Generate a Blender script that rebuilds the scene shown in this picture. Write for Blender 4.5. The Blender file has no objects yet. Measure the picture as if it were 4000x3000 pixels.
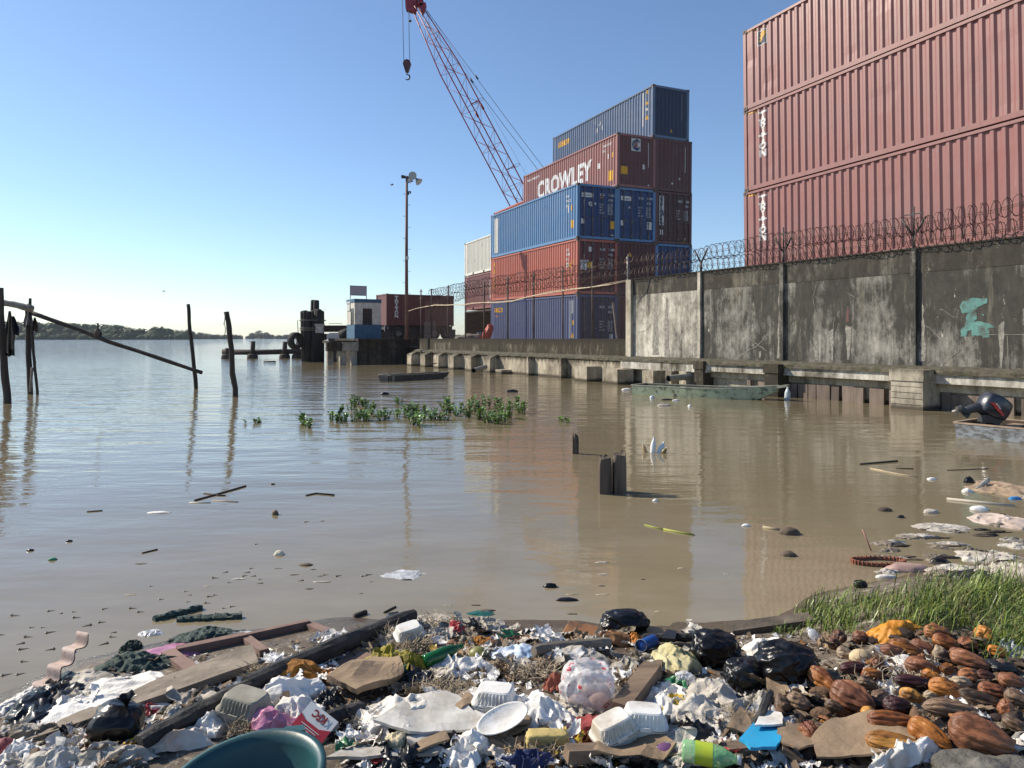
import bpy, bmesh, math, random
from mathutils import Vector, Matrix, noise
R = math.radians
sc = bpy.context.scene
C = sc.collection
V = Vector
# ---------------------------------------------------------------- camera, sky, sun
F, HOR, H = 2780.0, 1320.0, 1.8          # photo focal length (px of 4000), horizon row, eye height over the water
cam = bpy.data.cameras.new('camera'); camo = bpy.data.objects.new('camera', cam); C.objects.link(camo)
camo.location = (0, 0, H); camo.rotation_euler = (R(90), 0, 0)
cam.sensor_width = 36; cam.lens = F/4000*36; cam.shift_y = -180/4000
cam.clip_start = .05; cam.clip_end = 9000
sc.camera = camo
SUN_EL, SUN_AZ = 36.0, 68.0              # degrees up; degrees left of straight ahead
w = bpy.data.worlds.new('World'); sc.world = w; w.use_nodes = True
nt = w.node_tree; bg = nt.nodes['Background']
sky = nt.nodes.new('ShaderNodeTexSky'); sky.sky_type = 'NISHITA'; sky.sun_disc = False
sky.sun_elevation = R(SUN_EL); sky.sun_rotation = R(-SUN_AZ)
sky.air_density = 1.0; sky.dust_density = 0.3; sky.ozone_density = 4.0; sky.altitude = 500
nt.links.new(sky.outputs[0], bg.inputs[0]); bg.inputs[1].default_value = .108
sl = bpy.data.lights.new('sun', 'SUN'); sl.energy = 4.4; sl.angle = R(.5); sl.color = (1, .90, .75)
so = bpy.data.objects.new('sun', sl); C.objects.link(so)
sd = V((-math.sin(R(SUN_AZ))*math.cos(R(SUN_EL)), math.cos(R(SUN_AZ))*math.cos(R(SUN_EL)), math.sin(R(SUN_EL))))
so.rotation_euler = sd.to_track_quat('Z', 'Y').to_euler(); so.location = (-30, 10, 40)
sc.view_settings.view_transform = 'Standard'; sc.view_settings.look = 'None'
sc.view_settings.exposure = .55; sc.view_settings.gamma = 1
try:
    sc.cycles.max_bounces = 6; sc.cycles.transparent_max_bounces = 12; sc.cycles.use_denoising = True
    sc.cycles.caustics_reflective = False; sc.cycles.caustics_refractive = False
except Exception: pass
# ---------------------------------------------------------------- pixel -> world
def P(px, py, Y): return V(((px-2000)/F*Y, Y, H-(py-HOR)/F*Y))
def W(px, py, z=0.):
    Y = (H-z)*F/(py-HOR); return V(((px-2000)/F*Y, Y, z))
def lerp(a, b, t): return a+(b-a)*t
def nz(x, y, z=0.): return noise.noise(V((x, y, z)))
def ridge(x, y, z=0.): return 1-abs(noise.noise(V((x, y, z))))*1.9
def interp(tab, x):
    if x <= tab[0][0]: return tab[0][1]
    for (a, b), (c, d) in zip(tab, tab[1:]):
        if x <= c: return lerp(b, d, (x-a)/(c-a))
    return tab[-1][1]
SHORE = [(-6, 2.6), (-2.61, 3.7), (-2.4, 4.0), (-2.0, 4.3), (-1.15, 4.52), (-.5, 4.6), (.9, 4.5), (1.62, 4.55), (2.1, 4.95), (2.8, 5.35), (3.6, 5.6), (4.6, 6.1), (9, 7.5)]
def T(x, y):
    d = interp(SHORE, x)-y + .10*nz(x*1.3, y*1.3, 3)
    sm = min(1, max(0, (x-1.1)/1.0))
    if d > 0: z = .10*min(d, 1.2)+.05*max(0, min(d-1.2, 2)) + sm*.14*min(1, d/.9)
    else: z = .16*d
    return z + (.035*nz(x*2.2, y*2.2, 7)+.018*nz(x*6, y*6, 2))*min(1, max(0, .3+d))
def G(px, py, dz=0.):
    z = 0.1
    for _ in range(12):
        p = W(px, py, z+dz); z = .5*z+.5*max(T(p.x, p.y), -.02)
    return V((p.x, p.y, z+dz))
# ---------------------------------------------------------------- mesh builder
class MB:
    def __init__(s): s.v = []; s.f = []; s.m = []; s.s = []
    def add(s, vs, fs, m=0, sm=False):
        o = len(s.v); s.v += [V(a) for a in vs]
        for f in fs: s.f.append([i+o for i in f]); s.m.append(m); s.s.append(sm)
    def box(s, x0, x1, y0, y1, z0, z1, m=0, M=None, tp=1., bev=0):
        cx, cy = (x0+x1)/2, (y0+y1)/2
        vs = [V((x, y, z0)) for x, y in ((x0, y0), (x1, y0), (x1, y1), (x0, y1))]
        vs += [V((cx+(x-cx)*tp, cy+(y-cy)*tp, z1)) for x, y in ((x0, y0), (x1, y0), (x1, y1), (x0, y1))]
        if M: vs = [M@a for a in vs]
        s.add(vs, [(3, 2, 1, 0), (4, 5, 6, 7), (0, 1, 5, 4), (1, 2, 6, 5), (2, 3, 7, 6), (3, 0, 4, 7)], m)
    def beam(s, a, b, w, h, m=0, up=V((0, 0, 1)), wob=0, seg=1, seed=0):
        a = V(a); b = V(b); t = (b-a).normalized(); sx = t.cross(up)
        if sx.length < 1e-4: sx = V((1, 0, 0))
        sx.normalize(); uz = sx.cross(t).normalized(); vs = []; fs = []
        for i in range(seg+1):
            q = a.lerp(b, i/seg)
            for k, (u, v) in enumerate(((-1, -1), (1, -1), (1, 1), (-1, 1))):
                r = 1+wob*nz(i*.7+seed, k*3.1, seed)
                vs.append(q+sx*(u*w/2*r)+uz*(v*h/2*r))
        for i in range(seg):
            for k in range(4): fs.append((i*4+k, i*4+(k+1) % 4, i*4+4+(k+1) % 4, i*4+4+k))
        e = seg*4; fs += [(3, 2, 1, 0), (e, e+1, e+2, e+3)]
        s.add(vs, fs, m)
    def tube(s, pts, r, n=6, m=0, sm=True, cap=True, wob=0, seed=0):
        pts = [V(p) for p in pts]; L = len(pts); vs = []; fs = []
        rs = r if isinstance(r, (list, tuple)) else [r]*L
        ref = None
        for i in range(L):
            t = (pts[min(i+1, L-1)]-pts[max(i-1, 0)])
            if t.length < 1e-9: t = V((0, 0, 1))
            t.normalize()
            if ref is None: ref = t.orthogonal().normalized()
            ref = (ref-t*ref.dot(t))
            if ref.length < 1e-6: ref = t.orthogonal()
            ref.normalize(); b = t.cross(ref)
            for k in range(n):
                a = 2*math.pi*k/n; q = rs[i]*(1+wob*nz(k*1.7+seed, i*.6, seed*1.3))
                vs.append(pts[i]+ref*(math.cos(a)*q)+b*(math.sin(a)*q))
        for i in range(L-1):
            for k in range(n): fs.append((i*n+k, i*n+(k+1) % n, i*n+n+(k+1) % n, i*n+n+k))
        if cap: fs += [tuple(reversed(range(n))), tuple(range((L-1)*n, L*n))]
        s.add(vs, fs, m, sm)
    def lathe(s, prof, n=20, m=0, M=None, sm=True, a0=0, a1=2*math.pi):
        vs = []; fs = []; full = abs(a1-a0-2*math.pi) < 1e-6; N = n if full else n+1
        for r, z in prof:
            for k in range(N):
                a = a0+(a1-a0)*k/n; vs.append(V((r*math.cos(a), r*math.sin(a), z)))
        if M: vs = [M@a for a in vs]
        for i in range(len(prof)-1):
            for k in range(n if full else n):
                k2 = (k+1) % N; fs.append((i*N+k, i*N+k2, i*N+N+k2, i*N+N+k))
        s.add(vs, fs, m, sm)
    def grid(s, fn, nu, nv, m=0, sm=True):
        vs = [fn(i/nu, j/nv) for j in range(nv+1) for i in range(nu+1)]
        s.add(vs, [(j*(nu+1)+i, j*(nu+1)+i+1, (j+1)*(nu+1)+i+1, (j+1)*(nu+1)+i) for j in range(nv) for i in range(nu)], m, sm)
    def slab(s, poly, t, fn, m=0, sm=False):
        n = len(poly); vs = [fn(a, b, 0) for a, b in poly]+[fn(a, b, t) for a, b in poly]
        s.add(vs, [tuple(reversed(range(n))), tuple(range(n, 2*n))]+[(i, (i+1) % n, n+(i+1) % n, n+i) for i in range(n)], m, sm)
    def ico(s, c, r, sub=3, fn=None, m=0, M=None, sm=True):
        bm = bmesh.new(); bmesh.ops.create_icosphere(bm, subdivisions=sub, radius=1)
        vs = []
        for v in bm.verts:
            n = v.co.copy(); k = fn(n) if fn else 1.
            q = V((n.x*r[0]*k, n.y*r[1]*k, n.z*r[2]*k))
            vs.append((M@q if M else q)+V(c))
        fs = [[v.index for v in f.verts] for f in bm.faces]; bm.free()
        s.add(vs, fs, m, sm)
    def build(s, name, mats, parent=None, org=None, kind=None):
        me = bpy.data.meshes.new(name); o0 = V(org) if org else V((0, 0, 0))
        me.from_pydata([tuple(a-o0) for a in s.v], [], s.f)
        for mt in (mats if isinstance(mats, (list, tuple)) else [mats]): me.materials.append(mt)
        me.polygons.foreach_set('material_index', s.m); me.polygons.foreach_set('use_smooth', s.s)
        me.update()
        o = bpy.data.objects.new(name, me); C.objects.link(o)
        if parent: o.parent = parent
        elif org: o.location = o0
        if kind: o['kind'] = kind
        return o
def tag(o, label, cat=None, group=None):
    o['label'] = label
    if cat: o['category'] = cat
    if group: o['group'] = group
    return o
def thing(name, label, cat, loc=(0, 0, 0), group=None, M=None):
    o = bpy.data.objects.new(name, None); o.empty_display_size = .1; C.objects.link(o)
    if M: o.matrix_world = M
    else: o.location = loc
    return tag(o, label, cat, group)
def dup(o, loc=None, rz=None, scale=None, label=None, par=None):
    c = o.copy(); C.objects.link(c)
    if par: c.parent = par
    if loc is not None: c.location = loc
    if rz is not None: c.rotation_euler = rz if isinstance(rz, (tuple, list)) else (0, 0, rz)
    if scale: c.scale = (scale,)*3 if isinstance(scale, (int, float)) else scale
    if label: c['label'] = label
    for ch in list(o.children): dup(ch, par=c)
    return c
# ---------------------------------------------------------------- materials
def nn(t, ty, **kw):
    n = t.nodes.new('ShaderNode'+ty)
    for k, v in kw.items(): setattr(n, k, v)
    return n
def ramp(t, src, a, b, ca=(0, 0, 0, 1), cb=(1, 1, 1, 1)):
    r = nn(t, 'ValToRGB'); r.color_ramp.elements[0].position = a; r.color_ramp.elements[1].position = b
    r.color_ramp.elements[0].color = ca; r.color_ramp.elements[1].color = cb
    t.links.new(src, r.inputs[0]); return r.outputs[0]
def mixc(t, f, a, b, mode='MIX'):
    m = nn(t, 'MixRGB', blend_type=mode)
    for i, x in ((0, f), (1, a), (2, b)):
        if hasattr(x, 'links'): t.links.new(x, m.inputs[i])
        elif i == 0: m.inputs[0].default_value = x
        else: m.inputs[i].default_value = (*x[:3], 1)
    return m.outputs[0]
def noisen(t, vec, scale, detail=4, rough=.55, st=(1, 1, 1), loc=(0, 0, 0)):
    mp = nn(t, 'Mapping'); mp.inputs['Scale'].default_value = st; mp.inputs['Location'].default_value = loc
    t.links.new(vec, mp.inputs[0]); n = nn(t, 'TexNoise'); n.inputs['Scale'].default_value = scale
    n.inputs['Detail'].default_value = detail; n.inputs['Roughness'].default_value = rough
    t.links.new(mp.outputs[0], n.inputs[0]); return n.outputs[0]
def newmat(name):
    m = bpy.data.materials.new(name); m.use_nodes = True; t = m.node_tree; return m, t, t.nodes['Principled BSDF']
def coords(t, rnd=True):
    tc = nn(t, 'TexCoord')
    if not rnd: return tc.outputs['Object']
    oi = nn(t, 'ObjectInfo'); a = nn(t, 'VectorMath', operation='ADD'); s = nn(t, 'VectorMath', operation='SCALE')
    cb = nn(t, 'CombineXYZ'); [t.links.new(oi.outputs['Random'], cb.inputs[i]) for i in range(3)]
    t.links.new(cb.outputs[0], s.inputs[0]); s.inputs['Scale'].default_value = 37
    t.links.new(tc.outputs['Object'], a.inputs[0]); t.links.new(s.outputs[0], a.inputs[1]); return a.outputs[0]
MC = {}
def pm(name, c1, c2=None, sc_=6, rough=.7, bump=0, st=(1, 1, 1), lo=.35, hi=.65, metal=0, spec=.5, bs=None, vary=0, c3=None, c3s=2, coat=0, sheen=0):
    if name in MC: return MC[name]
    m, t, b = newmat(name); v = coords(t)
    col = c1
    if c2: col = mixc(t, ramp(t, noisen(t, v, sc_, 5, .6, st), lo, hi), c1, c2)
    if c3: col = mixc(t, ramp(t, noisen(t, v, c3s, 5, .65, st, (5, 3, 1)), .52, .66), col, c3)
    if vary:
        oi = nn(t, 'ObjectInfo'); hs = nn(t, 'HueSaturation'); mr = nn(t, 'MapRange')
        mr.inputs['To Min'].default_value = 1-vary; mr.inputs['To Max'].default_value = 1+vary
        t.links.new(oi.outputs['Random'], mr.inputs[0]); t.links.new(mr.outputs[0], hs.inputs['Value'])
        if hasattr(col, 'links'): t.links.new(col, hs.inputs['Color'])
        else: hs.inputs['Color'].default_value = (*col[:3], 1)
        col = hs.outputs[0]
    if hasattr(col, 'links'): t.links.new(col, b.inputs['Base Color'])
    else: b.inputs['Base Color'].default_value = (*col[:3], 1)
    b.inputs['Roughness'].default_value = rough; b.inputs['Metallic'].default_value = metal
    b.inputs['Specular IOR Level'].default_value = spec
    if coat: b.inputs['Coat Weight'].default_value = coat; b.inputs['Coat Roughness'].default_value = .12
    if bump:
        bp = nn(t, 'Bump'); bp.inputs['Strength'].default_value = bump; bp.inputs['Distance'].default_value = .02
        t.links.new(noisen(t, v, bs or sc_*3, 6, .65, st), bp.inputs['Height']); t.links.new(bp.outputs[0], b.inputs['Normal'])
    MC[name] = m; return m
def paint(name, c, rough=.42, fade=.35, rust=.06, spec=.5):
    """container paint: sun-faded, streaked by rain, small rust blooms"""
    if name in MC: return MC[name]
    m, t, b = newmat(name); v = coords(t)
    g = sum(c)/3; fc = [lerp(x, g*1.25+.02, .35) for x in c]
    col = mixc(t, ramp(t, noisen(t, v, .8, 5, .6), .3, .75), c, [lerp(x, y, fade*2) for x, y in zip(c, fc)])
    col = mixc(t, ramp(t, noisen(t, v, 1.0, 6, .7, (5, 5, .35)), .52, .8, cb=(.8, .8, .8, 1)), col, [x*.5+.01 for x in c])
    col = mixc(t, ramp(t, noisen(t, v, 1.7, 9, .8, (3, 3, .6), (1, 7, 7)), .60, .72, cb=(.5, .5, .5, 1)), col, [x*.6+.22 for x in fc])
    col = mixc(t, ramp(t, noisen(t, v, 2.3, 8, .75, (1, 1, .5), (9, 2, 4)), .70-rust, .74-rust*.5), col, (.09, .035, .018))
    t.links.new(col, b.inputs['Base Color'])
    rr = nn(t, 'MapRange'); rr.inputs['To Min'].default_value = rough-.08; rr.inputs['To Max'].default_value = rough+.2
    t.links.new(noisen(t, v, 3, 4), rr.inputs[0]); t.links.new(rr.outputs[0], b.inputs['Roughness'])
    b.inputs['Specular IOR Level'].default_value = spec
    MC[name] = m; return m
def concrete(name, light, dark, bias=0., drip=None, wet=False):
    """stained concrete: rain streaks and mould patches over pale render; +bias = more stain"""
    m, t, b = newmat(name); v = coords(t, False)
    big = noisen(t, v, .42, 6, .68, (1, 1, .8), (bias*13, 0, 4)); stre = noisen(t, v, 1.0, 7, .72, (2.6, 2.6, .16), (3+bias*7, 0, 0))
    fine = noisen(t, v, 7, 8, .75, (1, 1, .45)); a = nn(t, 'Math', operation='MULTIPLY_ADD'); t.links.new(stre, a.inputs[0]); a.inputs[1].default_value = .62; t.links.new(big, a.inputs[2])
    a2 = nn(t, 'Math', operation='MULTIPLY_ADD'); t.links.new(fine, a2.inputs[0]); a2.inputs[1].default_value = .42; t.links.new(a.outputs[0], a2.inputs[2])
    k = ramp(t, a2.outputs[0], 0, 1); r = k.node.color_ramp  # (sum lies around 1.2)
    mr = nn(t, 'MapRange'); mr.inputs['From Min'].default_value = .86-bias; mr.inputs['From Max'].default_value = 1.15-bias
    t.links.new(a2.outputs[0], mr.inputs[0]); col = mixc(t, mr.outputs[0], light, dark)
    col = mixc(t, ramp(t, noisen(t, v, 1.6, 6, .7, (1.5, 1.5, .25), (7, 0, 2)), .56, .72, cb=(.7, .7, .7, 1)), col, [lerp(x, y, .45)*f for x, y, f in zip(light, dark, (1.0, .95, .84))])
    fl = noisen(t, v, 2.6, 9, .78, (1.4, 1.4, .5), (1, 8, 2)); col = mixc(t, ramp(t, fl, .63, .66), col, [min(.7, x*1.15) for x in light])
    col = mixc(t, 1., col, ramp(t, noisen(t, v, 3.4, 10, .8, (1.2, 1.2, .6), (4, 4, 9)), .28, .72, (.52, .51, .5, 1), (1.38, 1.36, 1.3, 1)), 'MULTIPLY')
    if drip or wet:
        sx = nn(t, 'SeparateXYZ'); t.links.new(v, sx.inputs[0]); st2 = noisen(t, v, 1.0, 6, .7, (6, 6, .5), (2, 0, 5))
    if drip:   # mould running down from the top edge
        ma = nn(t, 'Math', operation='MULTIPLY_ADD'); t.links.new(st2, ma.inputs[0]); ma.inputs[1].default_value = drip[1]; t.links.new(sx.outputs[2], ma.inputs[2]); mr2 = nn(t, 'MapRange'); mr2.inputs['From Min'].default_value = drip[0]+drip[1]*.5-.06; mr2.inputs['From Max'].default_value = drip[0]+drip[1]*.5+.10; t.links.new(ma.outputs[0], mr2.inputs[0]); col = mixc(t, mr2.outputs[0], col, [x*.8 for x in dark])
    if wet:    # tide mark
        ma = nn(t, 'Math', operation='MULTIPLY_ADD'); t.links.new(st2, ma.inputs[0]); ma.inputs[1].default_value = -.12; t.links.new(sx.outputs[2], ma.inputs[2]); mr2 = nn(t, 'MapRange'); mr2.inputs['From Min'].default_value = .0; mr2.inputs['From Max'].default_value = .09; mr2.inputs['To Min'].default_value = 1; mr2.inputs['To Max'].default_value = 0; t.links.new(ma.outputs[0], mr2.inputs[0]); col = mixc(t, mr2.outputs[0], col, [x*.7 for x in dark])
    t.links.new(col, b.inputs['Base Color']); b.inputs['Roughness'].default_value = .93; b.inputs['Specular IOR Level'].default_value = .2
    bp = nn(t, 'Bump'); bp.inputs['Strength'].default_value = .5; bp.inputs['Distance'].default_value = .025
    t.links.new(noisen(t, v, 5, 9, .75), bp.inputs['Height']); t.links.new(bp.outputs[0], b.inputs['Normal'])
    MC[name] = m; return m
M_white = pm('white_paint', (.72, .71, .68), (.55, .54, .5), 9, .6)
M_yellow = pm('yellow_sticker', (.75, .42, .02), (.6, .3, .01), 14, .55)
M_wood = pm('weathered_wood', (.14, .11, .085), (.05, .04, .03), 5, .9, .7, (1, 1, .12), bs=16)
M_woodx = pm('wood_grain', (.23, .16, .105), (.10, .068, .045), 8, .85, .6, (.15, 1, 1), bs=24)
M_pole = pm('dark_pole_wood', (.035, .026, .022), (.07, .055, .045), 6, .9, .8, (1, 1, .1), bs=12)
M_char = pm('charred_wood', (.008, .008, .009), (.045, .042, .04), 9, .75, 1., (1, 1, 1), bs=26)
M_rust = pm('rusty_steel', (.10, .04, .022), (.05, .028, .02), 7, .8, .3)
M_wire = pm('razor_wire_steel', (.045, .03, .028), (.09, .05, .035), 4, .6, metal=.4)
M_darksteel = pm('dark_steel', (.03, .03, .033), (.05, .045, .04), 6, .55)
M_rubber = pm('tyre_rubber', (.018, .018, .018), (.035, .034, .032), 8, .85, .3)
# ---------------------------------------------------------------- lettering
def txt2d(s, size, bold=0., sx=1.):
    cu = bpy.data.curves.new('lettering', 'FONT'); cu.body = s; cu.size = size; cu.offset = bold; cu.resolution_u = 3; cu.space_character = 1.0+bold*1.1; cu.fill_mode = 'FRONT'
    o = bpy.data.objects.new('lettering', cu); C.objects.link(o); bpy.context.view_layer.update()
    me = bpy.data.meshes.new_from_object(o.evaluated_get(bpy.context.evaluated_depsgraph_get()))
    bm = bmesh.new(); bm.from_mesh(me); bpy.data.objects.remove(o); bpy.data.curves.remove(cu); bpy.data.meshes.remove(me)
    for v in bm.verts: v.co.x *= sx
    return bm
SLAB = {  # heavy slab letters in a 1 x 1 box: strokes as quads (x0,y0,x1,y1,width)
 'T': [(0, .88, 1, .88, .26), (.5, .9, .5, 0, .30), (.25, .07, .75, .07, .16)],
 'I': [(.5, 1, .5, 0, .30), (.22, .92, .78, .92, .16), (.22, .08, .78, .08, .16)],
 'R': [(.22, 1, .22, 0, .26), (.0, .91, .75, .91, .2), (.3, .47, .75, .47, .2), (.82, .92, .82, .46, .26), (.5, .46, .88, .0, .28)],
 'N': [(.14, 1, .14, 0, .22), (.86, 1, .86, 0, .22), (.1, .98, .9, .02, .28)],
 'O': [(.5+.38*math.cos(a*math.pi/8), .5+.40*math.sin(a*math.pi/8), .5+.38*math.cos((a+1.2)*math.pi/8), .5+.40*math.sin((a+1.2)*math.pi/8), .24) for a in range(16)]}
def slab2d(ch, w, h):
    bm = bmesh.new()
    for q, (x0, y0, x1, y1, t) in enumerate(SLAB[ch]):
        a, b = V((x0*w, y0*h, 0)), V((x1*w, y1*h, 0)); d = (b-a).normalized(); n = V((-d.y, d.x, 0))*(t*.5*(w+h)/2)
        bm.faces.new([bm.verts.new(p+V((0, 0, q*.0007))) for p in (a-n, b-n, b+n, a+n)])
    return bm
def rect2d(w, h):
    bm = bmesh.new(); bm.faces.new([bm.verts.new(p) for p in ((0, 0, 0), (w, 0, 0), (w, h, 0), (0, h, 0))]); return bm
def put2d(mb, bm, fn, m, cuts=()):
    """lay flat artwork on a surface: cut it at the given u and map (u, v, lift) -> point"""
    if bm.verts:
        a, b = min(v.co.x for v in bm.verts), max(v.co.x for v in bm.verts)
        for c in cuts:
            if a < c < b: bmesh.ops.bisect_plane(bm, geom=bm.verts[:]+bm.edges[:]+bm.faces[:], plane_co=(c, 0, 0), plane_no=(1, 0, 0), dist=1e-6)
        bm.verts.index_update()
        mb.add([fn(v.co.x, v.co.y, v.co.z) for v in bm.verts], [[v.index for v in f.verts] for f in bm.faces], m)
    bm.free()
# ================================================================ the setting: water, bank, yard, far shore
def water_mat():
    m, t, b = newmat('muddy_river_water'); g = nn(t, 'NewGeometry'); pos = g.outputs['Position']
    col = mixc(t, ramp(t, noisen(t, pos, .35, 4, .6, (1, .5, 1)), .3, .7), (.18, .148, .088), (.215, .178, .112))
    l0 = nn(t, 'VectorMath', operation='LENGTH'); t.links.new(pos, l0.inputs[0]); m0 = nn(t, 'MapRange'); t.links.new(l0.outputs['Value'], m0.inputs[0]); m0.inputs['From Min'].default_value = 4.2; m0.inputs['From Max'].default_value = 9; m0.inputs['To Min'].default_value = 1; m0.inputs['To Max'].default_value = 0
    sw = nn(t, 'Math', operation='MULTIPLY'); t.links.new(m0.outputs[0], sw.inputs[0]); t.links.new(ramp(t, noisen(t, pos, 1.3, 5, .65, (.7, 1.4, 1), (3, 1, 0)), .25, .7), sw.inputs[1])
    col = mixc(t, sw.outputs[0], col, (.285, .24, .16))   # stirred up silt in the shallows
    t.links.new(col, b.inputs['Base Color']); b.inputs['Roughness'].default_value = .045; b.inputs['IOR'].default_value = 1.38
    ln = nn(t, 'VectorMath', operation='LENGTH'); t.links.new(pos, ln.inputs[0])
    mr = nn(t, 'MapRange'); t.links.new(ln.outputs['Value'], mr.inputs[0])
    mr.inputs['From Min'].default_value = 5; mr.inputs['From Max'].default_value = 26; mr.inputs['To Min'].default_value = .05; mr.inputs['To Max'].default_value = .46
    mr2 = nn(t, 'MapRange'); t.links.new(ln.outputs['Value'], mr2.inputs[0])
    mr2.inputs['From Min'].default_value = 55; mr2.inputs['From Max'].default_value = 120; mr2.inputs['To Max'].default_value = 1.0
    a = nn(t, 'Math', operation='ADD'); t.links.new(mr.outputs[0], a.inputs[0]); t.links.new(mr2.outputs[0], a.inputs[1])
    # the cove by the wall lies in its lee: calmer water to the right
    sx = nn(t, 'SeparateXYZ'); t.links.new(pos, sx.inputs[0]); cv = nn(t, 'Math', operation='MULTIPLY_ADD')
    t.links.new(sx.outputs[1], cv.inputs[0]); cv.inputs[1].default_value = .16; t.links.new(sx.outputs[0], cv.inputs[2])
    mr3 = nn(t, 'MapRange'); t.links.new(cv.outputs[0], mr3.inputs[0]); mr3.inputs['From Min'].default_value = 0; mr3.inputs['From Max'].default_value = 7
    mr3.inputs['To Min'].default_value = 1; mr3.inputs['To Max'].default_value = .42
    am = nn(t, 'Math', operation='MULTIPLY'); t.links.new(a.outputs[0], am.inputs[0]); t.links.new(mr3.outputs[0], am.inputs[1])
    n1 = noisen(t, pos, 1.0, 3, .5, (.42, 1.5, 1)); n2 = noisen(t, pos, 3.2, 4, .55, (.6, 1.3, 1), (4, 2, 0)); n3 = noisen(t, pos, .9, 2, .5, (.2, .55, 1), (1, 9, 0))
    s = nn(t, 'Math', operation='MULTIPLY_ADD'); t.links.new(n2, s.inputs[0]); s.inputs[1].default_value = .34; t.links.new(n1, s.inputs[2])
    s2 = nn(t, 'Math', operation='MULTIPLY_ADD'); t.links.new(n3, s2.inputs[0]); s2.inputs[1].default_value = .9; t.links.new(s.outputs[0], s2.inputs[2])
    bp = nn(t, 'Bump'); bp.inputs['Distance'].default_value = .16
    t.links.new(am.outputs[0], bp.inputs['Strength']); t.links.new(s2.outputs[0], bp.inputs['Height']); t.links.new(bp.outputs[0], b.inputs['Normal'])
    return m
mb = MB(); mb.add([(-2500, 1.5, 0), (2500, 1.5, 0), (2500, 3200, 0), (-2500, 3200, 0)], [(0, 1, 2, 3)])
mb.build('water', water_mat(), kind='structure')
mb = MB()   # riverbed under everything, rising to the bank in the foreground
mb.add([(-2500, -60, -1.2), (2500, -60, -1.2), (2500, 3200, -1.2), (-2500, 3200, -1.2)], [(0, 1, 2, 3)])
M_mud = pm('bank_mud', (.085, .062, .043), (.16, .125, .09), 5, .85, .9, lo=.3, hi=.7, c3=(.26, .22, .17), c3s=9, bs=14)
mb.build('ground', M_mud, kind='structure')
mb = MB()
def bank(u, v):
    x = lerp(-5.5, 6.5, u); y = lerp(.6, 6.6, v); return V((x, y, max(T(x, y), -.6)))
mb.grid(bank, 150, 80)
def bank_mat():
    """mud with pale dry crumbs; dark and shiny where it is wet, a few centimetres above the water line"""
    m, t, b = newmat('bank_mud_wet'); g = nn(t, 'NewGeometry'); pos = g.outputs['Position']; sx = nn(t, 'SeparateXYZ'); t.links.new(pos, sx.inputs[0])
    col = mixc(t, ramp(t, noisen(t, pos, 7, 6, .7), .35, .65), (.075, .055, .038), (.17, .135, .10)); col = mixc(t, ramp(t, noisen(t, pos, 16, 6, .75, (1, 1, 1), (3, 3, 3)), .52, .6), col, (.30, .26, .20))
    ad = nn(t, 'Math', operation='MULTIPLY_ADD'); t.links.new(noisen(t, pos, 3, 3), ad.inputs[0]); ad.inputs[1].default_value = -.05; t.links.new(sx.outputs[2], ad.inputs[2])
    wet = nn(t, 'MapRange'); wet.inputs['From Min'].default_value = -.015; wet.inputs['From Max'].default_value = .03; t.links.new(ad.outputs[0], wet.inputs[0])
    t.links.new(mixc(t, wet.outputs[0], (.115, .085, .056), col), b.inputs['Base Color']); rr = nn(t, 'MapRange'); rr.inputs['To Min'].default_value = .16; rr.inputs['To Max'].default_value = .9; t.links.new(wet.outputs[0], rr.inputs[0]); t.links.new(rr.outputs[0], b.inputs['Roughness'])
    bp = nn(t, 'Bump'); bp.inputs['Strength'].default_value = .8; bp.inputs['Distance'].default_value = .02; t.links.new(noisen(t, pos, 22, 7, .7), bp.inputs['Height']); t.links.new(bp.outputs[0], b.inputs['Normal']); return m
mb.build('bank', bank_mat(), kind='structure')
# ---- far shore: mangrove forest as one mass
def leafm(name, c1, c2, rough=.5, s=3):
    return pm(name, c1, c2, s, rough, vary=.25, spec=.12 if rough > .6 else .5)
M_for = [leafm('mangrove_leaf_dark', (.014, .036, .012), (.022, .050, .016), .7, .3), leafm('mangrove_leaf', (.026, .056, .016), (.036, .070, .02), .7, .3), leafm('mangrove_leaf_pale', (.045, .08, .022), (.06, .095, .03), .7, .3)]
TOP = [(-300, 1250), (60, 1256), (150, 1257), (230, 1264), (280, 1261), (350, 1268), (400, 1266), (470, 1272), (500, 1281), (560, 1286), (610, 1276), (650, 1283), (700, 1292), (740, 1288), (770, 1297), (830, 1306), (885, 1313), (930, 1319)]
random.seed(5); mb = MB(); mf = MB()
def crown(mb, c, r, hgt, n, q):
    for _ in range(n):
        a = random.uniform(0, 6.283); zz = random.uniform(-.9, 1); rr = math.sqrt(max(0, 1-zz*zz))*random.uniform(.75, 1.05)
        p = c+V((math.cos(a)*rr*r, math.sin(a)*rr*r, zz*hgt))
        n_ = V((math.cos(a)*rr, math.sin(a)*rr-.3, zz+.5+random.uniform(-.4, .4))).normalized(); t1 = n_.orthogonal().normalized(); t2 = n_.cross(t1)
        an = random.uniform(0, 6.28); d1 = (t1*math.cos(an)+t2*math.sin(an))*q*random.uniform(.6, 1.3); d2 = n_.cross(d1)*.7
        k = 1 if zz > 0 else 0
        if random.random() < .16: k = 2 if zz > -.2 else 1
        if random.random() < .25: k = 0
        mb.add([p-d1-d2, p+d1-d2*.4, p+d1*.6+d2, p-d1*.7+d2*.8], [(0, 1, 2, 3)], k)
px = -260.
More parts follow.
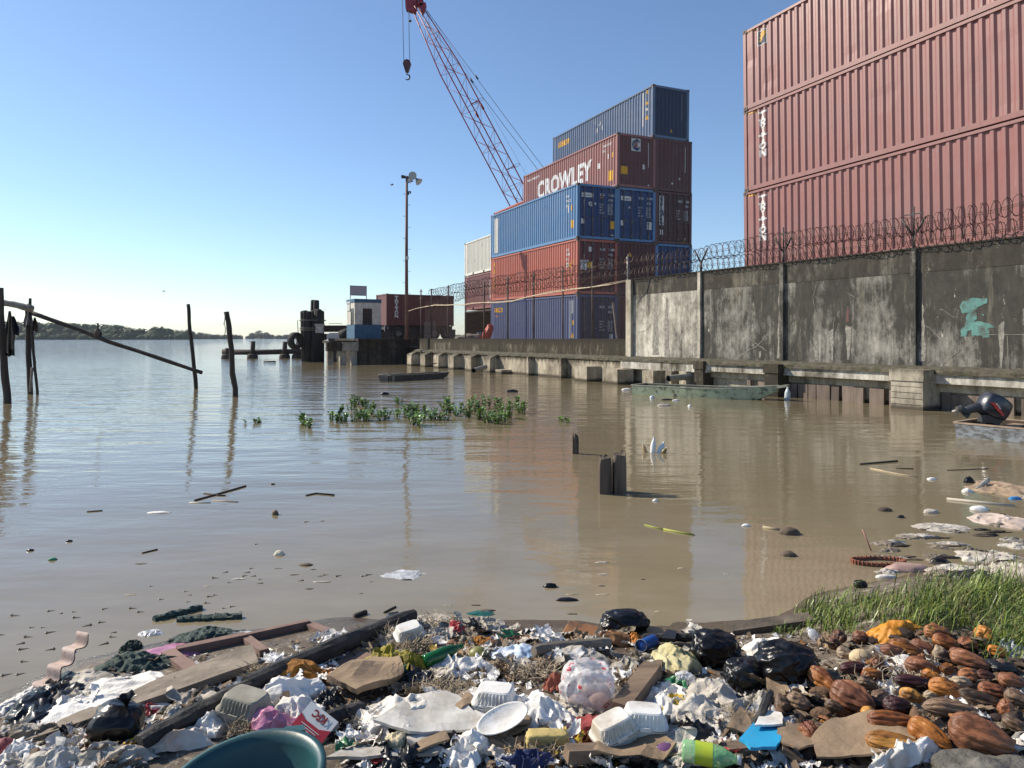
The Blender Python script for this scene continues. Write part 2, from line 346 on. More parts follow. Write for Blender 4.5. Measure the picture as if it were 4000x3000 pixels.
while px < 930:
    Y = random.uniform(740, 800) if px < 740 else random.uniform(1000, 1200)
    top = interp(TOP, px); ztop = H+(HOR-top)/F*Y
    for row in range(4):
        r = random.uniform(3.8, 6.8); zc = max(ztop*(1-.24*row)-r*.72+random.uniform(-.9, .4)-row*1.0, 2.)
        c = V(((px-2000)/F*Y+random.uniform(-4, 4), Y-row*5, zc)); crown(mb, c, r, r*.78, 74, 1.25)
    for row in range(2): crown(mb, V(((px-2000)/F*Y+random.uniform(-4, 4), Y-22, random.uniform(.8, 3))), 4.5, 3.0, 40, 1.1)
    px += random.uniform(8, 13)
xl, xr = (-260-2000)/F*790, (740-2000)/F*790
mb.grid(lambda u, v: V((lerp(xl, xr, u), 790+10*v, v*max(1, H+(HOR-interp(TOP, lerp(-260, 740, u)))/F*790-7))), 60, 1, 0)
mb.build('mangrove_forest', M_for, kind='stuff')
for pxx, hh, wd in ((968, 5, 8), (985, 10, 12), (1012, 14, 16), (1040, 11, 14), (1062, 7, 10), (1090, 6, 16), (1120, 7, 18), (1150, 6, 18), (1180, 7, 18), (1790, 7, 20), (1240, 6, 20), (930, 5, 16), (900, 6, 14)):
    crown(mf, V(((pxx-2000)/F*1250, 1250, hh*.45)), wd*.5, hh*.6, 300, 1.5)
mf.build('distant_shoreline_trees', M_for, kind='stuff')
mb = MB(); mb.box(-2600, 2600, -70, 3300, -2.2, 46)
hz_ = bpy.data.materials.new('river_haze'); hz_.use_nodes = True; ht = hz_.node_tree; ht.nodes.remove(ht.nodes['Principled BSDF']); vp = ht.nodes.new('ShaderNodeVolumePrincipled'); vp.inputs['Density'].default_value = .00012; vp.inputs['Color'].default_value = (.86, .92, 1, 1); ht.links.new(vp.outputs[0], ht.nodes['Material Output'].inputs['Volume'])
mb.build('haze', hz_, kind='stuff')
# ================================================================ quay wall frame: s along the wall, o outward, z up
WK, WA = .587, 21.45
MW = Matrix(((-.506, -.862, 0, 13.23), (.862, -.506, 0, 14), (0, 0, 1, 0), (0, 0, 0, 1)))
def wl(px, py=HOR):
    Y = WA/((px-2000)/F+WK); return (Y-14)/.862, H-(py-HOR)*Y/F
def sat(px, p):
    u = (px-2000)/F; return (13.23-.862*p-u*(14-.506*p))/(.506+.862*u)
WP = lambda s, o, z: MW@V((s, o, z))
mb = MB(); yp = [WP(-6, -.19, 1.18), WP(44, -.19, 1.18), V((-9, 95, 1.18)), V((60, 95, 1.18)), V((60, 8, 1.18))]
mb.add(yp, [(0, 4, 3, 2, 1)]); mb.build('yard_ground', pm('yard_concrete', (.22, .2, .18), (.15, .13, .11), 1.2, .9), kind='structure')
LT, DK = (.45, .435, .395), (.064, .062, .057)
C_bay = [concrete('stained_render_%s' % k, LT if b > .05 else (.62, .59, .52), DK, b) for k, b in (('pale', -.01), ('sooty', .10), ('sooty_cracked', .085), ('sooty_brown', .12))]
C_top = concrete('mould_stained_course', (.28, .26, .22), (.058, .054, .047), .14, (4.0, .5))
C_pale = concrete('pale_concrete', (.52, .48, .40), (.15, .13, .10), -.10)
C_foot = concrete('waterline_concrete', (.50, .45, .36), (.11, .095, .07), -.06, (.72, .8), True)
C_but = concrete('stained_form_concrete', (.50, .46, .38), (.13, .11, .085), -.04, (.95, .3), True)
C_low = concrete('mossy_concrete', (.36, .33, .27), (.055, .048, .036), .15, (1.45, 1.0), True)
C_fas = concrete('whitewash_run_fascia', (.64, .62, .57), (.085, .075, .055), -.03)
M_moss = pm('mossy_ledge', (.045, .04, .028), (.12, .105, .075), 7, .95, 1., c3=(.05, .058, .02), c3s=5)
M_crack = pm('crack_shadow', (.012, .011, .010)); M_mortar = pm('pale_mortar', (.34, .32, .28), (.15, .14, .12), 11, .9)
M_turq = pm('turquoise_paint', (.12, .29, .26), (.085, .19, .17), 6, .8, c3=(.075, .08, .068), c3s=4)
M_redp = pm('faded_red_paint', (.17, .07, .06), (.09, .06, .05), 12, .8)
wall = thing('quay_wall', 'tall stained concrete wall with pilasters rising from the water below razor wire', 'wall', M=MW)
def ribbon(mb, pts, w, m, off=.005, rough=.35, seed=0):
    q = [wl(*p) for p in pts]; dense = []
    for (a, b), (c, d) in zip(q, q[1:]):
        for i in range(6): dense.append((lerp(a, c, i/6), lerp(b, d, i/6)))
    dense.append(q[-1]); vs = []
    for i, (s, z) in enumerate(dense):
        a = dense[max(0, i-1)]; b = dense[min(len(dense)-1, i+1)]; t = V((b[0]-a[0], b[1]-a[1], 0)).normalized(); n = V((-t.y, t.x, 0))
        ww = .62*(w if not isinstance(w, tuple) else lerp(w[0], w[1], i/len(dense)))*(1+rough*2*nz(i*.9, seed)); j = .02*nz(i*.5, seed+4)
        for k in (-.5, .5): vs.append((s+n.x*ww*k+n.x*j, off, z+n.y*ww*k+n.y*j))
    mb.add(vs, [(2*i, 2*i+1, 2*i+3, 2*i+2) for i in range(len(dense)-1)], m)
def patch(mb, pts, m, off=.006, jit=.05, seed=0):
    q = [wl(*p) for p in pts]; d = []
    for i, a in enumerate(q):
        b = q[(i+1) % len(q)]
        for k in range(5):
            t = k/5; s, z = lerp(a[0], b[0], t), lerp(a[1], b[1], t); d.append((s+jit*nz(s*7, z*7, seed), off, z+jit*nz(s*7, z*7, seed+5)))
    mb.add(d, [tuple(range(len(d)))], m)
bays = [(12.9, 16.7, 0), (9.4, 12.9, 1), (5.27, 9.4, 2), (-4, 5.27, 3)]
z0, z1, z2 = 1.02, 3.5, 4.16
r5 = lambda a: [(3100+x/2.37, 1000+y/2.37) for x, y in a]
r4 = lambda a: [(2400+x/2.765, 1000+y/2.765) for x, y in a]
for i, (a, b, k) in enumerate(bays):
    mb = MB(); mb.box(a+.002, b-.002, -.2, 0, z0, z1)
    if i == 0:
        ribbon(mb, r4([(345, 400), (300, 440), (250, 520)]), (.16, .03), 1, seed=1)
        ribbon(mb, r4([(495, 620), (440, 690), (380, 770), (330, 810), (260, 825)]), .018, 1, seed=2)
    if i == 1:
        ribbon(mb, r4([(1420, 840), (1480, 910), (1550, 960), (1640, 1020)]), .035, 2, seed=3); ribbon(mb, r4([(1350, 1080), (1440, 1020), (1550, 970), (1620, 880), (1680, 820)]), .028, 2, seed=4)
        patch(mb, r4([(1560, 1030), (1580, 1020), (1585, 1090), (1565, 1092)]), 2, seed=3); ribbon(mb, r4([(1200, 960), (1225, 920), (1245, 880)]), .02, 2, seed=8)
    if i == 2:
        for p, w_ in (([(215, 250), (180, 380), (200, 500), (200, 640), (225, 800), (270, 790), (300, 735), (370, 670), (375, 580)], .02), ([(530, 650), (600, 730), (740, 890)], .02), ([(600, 740), (605, 860), (615, 980)], .025), ([(615, 530), (700, 500), (745, 490)], .025), ([(500, 340), (570, 385)], .02), ([(830, 490), (870, 430), (880, 415)], .025)):
            ribbon(mb, r5(p), w_, 2, seed=p[0][0])
        patch(mb, r5([(495, 480), (505, 470), (515, 600), (512, 615), (485, 610)]), 4, seed=1); patch(mb, r5([(482, 640), (530, 660), (535, 740), (520, 960), (500, 960), (490, 800)]), 2, jit=.03, seed=2)
        patch(mb, r5([(330, 700), (370, 670), (372, 820), (365, 960), (350, 965), (340, 800)]), 2, jit=.03, seed=6); patch(mb, r5([(190, 690), (225, 800), (232, 960), (205, 965)]), 2, jit=.04, seed=9)
    if i == 3:
        patch(mb, r5([(1545, 480), (1560, 420), (1640, 395), (1800, 390), (1790, 430), (1720, 470), (1680, 520), (1550, 530)]), 3, seed=1)
        patch(mb, r5([(1605, 535), (1700, 505), (1695, 580), (1672, 610), (1810, 620), (1858, 660), (1800, 672), (1825, 750), (1760, 762), (1740, 735), (1650, 735), (1645, 690), (1612, 690), (1600, 748), (1550, 750), (1552, 680), (1600, 645)]), 3, seed=2)
        patch(mb, r5([(1740, 545), (1765, 540), (1760, 555)]), 3, jit=.02)
        for p, w_ in (([(1225, 645), (1290, 690), (1360, 770), (1385, 880), (1400, 960)], .018), ([(1380, 1000), (1500, 900), (1690, 775)], .025), ([(1470, 125), (1750, 100)], .025), ([(1810, 727), (2130, 727), (2300, 722)], .016), ([(1980, 740), (1985, 900), (1990, 1050)], .02), ([(1370, 490), (1490, 570)], .015), ([(2125, 640), (2130, 560), (2128, 490), (2180, 480)], .03)):
            ribbon(mb, r5(p), w_, 2, seed=p[0][0])
        patch(mb, r5([(1900, 640), (1955, 600), (1945, 780), (1935, 1040), (1918, 1040), (1900, 740)]), 2, jit=.03, seed=7)
    for (px, y0, y1, dx) in ((2722, 1200, 1392, 20), (3046, 1075, 1402, 16), (3566, 1090, 1418, 22), (3606, 1180, 1408, 20), (2560, 1210, 1385, 26), (2605, 1160, 1390, 18)):
        s_ = wl(px)[0]
        if a < s_ < b: patch(mb, [(px-dx*.15, y0), (px+dx*.2, y0+10), (px+dx*.4, lerp(y0, y1, .5)), (px+dx*.5, y1), (px-dx*.5, y1), (px-dx*.3, lerp(y0, y1, .5))], 2, jit=.07, seed=px)
    mb.build('panel', [C_bay[k], M_crack, M_mortar, M_turq, M_redp], wall)
mb = MB(); mb.box(-4, 16.72, -.21, .008, z1, z2-.04); mb.box(-4, 16.74, -.24, .025, z2-.04, z2)
q = MB()
ribbon(mb, r4([(387, 244), (365, 330), (345, 400)]), (.07, .19), 1, off=.03, seed=1); mb.build('upper_course', [C_top, M_crack], wall)
for s in (1.2, 5.27, 9.4, 12.9, 16.62):
    mb = MB(); mb.box(s, s+(.13 if s < 16 else .3), .0, .09 if s < 16 else .13, z0, z2-.045, 0); mb.build('pilaster', C_pale if s > 16 else C_bay[0] if s > 12 else C_bay[2], wall)
# ledge and footing under the tall wall
def rough_ledge(mb, s0, s1, n, oo, zt, m=0):
    def fn(u, v):
        s = lerp(s0, s1, u); k = nz(s*2.3, v*3, 4)
        prof = [(.0, zt+.05), (oo*.5, zt+.02), (oo, zt-.03), (oo+.01, zt-.14)]; a = v*3; i = min(2, int(a)); o, z = lerp(prof[i][0], prof[i+1][0], a-i), lerp(prof[i][1], prof[i+1][1], a-i)
        return V((s, o+.03*k, z+.03*k+.02*nz(s*7, v*4, 1)))
    mb.grid(fn, n, 9, m)
mb = MB(); rough_ledge(mb, -4, 16.9, 160, .42, 1.03); mb.build('ledge', M_moss, wall)
mb = MB(); mb.box(-4, 12.3, -.2, .36, .66, .97); mb.box(12.3, 16.9, -.2, .40, .60, .98); mb.build('fascia', C_fas, wall)
mb = MB(); mb.box(-4, 16.8, -.25, .0, -.8, 1.0, 0); mb.box(-4, 12.4, 0, .12, .44, .655, 0); mb.build('footing', C_foot, wall)
random.seed(11)
for s, t, p in ((4.64, .82, .86), (9.16, .5, .62), (12.35, .42, .5), (-.6, .8, .86)):
    mb = MB(); mb.box(s, s+t, 0, p, -.8, .72, 0); mb.box(s-.03, s+t+.03, -.02, p+.03, .72, 1.0, 0)
    for zz in (.12, .27, .42, .57): mb.box(s+.02, s+t-.02, p, p+.004, zz, zz+.012, 1)
    mb.build('buttress', [C_but if t > .6 else C_low, M_crack], wall)
M_plank = pm('sheet_pile_planks', (.21, .165, .135), (.11, .085, .07), 5, .9, .5, (1, 1, .2), vary=.3)
def piles(a, b):
    s = a
    while s < b:
        w_ = random.uniform(.2, .46); g_ = random.choice((.02, .02, .10, .16)); zt = .44+random.uniform(-.05, .0); o = .1+random.uniform(0, .08)
        mb = MB(); e = min(s+w_, b); mb.beam((s+w_/2, o, -.8), (s+w_/2+random.uniform(-.02, .02), o, zt), max(.1, e-s), .07, 0, V((0, 1, 0)), .04, 4, s); mb.build('plank', M_plank, wall); s += w_+g_
piles(5.6, 9.1); piles(.4, 4.6); piles(9.8, 10.6)
# low wall, ledge, pale footing and fins of the far part
mb = MB(); mb.box(16.76, 38.2, -.22, -.01, 1.0, 1.76); mb.box(16.9, 38.25, -.25, .02, 1.70, 1.745)
low = thing('low_quay_wall', 'low stained concrete parapet along the water under the wire fence', 'wall', M=MW)
for a in range(8):
    s = 16.95+a*2.62; q = MB(); q.box(s, s+2.6, -.01, .012, 1.0, 1.69); q.build('panel', C_low, low)
mb.build('parapet', C_low, low)
mb = MB(); rough_ledge(mb, 16.9, 38.3, 170, .36, 1.02); mb.build('ledge', M_moss, low)
mb = MB(); mb.box(16.82, 38.2, -.25, .32, -.8, .92); mb.build('footing', C_foot, low)
for px in (1655, 1710, 1764, 1825, 1895, 1970):
    s = wl(px)[0]; mb = MB(); p = .86
    pr = [(.3, .93), (.5, .90), (p, .74), (p+.02, -.8), (.3, -.8)]
    mb.slab(pr, .72, lambda a, b, t: V((s+t, a, b))); mb.build('fin', C_foot, low)
for px, p, t, zt in ((2064, .62, .16, .9), (2192, .62, .2, .9), (2292, 1.05, .85, .62), (2412, 1.1, .95, .58), (2551, .95, .6, .6), (2622, .6, .3, .6), (2680, .6, .35, .62), (1958, .9, .6, .2)):
    s = sat(px, p); mb = MB(); mb.box(s, s+t, .3, p, -.8, zt); mb.build('block', C_foot, low)
# drain pipes that lean on or stick out of the wall
M_pvc = pm('grey_plastic_pipe', (.33, .32, .29), (.2, .19, .16), 8, .5)
def pipe(lab, a, b, r, mt=None):
    mb = MB(); a = V(a); b = V(b); d = (b-a).normalized(); mb.tube([a, b], r, 14, 0, cap=False); mb.tube([a+d*.001, b-d*.001], r*.82, 14, 1, cap=False)
    o = mb.build('drain_pipe', [mt or M_pvc, M_crack], org=a); tag(o, lab, 'pipe', 'drain pipes at the foot of the wall')
a = P(2610, 1479, 24.6); pipe('grey drain pipe sticking out of the wall above the green boat', a, a+V((.95, .5, .06)), .115)
pipe('pale pipe end lying slanted against the wall foot near the fins', P(1850, 1447, 34.6), P(1897, 1434, 35.6), .12)
pipe('thin bent white pipe standing by the far fins', P(1690, 1420, 39.5), P(1706, 1419, 39.8), .035)
M_galv = pm('galvanised_pipe', (.30, .30, .28), (.16, .13, .11), 6, .5, metal=.3)
s, z = wl(2459, 1100); mb = MB(); mb.tube([WP(s, .05, .98), WP(s, .05, 2.5), WP(s+.02, .05, 4.5), WP(s+.05, .05, 5.05)], .055, 10); o = mb.build('downpipe', M_galv, org=WP(s, .05, 1)); tag(o, 'pale metal downpipe on the near end of the low parapet', 'pipe')
# ================================================================ fence posts, chain link, razor wire, cable
M_post = pm('rusty_post', (.055, .03, .022), (.14, .11, .09), 3, .8, .3, (1, 1, .4))
tops = [(1639, 1130), (1680, 1128), (1745, 1114), (1813, 1106), (1884, 1099), (1977, 1081), (2079, 1061), (2192, 1043), (2308, 1020), (2448, 992)]
FP = []
for i, (px, py) in enumerate(tops):
    s, z = wl(px, py); FP.append((s, z)); t = thing('fence_post', ('rusty fence post, %s' % ('nearest to the tall wall', 'second from the tall wall', 'third from the tall wall, in front of the blue container side', 'fourth from the tall wall', 'fifth from the tall wall', 'sixth from the tall wall', 'at the near edge of the far stack', 'fourth from the lamp pole', 'third from the lamp pole', 'second from the lamp pole')[9-i]), 'fence post', WP(s, -.1, 1.7), 'fence posts on the parapet')
    mb = MB(); lean = .05*nz(i*3.1, 2); mb.tube([V((0, 0, 0)), V((lean*.5, 0, (z-1.7)*.5)), V((lean, 0, z-1.7))], .042, 8, wob=.05, seed=i); mb.build('post', M_post, t)
    if z > 3.5:
        for zz in (4.42, 4.86):
            if zz < z: mb = MB(); d = MW.to_3x3()@V((1, 0, 0)); mb.beam(V((lean, 0, zz-1.7))-d*.28, V((lean, 0, zz-1.7))+d*.28, .035, .035); mb.build('arm', M_rust, t)
mb = MB(); mb.beam(P(2395, 1182, 29.9), P(2411, 1322, 29.7), .09, .06, 0, wob=.1, seg=4); o = mb.build('loose_board', pm('pale_board', (.2, .18, .16), (.12, .08, .06), 6, .9), org=P(2408, 1322, 29.7)); tag(o, 'pale leaning board between the two nearest fence posts', 'board')
mb = MB(); p = .13; s0, s1, za, zb = 16.9, 37.5, 1.75, 4.15
k = s0-(zb-za)
while k < s1:
    for sg in (1, -1):
        a = (k, za) if sg > 0 else (k, zb); b = (k+zb-za, zb) if sg > 0 else (k+zb-za, za)
        t0 = max(0, (s0-k)/(zb-za)); t1 = min(1, (s1-k)/(zb-za))
        if t1 > t0: mb.tube([WP(lerp(a[0], b[0], t0), -.1, lerp(a[1], b[1], t0)), WP(lerp(a[0], b[0], t1), -.1, lerp(a[1], b[1], t1))], .0028, 3, 0, False, False)
    k += p
o = mb.build('chain_link_fence', M_wire, org=WP(27, -.1, 1.75)); tag(o, 'fine chain link mesh stretched between the rusty posts on the parapet', 'fence')
random.seed(3)
def coil(lab, s0, s1, zf, r, pitch, off=-.02):
    pts = []; n = int((s1-s0)/pitch); N = n*11
    for i in range(N+1):
        a = i/11*2*math.pi; s = s0+(s1-s0)*i/N; wv = nz(s*1.4, zf(s0), 3); rr = r*(1+.16*nz(s*2.1, 5, zf(s0))+.10*math.sin(s*3.3))
        pts.append(WP(s+pitch*.85*math.sin(a*.5+s), off+rr*math.cos(a)*.95, zf(s)+.05*wv+rr*math.sin(a)))
    mb = MB(); mb.tube(pts, .0085, 3, 0, False)
    for dz in (-.02, .03): mb.tube([WP(lerp(s0, s1, i/40), off+.02, zf(lerp(s0, s1, i/40))+dz+.02*nz(i*.7, dz*40)) for i in range(41)], .007, 3)
    o = mb.build('razor_wire', M_wire, org=WP((s0+s1)/2, 0, zf((s0+s1)/2))); tag(o, lab, 'razor wire', 'coils of razor wire')
coil('lower razor wire coil lying on top of the tall concrete wall', -1.5, 16.6, lambda s: 4.34+.02*math.sin(s), .26, .12)
coil('upper razor wire coil riding above the tall concrete wall', -1.5, 16.6, lambda s: 4.80+.05*math.sin(s*.8)+(.35*max(0, 3.4-s)/3), .25, .13)
coil('upper razor wire coil strung along the fence post arms', 16.6, 36.5, lambda s: 4.84-max(0, s-30)*.03, .24, .17)
coil('lower razor wire coil strung along the fence post arms', 16.6, 34.5, lambda s: 4.38-max(0, s-30)*.05, .24, .165)
for k, (s, lab) in enumerate(((1.3, 'steel bracket holding razor wire over the wall, near the right picture edge'), (5.4, 'steel bracket holding razor wire above the pilaster left of the turquoise paint'), (9.5, 'steel bracket holding razor wire in front of the red stack corner'), (13.0, 'steel bracket holding razor wire in the gap of sky between the stacks'))):
    mb = MB(); mb.tube([WP(s, -.06, 4.1), WP(s, -.06, 4.5)], .04, 6)
    mb.tube([WP(s, -.06, 4.45), WP(s-.32, -.06, 4.95)], .03, 6); mb.tube([WP(s, -.06, 4.45), WP(s+.32, -.06, 4.95)], .03, 6)
    if k != 3: mb.tube([WP(s, -.06, 4.5), WP(s, -.06, 5.25)], .022, 6); mb.beam(WP(s-.25, -.06, 5.05), WP(s+.25, -.06, 5.05), .03, .03)
    o = mb.build('wire_bracket', M_darksteel, org=WP(s, 0, 4.15)); tag(o, lab, 'bracket', 'brackets for the razor wire')
mb = MB(); M_cab = pm('pale_hose', (.62, .52, .36), (.45, .36, .24), 5, .7)
pl = [(2447, 1097), (2380, 1112), (2305, 1122), (2230, 1131), (2150, 1143), (2060, 1160), (2000, 1177), (1940, 1183), (1884, 1182), (1840, 1186), (1813, 1192), (1780, 1190), (1745, 1193), (1700, 1193), (1655, 1199), (1625, 1205), (1592, 1216)]
pts = [WP(wl(*q)[0], -.03, wl(*q)[1]) for q in pl]; mb.tube(pts, .02, 6); mb.tube([p_+V((0, 0, .035+.03*math.sin(i*2.1))) for i, p_ in enumerate(pts[:-2])], .013, 5)
o = mb.build('hanging_hose', M_cab, org=pts[8]); tag(o, 'pale yellow hose slung in loops along the fence under the razor wire', 'hose')
# ================================================================ shipping containers
PER = .278
def side_profile(L, x0, x1, d=.046):
    xs = [(x0, 0.)]; x = x0+.04
    while x+PER < x1-.02:
        xs += [(x, 0.), (x+.062, -d), (x+.139, -d), (x+.201, 0.)]; x += PER
    xs.append((x1, 0.)); return xs
def container(label, near, d, L, Hh, col, tilt=0, end='front', art=(), eart=(), nzr=1, dent=0, ribs=None, rail=None, doorcol=None, group='containers stacked in the yard', back=True, bars=None, lift=0):
    """near: world position of the near left lower corner; d: unit plan direction to the far end. local x far, y to the viewer's left, z up"""
    d = V((d[0], d[1], 0)).normalized(); X = (d*math.cos(tilt)+V((0, 0, math.sin(tilt)))); Yv = V((-d.y, d.x, 0)); Z = X.cross(Yv)
    M = Matrix(((X.x, Yv.x, Z.x, near[0]), (X.y, Yv.y, Z.y, near[1]), (X.z, Yv.z, Z.z, near[2]), (0, 0, 0, 1)))
    t = thing('shipping_container', label, 'shipping container', group=group, M=M); Wd = 2.44
    sp = side_profile(L, .13, L-.13); zb, zt = .17, Hh-.10
    def dep(x):
        for (a, p), (b, q_) in zip(sp, sp[1:]):
            if a <= x <= b: return lerp(p, q_, (x-a)/(b-a) if b > a else 0)
        return 0.
    mb = MB()
    def sf(i, j):
        x, y = sp[i]; z = lerp(zb, zt, j/nzr)
        dn = dent*(max(0, nz(x*.9, z*1.1, near[0])-.25)*.16 + .006*nz(x*5, z*4, 2)) if dent and 0 < j < nzr else 0
        return V((x, -.03+y-dn, z))
    N = len(sp); mb.add([sf(i, j) for j in range(nzr+1) for i in range(N)], [(j*N+i+1, j*N+i, (j+1)*N+i, (j+1)*N+i+1) for j in range(nzr) for i in range(N-1)], 0, False)
    cuts = [x for x, _ in sp]
    for bm, x0, z0, m in art:      # x0: where the artwork starts, counted from the near end; it runs towards the viewer
        put2d(mb, bm, lambda u, v, l: V((x0-u, -.03+dep(x0-u)+.007+l, z0+v)), m, [x0-c for c in cuts])
    arts = [M_white, M_yellow, M_navyart, M_whitelet, M_redart, M_black]
    mb.build('side_panel', [col]+arts, t)
    mb = MB(); f_ = .10
    for x in (0, L-.13):
        for y in (-.16, -Wd): mb.box(x, x+.13, y+0, y+.16, .0, Hh)
    if ribs:   # bottom rail with fork pockets
        x = .13
        for a, b in ribs: mb.box(x, a, -.12, -.005, .02, .17); x = b
        mb.box(x, L-.13, -.12, -.005, .02, .17)
    else: mb.box(.13, L-.13, -.12, -.012, .03, .17)
    mb.box(.13, L-.13, -.08, -.004, Hh-.10, Hh-.02); mb.box(.13, L-.13, -Wd, -Wd+.1, .02, .17); mb.box(.13, L-.13, -Wd, -Wd+.08, Hh-.1, Hh-.02)
    for x in (.02, L-.12): mb.box(x, x+.1, -Wd+.16, -.16, Hh-.13, Hh-.01); mb.box(x, x+.1, -Wd+.16, -.16, .03, .17)
    mb.build('frame', rail or col, t)
    cst = None
    for x in (-.006, L-.172):
        for y in (-.165, -Wd-.005):
            for z in (-.004, Hh-.122):
                if cst is None:
                    mb = MB(); mb.box(0, .178, 0, .170, 0, .126); mb.box(-.004, 0, .06, .12, .03, .095, 1); mb.box(.06, .12, .17, .174, .03, .095, 1)
                    cst = mb.build('corner_casting', [pm('corner_casting_steel', (.16, .12, .10), (.08, .05, .04), 9, .7), M_black], t); cst.location = (x, y, z)
                else: dup(cst, (x, y, z), par=t)
    mb = MB(); mb.box(.1, L-.1, -Wd+.02, -.06, Hh-.06, Hh-.03); mb.box(.1, L-.1, -Wd+.02, -Wd+.05, .1, Hh-.06)
    mb.box(L-.09, L-.05, -Wd+.1, -.1, .1, Hh-.06); mb.box(.1, L-.1, -Wd+.1, -.08, .06, .10)
    mb.build('roof', col, t)
    ef = lambda y0, z0, o: (lambda u, v, l: V((-o-l, y0-u, z0+v)))
    if end == 'front':
        mb = MB(); ep = [(-.16, 0.)]; y = -.2
        while y-.25 > -Wd+.16: ep += [(y, 0), (y-.05, .04), (y-.13, .04), (y-.18, 0)]; y -= .25
        ep.append((-Wd+.16, 0)); n = len(ep)
        mb.add([V((.03+x, y, z)) for z in (.17, Hh-.12) for y, x in ep], [(i, i+1, n+i+1, n+i) for i in range(n-1)])
        def edep(y):
            for (a, p), (b, q_) in zip(ep, ep[1:]):
                if b <= y <= a: return lerp(p, q_, (a-y)/(a-b) if a > b else 0)
            return 0
        for bm, y0, z0, m in eart: put2d(mb, bm, lambda u, v, l: V((.03+edep(-y0-u)-.007-l, -y0-u, z0+v)), m, [-y0-a for a, _ in ep])
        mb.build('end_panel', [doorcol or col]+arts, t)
    else:
        for k in (0, 1):
            y0, y1 = (-.16, -1.21) if k == 0 else (-1.23, -Wd+.16); mb = MB(); zs = [.19]; n5 = 5; hh = (Hh-.34)/n5
            for q in range(n5): b0 = .19+q*hh; mb.box(.05, .09, y1, y0, b0, b0+hh-.07); mb.box(.065, .09, y1, y0, b0+hh-.07, b0+hh)
            mb.box(.044, .05, y0-.06, y0, .19, Hh-.15); mb.box(.044, .05, y1, y1+.06, .19, Hh-.15)
            for bm, yy, z0, m in eart:
                if (yy < 1.22) == (k == 0): put2d(mb, bm, ef(-yy, z0, -.038), m)
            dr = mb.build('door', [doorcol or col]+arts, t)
            for yy in ((.42, .92) if k == 0 else (1.5, 2.0)):
                mb = MB(); mb.tube([V((.012, -yy, .14)), V((.012, -yy, Hh-.1))], .019, 6)
                for z in (.25, 1.0, Hh-.5, Hh-.2): mb.box(-.008, .04, -yy-.05, -yy+.05, z, z+.06)
                mb.box(-.015, .0, -yy-.3, -yy, 1.12+.1*(yy > 1), 1.15+.1*(yy > 1)); mb.build('locking_bar', bars or M_bar, dr)
    return t
M_bar = pm('galvanised_bar', (.20, .18, .16), (.10, .08, .07), 8, .6, metal=.2); M_black = pm('black_hole', (.01, .01, .01))
M_navyart = pm('navy_sign', (.02, .04, .16)); M_whitelet = pm('white_lettering', (.80, .79, .77), (.62, .60, .58), 22, .6); M_redart = pm('red_sign', (.45, .05, .03))
col_mar = paint('dusty_maroon_paint', (.26, .098, .088), .40, .30, .03); col_mar2 = paint('maroon_paint', (.11, .032, .03), .45, .3, .06)
col_crow = paint('brown_red_paint', (.26, .088, .075), .45, .28, .05); col_blue = paint('mid_blue_paint', (.07, .19, .38), .45, .3, .03)
col_navy = paint('navy_paint', (.075, .12, .21), .30, .5, .04); col_navy2 = paint('faded_navy_paint', (.055, .080, .19), .5, .35, .05)
col_or = paint('orange_red_paint', (.42, .105, .065), .5, .25, .04); col_wht = paint('off_white_paint', (.66, .64, .56), .55, .2, .10)
col_dkr = paint('dark_red_paint', (.09, .024, .022), .5, .3, .08)
def vert_slab(word, w_, h_, gap, x0, ztop):
    return [(slab2d(ch, w_, h_), x0, ztop-(i+1)*(h_+gap)+gap, 4) for i, ch in enumerate(word)]
def lines(rows, size, x0, z0, dz, m=4, sx=.8, b=.004): return [(txt2d(r, size, b, sx), x0, z0-i*dz, m) for i, r in enumerate(rows)]
def stickers(L): return [(rect2d(.2, .3), .55, 1.55, 1), (rect2d(.12, .28), .38, 1.58, 2)]
def tri(w, h):
    bm = bmesh.new(); bm.faces.new([bm.verts.new(p) for p in ((0, 0, 0), (w, 0, 0), (w/2, h, 0))]); return bm
M_brownshade = pm('brown_steel_and_shade', (.035, .022, .018), (.06, .04, .03), 4, .85)  # painted shade inside the open container, plain dark steel elsewhere
# ---- right stack (four high, the lowest behind the wall)
dR = V((-.436, .900, 0)).normalized(); C0 = V((8.26, 25.27, 0)); tiltR = R(-.9); L40 = 12.19
for i, (zt, lab) in enumerate(((8.04, 'topmost dusty maroon container of the right hand stack, with a small blue and yellow emblem'), (5.16+.0, 'middle dusty maroon container of the right hand stack, white vertical name above the lower one'), (2.26, 'dusty maroon container of the right hand stack just above the razor wire'))):
    base = H+zt; far = V((C0.x, C0.y, base)) if i else V((C0.x-.03, C0.y, base))
    near = far-dR*L40*math.cos(tiltR)-V((0, 0, L40*math.sin(tiltR)))
    art = []
    if i: art += vert_slab('TRITON', .34, .245, .022, L40-.68, 2.66)
    else:
        x0, z0 = L40-.66, 2.06; art += [(rect2d(.40, .52), x0, z0, 1), (rect2d(.35, .46), x0-.025, z0+.03, 3)]
        for k in range(3): bm = bmesh.new(); vs = [(.02+.02*k, .12+.13*k), (.12, .24+.10*k), (.33, .33+.055*k), (.33, .29+.05*k), (.15, .19+.09*k), (.07+.02*k, .10+.11*k)]; bm.faces.new([bm.verts.new((a, min(.44, b), .003)) for a, b in vs]); art.append((bm, x0-.025, z0+.02, 2))
    art += [(rect2d(.09, .05), L40-.2-.12*k, 2.72, 2) for k in range(3)]
    container(lab, near, dR, L40, 2.9 if i else 2.85, col_mar, tiltR, 'front', art, nzr=10, dent=(.30, .14, .08)[i], group='maroon containers of the right hand stack')
